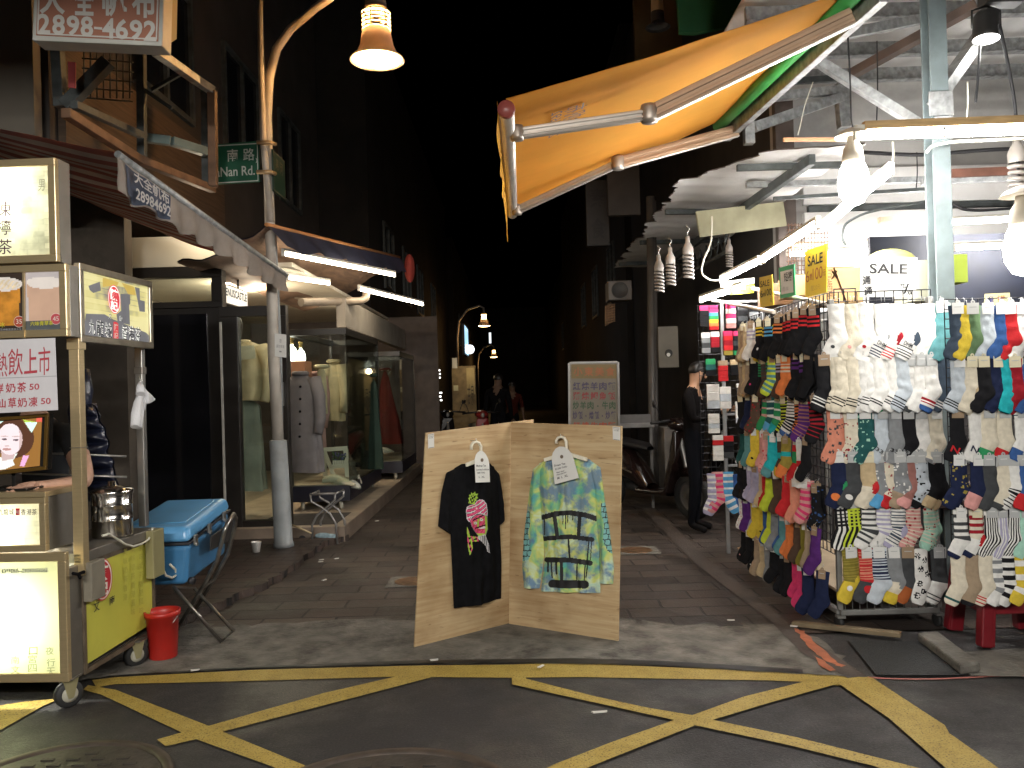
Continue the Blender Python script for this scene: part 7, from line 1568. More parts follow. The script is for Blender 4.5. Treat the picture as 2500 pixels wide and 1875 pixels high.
def pack(px, py, w, h, cols, label):
    p = P(px, py, RY - .03); b = MB(); o = p; n = len(cols)
    for i, c in enumerate(cols): b.bx((o.x - w / 2, o.y - .012 - .003 * (i % 2), o.z - h * (i + 1) / n), (o.x + w / 2, o.y + .012, o.z - h * i / n - .0006), cloth(c))
    sk = tag(b.build('sock_pack', bevel=.003), label, 'sock pack', 'packs on the grey wire rack')
    hook_mesh(sk) if False else None
PK = [(1718, 746, .075, .17, ['hot', 'black', 'black', 'black'], 'black pack with a pink header, top of the outer wing'), (1741, 746, .075, .20, ['hot', 'hot', 'sky', 'green', 'yellow', 'orange', 'red'], 'rainbow striped pack on the outer wing'),
      (1783, 742, .08, .20, ['hot', 'white', 'hot', 'white', 'pink'], 'pink and white striped pack at the rack top'), (1812, 744, .08, .18, ['dgrey', 'black', 'dgrey', 'black'], 'black and grey pack at the rack top'), (1840, 745, .07, .17, ['black', 'grey', 'black'], 'black pack with grey band beside the trolley'),
      (1722, 812, .07, .17, ['white', 'grey', 'dgrey', 'grey'], 'grey pack under the black one on the outer wing'), (1745, 810, .07, .17, ['white', 'wine', 'wine', 'black'], 'wine red pack with a white header on the outer wing'),
      (1776, 808, .075, .20, ['hot', 'red', 'wine', 'red', 'gold'], 'red pack with a pink header on the rack second shelf'), (1800, 808, .075, .20, ['hot', 'black', 'dgrey', 'black', 'green'], 'dark striped pack with a pink header, middle of the second shelf'), (1826, 808, .075, .20, ['hot', 'dgrey', 'white', 'black', 'white'], 'black and white striped pack with a pink header'),
      (1734, 876, .08, .14, ['green', 'dteal', 'black'], 'dark green boxed pack on the outer wing'), (1764, 880, .08, .17, ['tan', 'red', 'red', 'red'], 'bright red pack with a tan header'), (1794, 878, .08, .13, ['beige', 'black', 'black'], 'black pack with a beige header, middle shelf'), (1824, 878, .08, .13, ['beige', 'dgrey', 'olive'], 'olive pack with a beige header, middle shelf'),
      (1740, 938, .10, .20, ['white', 'white', 'pale'], 'white pack on the outer wing, upper of the white ones'), (1770, 944, .09, .18, ['white', 'pale', 'white'], 'white pack beside the rack upright'), (1812, 936, .10, .10, ['white', 'dgrey', 'dgrey'], 'grey pack with a white header below the middle bar'),
      (1806, 980, .075, .18, ['white', 'white', 'white', 'pale'], 'white ribbed pack on the lower shelf, nearer the upright'), (1836, 980, .075, .18, ['white', 'pale', 'white', 'white'], 'white ribbed pack on the lower shelf, nearer the trolley'), (1742, 1010, .09, .16, ['white', 'white', 'pale', 'white'], 'white pack on the outer wing, middle of the white ones'),
      (1752, 1062, .085, .21, ['white', 'red', 'white', 'white', 'white'], 'white pack with a red label on the outer wing'), (1778, 1064, .08, .18, ['red', 'black', 'black', 'dgrey'], 'black pack with a red label low on the rack'), (1826, 1055, .09, .22, ['pale', 'white', 'white', 'lilac', 'white'], 'white and lilac pack low on the rack'), (1842, 1150, .08, .10, ['hot', 'hot', 'pink'], 'pink boxed pack at the rack foot')]
for a in PK: pack(*a)
for x, y, sp, lb in ((1752, 1152, S_('pink', bands=[('hot', 7, .45, .05, .98)], bend=.45), 'fluffy pink and white striped sock hanging at the rack foot'), (1776, 1152, S_('sky', bands=[('white', 6, .35, .05, .98)], bend=-.35), 'fluffy blue and white striped sock hanging at the rack foot'), (1800, 1158, S_('blue', bend=-.3), 'plain blue fluffy sock behind the striped ones at the rack foot'), (1740, 1156, S_('lilac', bands=[('white', 7, .4, .05, .98)], bend=.3), 'lilac striped fluffy sock at the outer corner of the rack foot'), (1838, 1168, S_('black', dots='pink', bend=.3), 'black sock with pink spots at the rack foot')):
    cnt += 1; sp = dict(sp); sk = sock_mesh('sock', sp, cnt); sk.location = P(x, y, RY - .04); sk.scale = (1.15, 1.3, 1.12); put_sock(sk, lb, 'fluffy socks at the rack foot'); card = None
# ------------------------------------------------------------------ people: one skinned surface each, clothes painted on by limb
skinm = M('skin', (.46, .27, .19), .5, var=.08, vs=20); skind = M('skin_tan', (.40, .22, .13), .5, var=.08, vs=20)
tee = M('tee_black', (.016, .018, .022), .85, var=.2, vs=10, bump=.2, bs=60); hairm = M('hair_black', (.010, .008, .007), .45, var=.3, vs=40)
def person(label, J, bones, clothes, loc, sub=2, hair=True, look=V((0, -1, 0)), group=None):
    """J: joint -> (point, radius); bones: joint pairs; clothes: (joint pair or joint) -> material"""
    names = list(J); me = bpy.data.meshes.new('person'); me.from_pydata([J[n][0] - loc for n in names], [(names.index(a), names.index(c)) for a, c in bones], [])
    ob = bpy.data.objects.new('person', me); sc.collection.objects.link(ob); ob.location = loc
    sk = ob.modifiers.new('skin', 'SKIN'); sk.use_smooth_shade = True; sk.branch_smoothing = .3
    for i, n in enumerate(names):
        d = me.skin_vertices[0].data[i]; r = J[n][1]; d.radius = r if isinstance(r, tuple) else (r, r); d.use_root = n == 'pelvis'
    ss_ = ob.modifiers.new('sub', 'SUBSURF'); ss_.levels = sub; ss_.render_levels = sub
    bpy.context.view_layer.update()
    nm_ = bpy.data.meshes.new_from_object(ob.evaluated_get(bpy.context.evaluated_depsgraph_get()))
    ob.modifiers.clear(); ob.data = nm_; nm_.materials.clear()
    mats = []
    for m in clothes.values():
        if m not in mats: mats.append(m)
    for m in mats: nm_.materials.append(m)
    pr = [(J[a][0], J[c][0], clothes.get((a, c), clothes['*'])) for a, c in bones]
    for p in nm_.polygons:
        c = V(p.center) + loc; best = min(pr, key=lambda q: (c - (q[0] + (q[1] - q[0]) * max(0, min(1, (c - q[0]).dot(q[1] - q[0]) / max((q[1] - q[0]).length_squared, 1e-9))))).length)
        p.material_index = mats.index(best[2]); p.use_smooth = True
    tag(ob, label, 'person', group)
    h, hr_ = J['head']; R = hr_ if not isinstance(hr_, tuple) else hr_[0]
    look = look.normalized(); side = look.cross(Z).normalized()
    if hair:
        b = MB()
        def hf(u, v):
            a = 2 * math.pi * u; t = v * 1.9
            d = V((math.sin(t) * math.cos(a), math.sin(t) * math.sin(a), math.cos(t)))
            fr_ = max(0, d.dot(look)); k = 1.05 if not (fr_ > .30 and d.z < .62) else .80
            return h + Z * R * .25 + d * R * k * (1 + .03 * noise.noise(d * 9)) + Z * R * .12
        b.grid(hf, 28, 16, hairm); b.build('hair', ob)
    b = MB()
    for s in (-1, 1): b.ball(h + look * R * .86 + side * s * R * .38 + Z * R * .1, R * .12, M('eye_dark', (.03, .02, .02), .3), 8, 6)
    b.build('eyes', ob)
    b = MB(); b.ball(h + look * R * 1.0 - Z * R * .15, R * .2, clothes['*'], 8, 6, (.9, .9, 1.3)); b.build('nose', ob)
    return ob
STD = [('pelvis', 'spine'), ('spine', 'chest'), ('chest', 'neck'), ('neck', 'head'), ('head', 'crown'), ('chest', 'shL'), ('chest', 'shR'), ('shL', 'elL'), ('shR', 'elR'), ('elL', 'wrL'), ('elR', 'wrR'), ('pelvis', 'hpL'), ('pelvis', 'hpR'), ('hpL', 'knL'), ('hpR', 'knR'), ('knL', 'anL'), ('knR', 'anR'), ('anL', 'toL'), ('anR', 'toR')]
def hand(J, bones, w, s, fwd_, side, upv, curl=.5, k=1.0):
    """palm, four unequal fingers and a thumb from the side of the palm, all from wrist joint w"""
    p0 = J[w][0]; pa = p0 + fwd_ * .045 * k; J[s + 'palm'] = (pa, (.020 * k, .030 * k)); bones.append((w, s + 'palm'))
    for i, (o, L) in enumerate(((-.030, .066), (-.010, .076), (.010, .072), (.029, .056))):
        kn = pa + fwd_ * .038 * k + side * o * k; d1 = (fwd_ - upv * curl * .6).normalized(); d2 = (fwd_ - upv * curl * 1.8).normalized()
        m1 = kn + d1 * L * .5 * k; m2 = m1 + d2 * L * .5 * k
        for n_, p, r in (('k', kn, .0095), ('m', m1, .0085), ('t', m2, .0065)): J[s + n_ + str(i)] = (p, r * k)
        bones += [(s + 'palm', s + 'k' + str(i)), (s + 'k' + str(i), s + 'm' + str(i)), (s + 'm' + str(i), s + 't' + str(i))]
    t0 = p0 + fwd_ * .025 * k - side * .032 * k; t1 = t0 + (fwd_ * .7 - side * .6 - upv * .3) * .035 * k; t2 = t1 + (fwd_ * .95 - side * .1 - upv * .4) * .028 * k
    for n_, p, r in (('u0', t0, .012), ('u1', t1, .0095), ('u2', t2, .0075)): J[s + n_] = (p, r * k)
    bones += [(w, s + 'u0'), (s + 'u0', s + 'u1'), (s + 'u1', s + 'u2')]
# the tea seller, bending behind the monitor with one forearm along the counter
sR, eR, wR = P(172, 1058, 4.36), P(212, 1178, 4.14), P(95, 1187, 3.94)
cen = V((-2.62, 4.46, 0))
J = dict(pelvis=(cen + V((0, .10, .80)), (.15, .11)), spine=(cen + V((.01, .08, 1.0)), (.14, .10)), chest=(cen + V((.02, .02, 1.22)), (.16, .11)), neck=(cen + V((.03, -.03, 1.38)), .05), head=(cen + V((.03, -.07, 1.50)), .085), crown=(cen + V((.03, -.06, 1.60)), .065),
         shR=(sR, .068), elR=(eR, .045), wrR=(wR, (.024, .03)), shL=(cen + V((-.19, -.02, 1.27)), .068), elL=(cen + V((-.27, -.18, 1.06)), .045), wrL=(cen + V((-.10, -.40, 1.06)), .028),
         hpL=(cen + V((-.10, .10, .76)), .09), hpR=(cen + V((.10, .10, .76)), .09), knL=(cen + V((-.11, .05, .45)), .06), knR=(cen + V((.11, .05, .45)), .06), anL=(cen + V((-.11, .12, .09)), .04), anR=(cen + V((.11, .12, .09)), .04), toL=(cen + V((-.12, -.04, .03)), .035), toR=(cen + V((.12, -.04, .03)), .035))
bones = list(STD); fw = (wR - eR).normalized(); sd_ = V((.25, -1, 0)); sd_ = (sd_ - fw * sd_.dot(fw)).normalized(); hand(J, bones, 'wrR', 'a', fw, -sd_, Z, .35, 1.15); hand(J, bones, 'wrL', 'b', V((.6, -.8, 0)).normalized(), V((.8, .6, 0)), Z, .5)
mid = eR.lerp(sR, .55); J['slR'] = (mid, .062); bones.remove(('shR', 'elR')); bones += [('shR', 'slR'), ('slR', 'elR')]
trs = M('trousers_dark', (.007, .0075, .010), .95, var=.2, spec=.06); shoe_ = M('shoe_dark', (.008, .007, .007), .8, spec=.1)
cl_ = {'*': skinm}
for k_ in bones:
    a, c = k_
    if k_ in (('pelvis', 'spine'), ('spine', 'chest'), ('chest', 'shL'), ('chest', 'shR'), ('shR', 'slR'), ('shL', 'elL')): cl_[k_] = tee
    if a[:2] in ('hp', 'kn') or k_ in (('pelvis', 'hpL'), ('pelvis', 'hpR')): cl_[k_] = trs
    if a[:2] == 'an': cl_[k_] = shoe_
person('person in a black t-shirt behind the tea cart monitor, forearm along the counter', J, bones, cl_, V((cen.x, cen.y, 0)))
b = MB(); p = P(48, 1192, 3.9); b.ball(p, .035, blk, 12, 8, (1.4, .9, .5)); tag(b.build('computer_mouse'), 'small black device under the hand of the tea seller', 'device')
# the person by the rack, reading a phone
def stand(label, cen, H, top, face, yaw, bottom=trs, phone=True, group=None, look=None, tan=False):
    k = H / 1.68; R = Matrix.Rotation(yaw, 3, 'Z'); W = lambda x, y, z: cen + R @ V((x, y, z)) * k
    J = dict(pelvis=(W(0, 0, .92), (.14 * k, .10 * k)), spine=(W(0, .0, 1.08), (.13 * k, .095 * k)), chest=(W(0, .01, 1.28), (.16 * k, .105 * k)), neck=(W(0, -.01, 1.43), .05 * k), head=(W(0, -.05, 1.54), .082 * k), crown=(W(0, -.04, 1.63), .062 * k),
             shL=(W(-.18, 0, 1.35), .062 * k), shR=(W(.18, 0, 1.35), .062 * k), hpL=(W(-.09, 0, .88), .085 * k), hpR=(W(.09, 0, .88), .085 * k), knL=(W(-.10, -.02, .48), .055 * k), knR=(W(.10, .01, .48), .055 * k), anL=(W(-.10, .03, .08), .038 * k), anR=(W(.11, .04, .08), .038 * k), toL=(W(-.11, -.13, .03), .033 * k), toR=(W(.13, -.12, .03), .033 * k))
    if phone: J.update(elL=(W(-.22, -.06, 1.09), .044 * k), elR=(W(.22, -.06, 1.09), .044 * k), wrL=(W(-.05, -.28, 1.17), .027 * k), wrR=(W(.06, -.28, 1.17), .027 * k))
    else: J.update(elL=(W(-.23, .02, 1.08), .044 * k), elR=(W(.23, .02, 1.08), .044 * k), wrL=(W(-.24, -.06, .84), .027 * k), wrR=(W(.24, -.06, .84), .027 * k))
    bones = list(STD)
    for s, w in (('a', 'wrR'), ('b', 'wrL')):
        e_ = J['el' + w[2]][0]; f = (J[w][0] - e_).normalized(); sd = f.cross(Z).normalized() * (1 if s == 'a' else -1); hand(J, bones, w, s, f, sd if not phone else (R @ V((0, 0, 1)) - f * f.z).normalized(), R @ V((0, 1, 0)) if phone else R @ V((1 if s == 'b' else -1, 0, 0)), .6, k)
    cl_ = {'*': face}
    for q in bones:
        if q in STD[:2] or q in (('chest', 'shL'), ('chest', 'shR'), ('shL', 'elL'), ('shR', 'elR')): cl_[q] = top
        if q in (('elL', 'wrL'), ('elR', 'wrR')) and not tan: cl_[q] = top
        if q[0][:2] in ('hp', 'kn') or q in (('pelvis', 'hpL'), ('pelvis', 'hpR')): cl_[q] = bottom
        if q[0][:2] == 'an': cl_[q] = shoe_
    o = person(label, J, bones, cl_, cen, look=look or (R @ V((0, -1, -.25))), group=group)
    return W
g = P(1698, 1000, 7.9); W = stand('person in a dark top reading a phone beside the grey wire rack', V((g.x - .02, 7.9, 0)), 1.66, M('top_dark_brown', (.007, .006, .006), .95, var=.2, spec=.06), skind, math.radians(62))
b = MB(); p = W(0.0, -.37, 1.20); b.box(p, (.012, .075, .145), M('phone_black', (.015, .015, .015), .2), Matrix.Rotation(math.radians(62 - 90), 3, 'Z') @ Matrix.Rotation(.5, 3, 'Y')); tag(b.build('mobile_phone', bevel=.004), 'mobile phone held up by the person beside the wire rack', 'phone')
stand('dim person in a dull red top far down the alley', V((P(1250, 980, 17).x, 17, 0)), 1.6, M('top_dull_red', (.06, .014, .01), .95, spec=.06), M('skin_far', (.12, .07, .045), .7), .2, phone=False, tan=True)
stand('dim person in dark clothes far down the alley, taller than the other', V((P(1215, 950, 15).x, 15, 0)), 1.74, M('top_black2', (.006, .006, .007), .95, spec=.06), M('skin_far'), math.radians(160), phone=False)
# ------------------------------------------------------------------ the rest of the alley
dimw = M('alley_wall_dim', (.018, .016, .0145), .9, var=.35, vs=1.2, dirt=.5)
facade('alley_building', 'dark long building on the shop side further down the alley', -2.6, 15.3, 34, 0, 9, dimw, [(17, 18.4, 3.6, 5), (20, 21.4, 3.6, 5), (23, 24.4, 3.6, 5), (27, 28.4, 3.6, 5)], 1)
facade('alley_building', 'dark building behind the menu board on the far side of the alley', 2.6, 18.2, 40, 0, 9.5, dimw, [(20, 21.4, 3.5, 5), (24, 25.4, 3.5, 5), (28, 29.4, 3.5, 5)], -1)
facade('alley_building', 'dark building closing the view at the end of the alley', -2.4, 35, 66, 0, 8, dimw, [(38, 40, 3.5, 5), (44, 46, 3.5, 5)], 1)
facade('alley_building', 'far dark building beyond the small street lamps', 2.9, 41, 66, 0, 8, dimw, [(44, 46, 3.5, 5)], -1)
b = MB(); b.bx((-9, 66.2, 0), (9, 67, 8), dimw); tag(b.build('end_wall'), 'dark wall across the very end of the alley', 'wall')
def far_lamp(px, py, Y, label):
    c = P(px, py, Y); c0 = wloc(lp); t = thing('street_lamp', label, 'street lamp', (c.x - 1.0, Y, 0))
    b = MB(); x0 = c.x - 1.0; b.tube([(x0, Y, 0), (x0, Y, c.z - .4), (x0 + .08, Y, c.z + .2), (x0 + .4, Y, c.z + .62), (c.x - .15, Y, c.z + .75), (c.x, Y, c.z + .66), (c.x, Y, c.z + .5)], .04, gpo, 10); b.build('post_pipe', t)
    b = MB(); b.lathe([(.0, .52), (.06, .50), (.09, .46), (.12, .44), (.12, .42)], c, M('lamp_cap'), 16); b.build('lamp_cap', t)
    b = MB(); b.lathe([(.09, .43), (.09, .24)], c, E('sodium_glass_far', (1, .55, .16), 9), 16); b.build('lamp_glass', t)
    b = MB(); b.lathe([(.12, .24), (.14, .14), (.19, .05), (.236, 0), (.18, .04), (.12, .14)], c, M('lamp_shade'), 20); b.build('lamp_shade', t)
    b = MB(); b.lathe([(0, -.03), (.12, -.02), (.225, .004)], c, E('sodium_lens', (1, .66, .28), 14), 20); b.build('lamp_lens', t)
    lamp('sodium_light', c - Z * .1, 22, (1, .5, .16), .1)
far_lamp(1182, 796, 30, 'small lit bell street lamp far down the alley, the nearer of the two'); far_lamp(1206, 872, 50, 'tiny lit bell street lamp deepest in the alley')
def small(name, label, cat, fn):
    b = MB(); fn(b); return tag(b.build(name), label, cat)
xl = P(1128, 820, 20).x
small('hanging_sign', 'narrow bluish lit sign hanging over the alley', 'sign', lambda b: (b.bx((xl, 20.0, P(1130, 866, 20).z), (xl + .06, 21.6, P(1130, 790, 20).z), M('sign_case_dark', (.03, .03, .03), .5)), b.bx((xl + .061, 20.03, P(1130, 862, 20).z), (xl + .066, 21.57, P(1130, 793, 20).z), M('sign_face_blue', (.3, .5, .65), .4, var=.5, vs=5, emit=(.35, .62, .85), es=.8))))
small('globe_lamp', 'round white globe lamp glowing beside the bluish sign', 'globe lamp', lambda b: b.ball(P(1147, 853, 21.8), .12, E('globe_glow', (.92, .97, 1), 2.2), 20, 12))
lamp('globe_light', P(1147, 853, 21.6) - V((0, .3, 0)), 6, (.9, .95, 1), .12)
small('lit_sign', 'tiny white lit sign between the two small street lamps', 'sign', lambda b: (b.bx((P(1194, 826, 36).x, 36, P(1194, 838, 36).z), (P(1199, 826, 36).x, 36.05, P(1194, 812, 36).z), E('tiny_sign', (.85, .95, 1), .9))))
small('lantern', 'slim amber lantern glowing on the wall past the shops', 'lantern', lambda b: (b.lathe([(0, -.14), (.03, -.13), (.04, 0), (.03, .14), (0, .16)], P(1043, 797, 15.2), E('amber', (1, .45, .1), 1.2), 12)))
xa = P(1062, 938, 17).x
small('window_lights', 'little row of white shop lights low on the dark alley front', 'lights', lambda b: [b.box(P(x, y, 16.6), (w, .02, .03), E('white_spark', (1, .97, .9), 2.5)) for x, y, w in ((1066, 959, .09), (1076, 959, .05), (1074, 968, .05), (1077, 977, .04), (1073, 904, .025), (1074, 913, .025), (1074, 922, .025))])
t = thing('lit_doorway', 'dim yellowish lit shop doorway down the alley with papers and a banner', 'doorway', P(1130, 1000, 16))
b = MB(); b.bx((P(1104, 950, 16).x, 16.02, .3), (P(1162, 950, 16).x, 16.06, 1.9), M('door_ochre', (.16, .11, .05), .7, var=.4, vs=8, emit=(.5, .3, .1), es=.015)); b.build('door_back', t)
b = MB(); b.bx((P(1140, 950, 16).x, 15.97, P(0, 995, 16).z), (P(1160, 950, 16).x, 16.0, P(0, 930, 16).z), M('banner_ochre', (.34, .26, .12), .7)); bl0 = P(1142, 990, 15.96); b.text('甘泉', bl0, bl0 + V((.13, 0, 0)), bl0 + V((0, 0, .42)), M('banner_ink', (.07, .05, .03), .7), .003); b.build('banner', t)
b = MB(); b.bx((P(1105, 920, 15.9).x, 15.88, P(0, 930, 15.9).z), (P(1118, 950, 15.9).x, 15.9, P(0, 905, 15.9).z), M('paper_dim', (.42, .40, .36), .7)); b.bx((P(1108, 970, 15.9).x, 15.88, P(0, 985, 15.9).z), (P(1119, 950, 15.9).x, 15.9, P(0, 972, 15.9).z), M('paper_dim2', (.52, .48, .30), .7)); b.build('paper', t)
lamp('doorway_light', P(1135, 900, 15.6), 2, (1, .78, .45), .05)
# menu board on a stand
mb = thing('menu_board', 'tall standing menu board with coloured rows of dish names behind the plywood', 'menu board', (P(1450, 950, 9).x, 9, 0))
Ym = 9.0
mq = lambda x, y, o=0: P(x, y, Ym - o)
mbw = M('menu_board_white', (.14, .12, .088), .6, var=.06, dirt=.2, dcol=(.2, .18, .14))  # dirty white board, darkened further in colour for lack of light
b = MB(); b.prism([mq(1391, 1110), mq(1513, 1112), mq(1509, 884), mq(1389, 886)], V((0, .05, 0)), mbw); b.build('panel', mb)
b = MB()
for a, c in (((1391, 1110), (1389, 886)), ((1513, 1112), (1509, 884)), ((1391, 886), (1507, 884)), ((1393, 1110), (1511, 1112))): b.beam(mq(*a, .012), mq(*c, .012), .022, .02, M('menu_trim', (.18, .17, .16), .4, metal=.5), V((0, -1, 0)))
b.build('trim', mb)
b = MB(); b.quad(mq(1395, 924, .004), mq(1505, 924, .004), mq(1505, 890, .004), mq(1395, 890, .004), M('menu_yellow_dim', (.15, .10, .03), .6)); b.build('header', mb)
tr_ = {k: M('menu_' + k, c, .6, var=.05) for k, c in dict(red=(.30, .05, .02), blue=(.045, .035, .075), green=(.03, .07, .03), orange=(.26, .08, .02), maroon=(.22, .03, .03)).items()}
b = MB()
def row(s, x0, x1, y, h, m):
    w = (x1 - x0) / len(s)
    for i, ch in enumerate(s):
        if ch == '.': b.text(ch, mq(x0 + w * i + w * .4, y - h * .3, .006), mq(x0 + w * i + w * .6, y - h * .3, .006), mq(x0 + w * i + w * .4, y - h * .5, .006), m, .002)
        else: b.text(ch, mq(x0 + w * i + w * .08, y, .006), mq(x0 + w * (i + 1) - w * .08, y, .006), mq(x0 + w * i + w * .08, y - h, .006), m, .002, bold=.02)
row('小東美食', 1398, 1503, 918, 22, tr_['orange']); row('紅燒羊肉麵', 1397, 1504, 952, 19, tr_['blue']); row('蒲燒鯛魚飯', 1397, 1504, 976, 19, tr_['maroon']); row('炒羊肉.牛肉', 1397, 1504, 999, 19, tr_['green']); row('炒飯.燴飯.炒麵', 1397, 1504, 1023, 19, tr_['blue']); row('紅燒牛肉麵', 1397, 1504, 1049, 19, tr_['red'])
b.build('lettering', mb)
for x in (1394, 1508):
    p = mq(x, 1110); b = MB(); b.bx((p.x - .015, Ym + .0, 0), (p.x + .015, Ym + .04, p.z), M('menu_trim')); b.build('leg', mb)
# wall fittings on the far side
ac = thing('air_conditioner', 'old white air conditioner unit high on the dark alley wall', 'air conditioner', P(1513, 735, 11)); 
a, c = P(1486, 733, 11), P(1542, 684, 11)
b = MB(); b.bx((a.x, 11, a.z), (c.x, 11.35, c.z), M('ac_white', (.13, .12, .11), .5, var=.15)); b.build('casing', ac, .01)
b = MB(); p = P(1513, 708, 10.99); b.lathe([(0, 0), (.10, .003), (.105, .006), (.112, 0)], p, M('ac_fan', (.03, .03, .03), .5), 24, V((0, -1, 0)))
b.build('fan_grille', ac)
b = MB(); b.bx((P(1560, 880, 9.6).x - .0, 9.55, 1.65), (P(1560, 880, 9.6).x + .0 + .02, 9.57, 1.66), dimw)
mbx = thing('meter_cabinet', 'pale meter cabinet on the alley wall beyond the person with the phone', 'cabinet', P(1632, 898, 9.6))
a, c = P(1609, 898, 9.6), P(1655, 796, 9.6)
b = MB(); b.bx((a.x, 9.6, a.z), (c.x, 9.75, c.z), M('cabinet_pale', (.12, .105, .08), .6, var=.12)); b.build('casing', mbx, .006)
b = MB(); b.lathe([(0, 0), (.044, 0), (.046, -.004)], P(1633, 862, 9.59), M('sticker_dark', (.02, .02, .02), .3), 18, V((0, -1, 0))); b.lathe([(0, .002), (.022, .002)], P(1632, 866, 9.588), M('litter_white'), 12, V((0, -1, 0))); b.build('round_dial', mbx)
for x, y0, y1, r, lb in ((1588, 780, 1100, .05, 'thick grey pipe running down the alley wall beside the cabinet'), (1597, 790, 1090, .025, 'thin grey pipe beside the thick one on the alley wall')):
    b = MB(); b.tube([P(x, y0 - 300, 9.7), P(x + 6, y1, 9.7), P(x + 10, y1 + 100, 9.7)], r, M('pipe_grey', (.06, .053, .047), .5, var=.2), 10); tag(b.build('wall_pipe'), lb, 'pipe')
lt = MB()
for i in range(7): lt.tube([P(1478 + i * 3.6, 748 - i * 1, 10.4), P(1478 + i * 3.6, 796 - i * 2, 10.4)], .006, M('lattice_tan', (.22, .13, .07), .7), 4)
for j in range(8): lt.tube([P(1477, 748 + j * 6, 10.4), P(1502, 742 + j * 6, 10.4)], .006, M('lattice_tan'), 4)
tag(lt.build('wall_lattice'), 'small tan lattice panel on the dark alley wall below the air conditioner', 'lattice')
def vsign(name, label, x0, x1, y0, y1, Y, m, rows, th=.12):
    t = thing(name, label, 'sign', P((x0 + x1) / 2, y1, Y)); a, c = P(x0, y1, Y), P(x1, y0, Y)
    b = MB(); b.bx((a.x, Y, a.z), (c.x, Y + th, c.z), m)
    if rows:
        w = c.x - a.x; h = c.z - a.z
        for ch, f0, f1, mm in rows: b.text(ch, V((a.x + w * .15, Y - .002, a.z + h * f0)), V((a.x + w * .85, Y - .002, a.z + h * f0)), V((a.x + w * .15, Y - .002, a.z + h * f1)), mm, .003, bold=.02)
    b.build('panel', t)
    return t
vsign('vertical_sign', 'unlit vertical sign with two faint characters high in the dark alley', 1434, 1484, 440, 600, 11.5, M('vsign_dark', (.022, .02, .02), .6), [('素', .58, .88, M('vsign_ink', (.012, .012, .014), .6)), ('食', .10, .42, M('vsign_ink'))])
vsign('vertical_sign', 'unlit pale brown sign board high in the dark, beside the two-character sign', 1486, 1560, 400, 526, 10.8, M('vsign_brown', (.04, .034, .03), .6, var=.2), [])
vsign('ochre_sign', 'unlit ochre sign board at the photo top, left of the green tarpaulin', 1552, 1660, -60, 142, 9.5, M('vsign_ochre', (.07, .045, .015), .6, var=.3, vs=3), [])
ul = thing('unlit_lamp', 'unlit bell lamp with a dark band hanging at the photo top', 'lamp', P(1605, 50, 8.5)); p = P(1605, 30, 8.5)
b = MB(); b.lathe([(.03, .22), (.06, .16), (.065, .06), (.068, .0)], p, M('lamp_cap'), 18); b.build('neck', ul); b = MB(); b.lathe([(.068, 0), (.07, -.02), (.07, -.09), (.066, -.10)], p, M('lamp_band', (.03, .03, .035), .4), 18); b.build('band', ul); b = MB(); b.lathe([(.066, -.10), (.08, -.12), (.13, -.16), (.128, -.155), (.06, -.11)], p, M('lamp_shade_dark', (.03, .028, .025), .6), 18); b.build('shade', ul)
gt_ = [(1652, -20), (1895, -20), (1868, 12), (1830, 40), (1812, 42), (1795, 60), (1700, 80), (1660, 78)]
b = MB(); b.prism([P(x, y, 7.6) for x, y in gt_], V((0, .06, .0)), M('tarp_green', (.012, .09, .03), .7, var=.3, vs=3)); tag(b.build('green_tarpaulin'), 'dark green tarpaulin at the photo top behind the orange awning', 'tarpaulin')
# counter, boxes and scooters on the far side
t = thing('steel_counter', 'low stainless counter behind the plywood display near the scooters', 'counter', P(1555, 1060, 9.4))
b = MB(); a, c = P(1500, 1046, 9.4), P(1598, 1032, 9.4); b.bx((a.x, 9.4, a.z), (c.x, 10.0, c.z), M('counter_steel', (.20, .19, .18), .4, metal=.7, var=.2)); b.build('counter_top', t, .004)
b = MB(); b.bx((a.x, 9.42, c.z), (c.x - .04, 9.44, c.z + .10), M('counter_back', (.13, .12, .115), .6)); b.build('back_rail', t)
for x in (a.x + .02, c.x - .05): b = MB(); b.bx((x, 9.45, 0), (x + .03, 9.48, a.z), M('counter_steel')); b.build('leg', t)
b = MB(); a, c = P(1622, 1090, 9.2), P(1690, 1042, 9.2); b.bx((a.x, 9.2, a.z - .5), (c.x, 9.6, c.z), M('crate_grey', (.19, .17, .15), .6, var=.2)); tag(b.build('pale_crate', bevel=.01), 'pale crate behind the scooter near the person with the phone', 'crate')
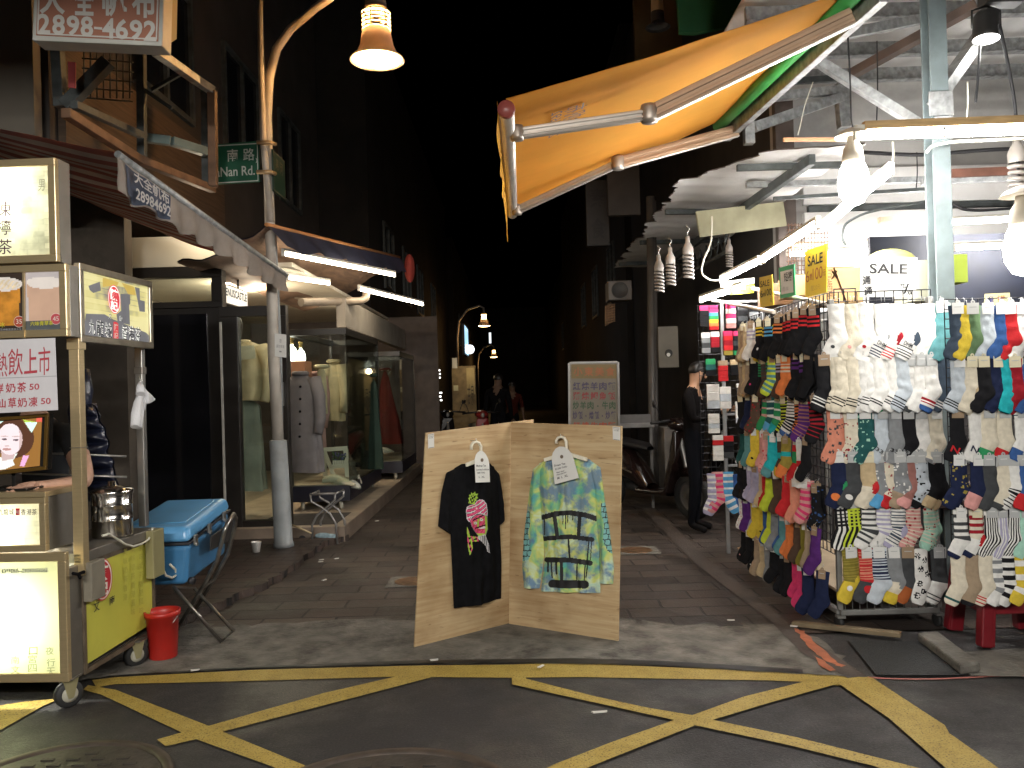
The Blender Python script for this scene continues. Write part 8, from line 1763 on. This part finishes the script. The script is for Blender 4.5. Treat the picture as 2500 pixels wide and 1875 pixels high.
def scooter(label, c, yaw, body, s=1.0):
    t = thing('motor_scooter', label, 'scooter', c); R = Matrix.Rotation(yaw, 3, 'Z'); W = lambda x, y, z: c + R @ V((x, y, z)) * s
    for x, nm_ in ((-.62, 'wheel'), (.62, 'wheel')):
        w = thing(nm_, 'x', 'x', W(x, 0, .24)); del w['label'], w['category']; w.parent = t; w.location = W(x, 0, .24) - c
        b = MB(); b.lathe([(.16, -.04), (.22, -.045), (.245, -.02), (.245, .02), (.22, .045), (.16, .04)], W(x, 0, .245), M('tyre_black'), 28, R @ V((0, 1, 0))); b.build('tyre', w)
        b = MB(); b.lathe([(0, -.05), (.04, -.05), (.05, -.02), (.15, -.02), (.165, -.035), (.165, .035), (.15, .02), (.05, .02), (.04, .05), (0, .05)], W(x, 0, .245), M('rim_alloy', (.22, .21, .20), .35, metal=.8), 20, R @ V((0, 1, 0))); b.build('rim', w)
    def loft(secs, m, nm_):
        b = MB(); n = 14; rows = [[W(x, hw * math.cos(a), z0 + (z1 - z0) * (.5 + .5 * math.sin(a))) for a in [2 * math.pi * k / n for k in range(n + 1)]] for x, hw, z0, z1 in secs]
        N = len(secs) - 1
        for i in range(N):
            for k in range(n): pass
        b.grid(lambda u, v: rows[min(N, int(round(v * N)))][min(n, int(round(u * n)))], n, N, m); b.build(nm_, t)
    loft([(-.86, .02, .62, .66), (-.80, .09, .52, .74), (-.55, .14, .42, .78), (-.25, .15, .34, .74), (-.05, .13, .26, .52), (.05, .10, .24, .34)], body, 'rear_body')
    loft([(-.74, .05, .74, .78), (-.68, .11, .73, .82), (-.35, .13, .72, .84), (-.05, .12, .70, .79), (.04, .06, .70, .74)], M('seat_black', (.014, .012, .012), .5, var=.2), 'seat')
    loft([(-.1, .12, .22, .30), (.2, .14, .22, .30), (.34, .14, .22, .34)], body, 'floor_board')
    b = MB(); b.prism([W(.32, -.17, .24), W(.32, .17, .24), W(.46, .13, .66), W(.43, .10, .92), W(.43, -.10, .92), W(.46, -.13, .66)], R @ V((.06, 0, .02)), body); b.build('leg_shield', t, .02, 3)
    b = MB(); b.tube([W(.62, 0, .26), W(.54, 0, .55), W(.44, 0, .95), W(.42, 0, 1.0)], .03, M('rim_alloy'), 10); b.build('fork', t)
    loft([(.36, .04, .98, 1.02), (.40, .12, .93, 1.08), (.50, .10, .92, 1.06), (.55, .04, .96, 1.02)], body, 'headlight_cowl')
    b = MB(); b.ball(W(.545, 0, .99), .05, M('headlamp_glass', (.35, .35, .34), .08, spec=.8), 12, 8, (.6, 1.2, .9)); b.build('headlight', t)
    b = MB(); b.tube([W(.36, -.33, 1.02), W(.40, -.12, 1.04), W(.40, .12, 1.04), W(.36, .33, 1.02)], .016, M('seat_black'), 8); b.build('handlebar', t)
    for s_ in (-1, 1):
        b = MB(); b.tube([W(.40, s_ * .22, 1.04), W(.40, s_ * .26, 1.16), W(.40, s_ * .30, 1.2)], .007, M('seat_black'), 6); b.ball(W(.40, s_ * .32, 1.22), .055, M('seat_black'), 10, 8, (.35, 1, .7)); b.build('mirror', t)
    b = MB(); b.tube([W(.80, 0, .36), W(.66, 0, .51), W(.50, 0, .48)], [.03, .08, .06], body, 10); b.build('front_fender', t)
    b = MB(); b.tube([W(-.15, .18, .22), W(-.5, .2, .26), W(-.85, .2, .34)], [.03, .055, .06], M('rim_alloy'), 10); b.build('exhaust', t)
    for s_ in (-1, 1): b = MB(); b.beam(W(-.6, s_ * .145, .60), W(-.1, s_ * .155, .46), .012, .02, M('trim_chrome', (.5, .48, .46), .2, metal=1)); b.build('trim_strip', t)
    return t
gl = M('scooter_maroon', (.014, .007, .006), .18, var=.2, coat=.6); gl2 = M('scooter_black', (.009, .008, .008), .18, var=.2, coat=.6)
g = G(1600, 1262); scooter('dark maroon scooter parked behind the tie-dye board', V((g.x - .02, g.y + .25, 0)), math.radians(-52), gl)
g = G(1718, 1225); scooter('black scooter parked behind the maroon one, by the person with the phone', V((g.x + .05, g.y + .6, 0)), math.radians(-60), gl2)
g = P(1168, 1000, 14.5); scooter('dull red scooter parked far down the alley by the lit doorway', V((g.x, 14.5, 0)), math.radians(-80), M('scooter_red', (.22, .02, .02), .3, coat=.4))
g = P(1090, 1000, 15.2); scooter('dark scooter parked at the dim shop front far down the alley', V((g.x, 15.4, 0)), math.radians(-85), gl2)
# ------------------------------------------------------------------ unseen stall added across the road, behind the photographer, whose tubes light the road
SY = 2.0
ms = thing('market_stall', 'market stall across the road with three tube lights under its roof', 'stall', (.4, -2.6, 0))
for x in (-2.4, 3.2):
    for y in (-1.6 - .4, -3.6): b = MB(); b.bx((x - .03, y - .03, 0), (x + .03, y + .03, 3.3), zinc); b.build('post', ms)
b = MB(); b.bx((-2.7, -3.8, 3.3), (3.5, -.5, 3.34), M('stall_roof', (.3, .3, .32), .7)); b.bx((-2.7, -.5, 3.18), (3.5, -.47, 3.34), M('stall_roof')); b.build('stall_roof', ms)  # roof brought forward with a front lip to cut the tubes' upward light
b = MB(); b.bx((-2.3, -3.2, .78), (3.1, -2.3, .82), M('table_dark')); b.build('stall_counter', ms)
for i, x in enumerate((-1.4, .7, 2.6)):
    tube_light((x - .6, -1.75, 3.12), (x + .6, -1.75, 3.12), ['tube light under the stall roof across the road, nearest the tea cart', 'tube light under the middle of the stall roof across the road', 'tube light under the stall roof across the road, nearest the sock stall'][i], 0, None, .016, E('tube_stall', (1, .95, .86), 30))
    l = bpy.data.lights.new('stall_tube_light', 'AREA'); l.shape = 'RECTANGLE'; l.size = 1.2; l.size_y = .10; l.energy = (98, 60, 30)[i]; l.color = (1, .965, .90)  # area lamp added to light the road and boards from the front
    o = bpy.data.objects.new('stall_tube_light', l); o.location = (x, -1.70, 3.08); o.rotation_euler = (math.radians(62), 0, 0); sc.collection.objects.link(o)
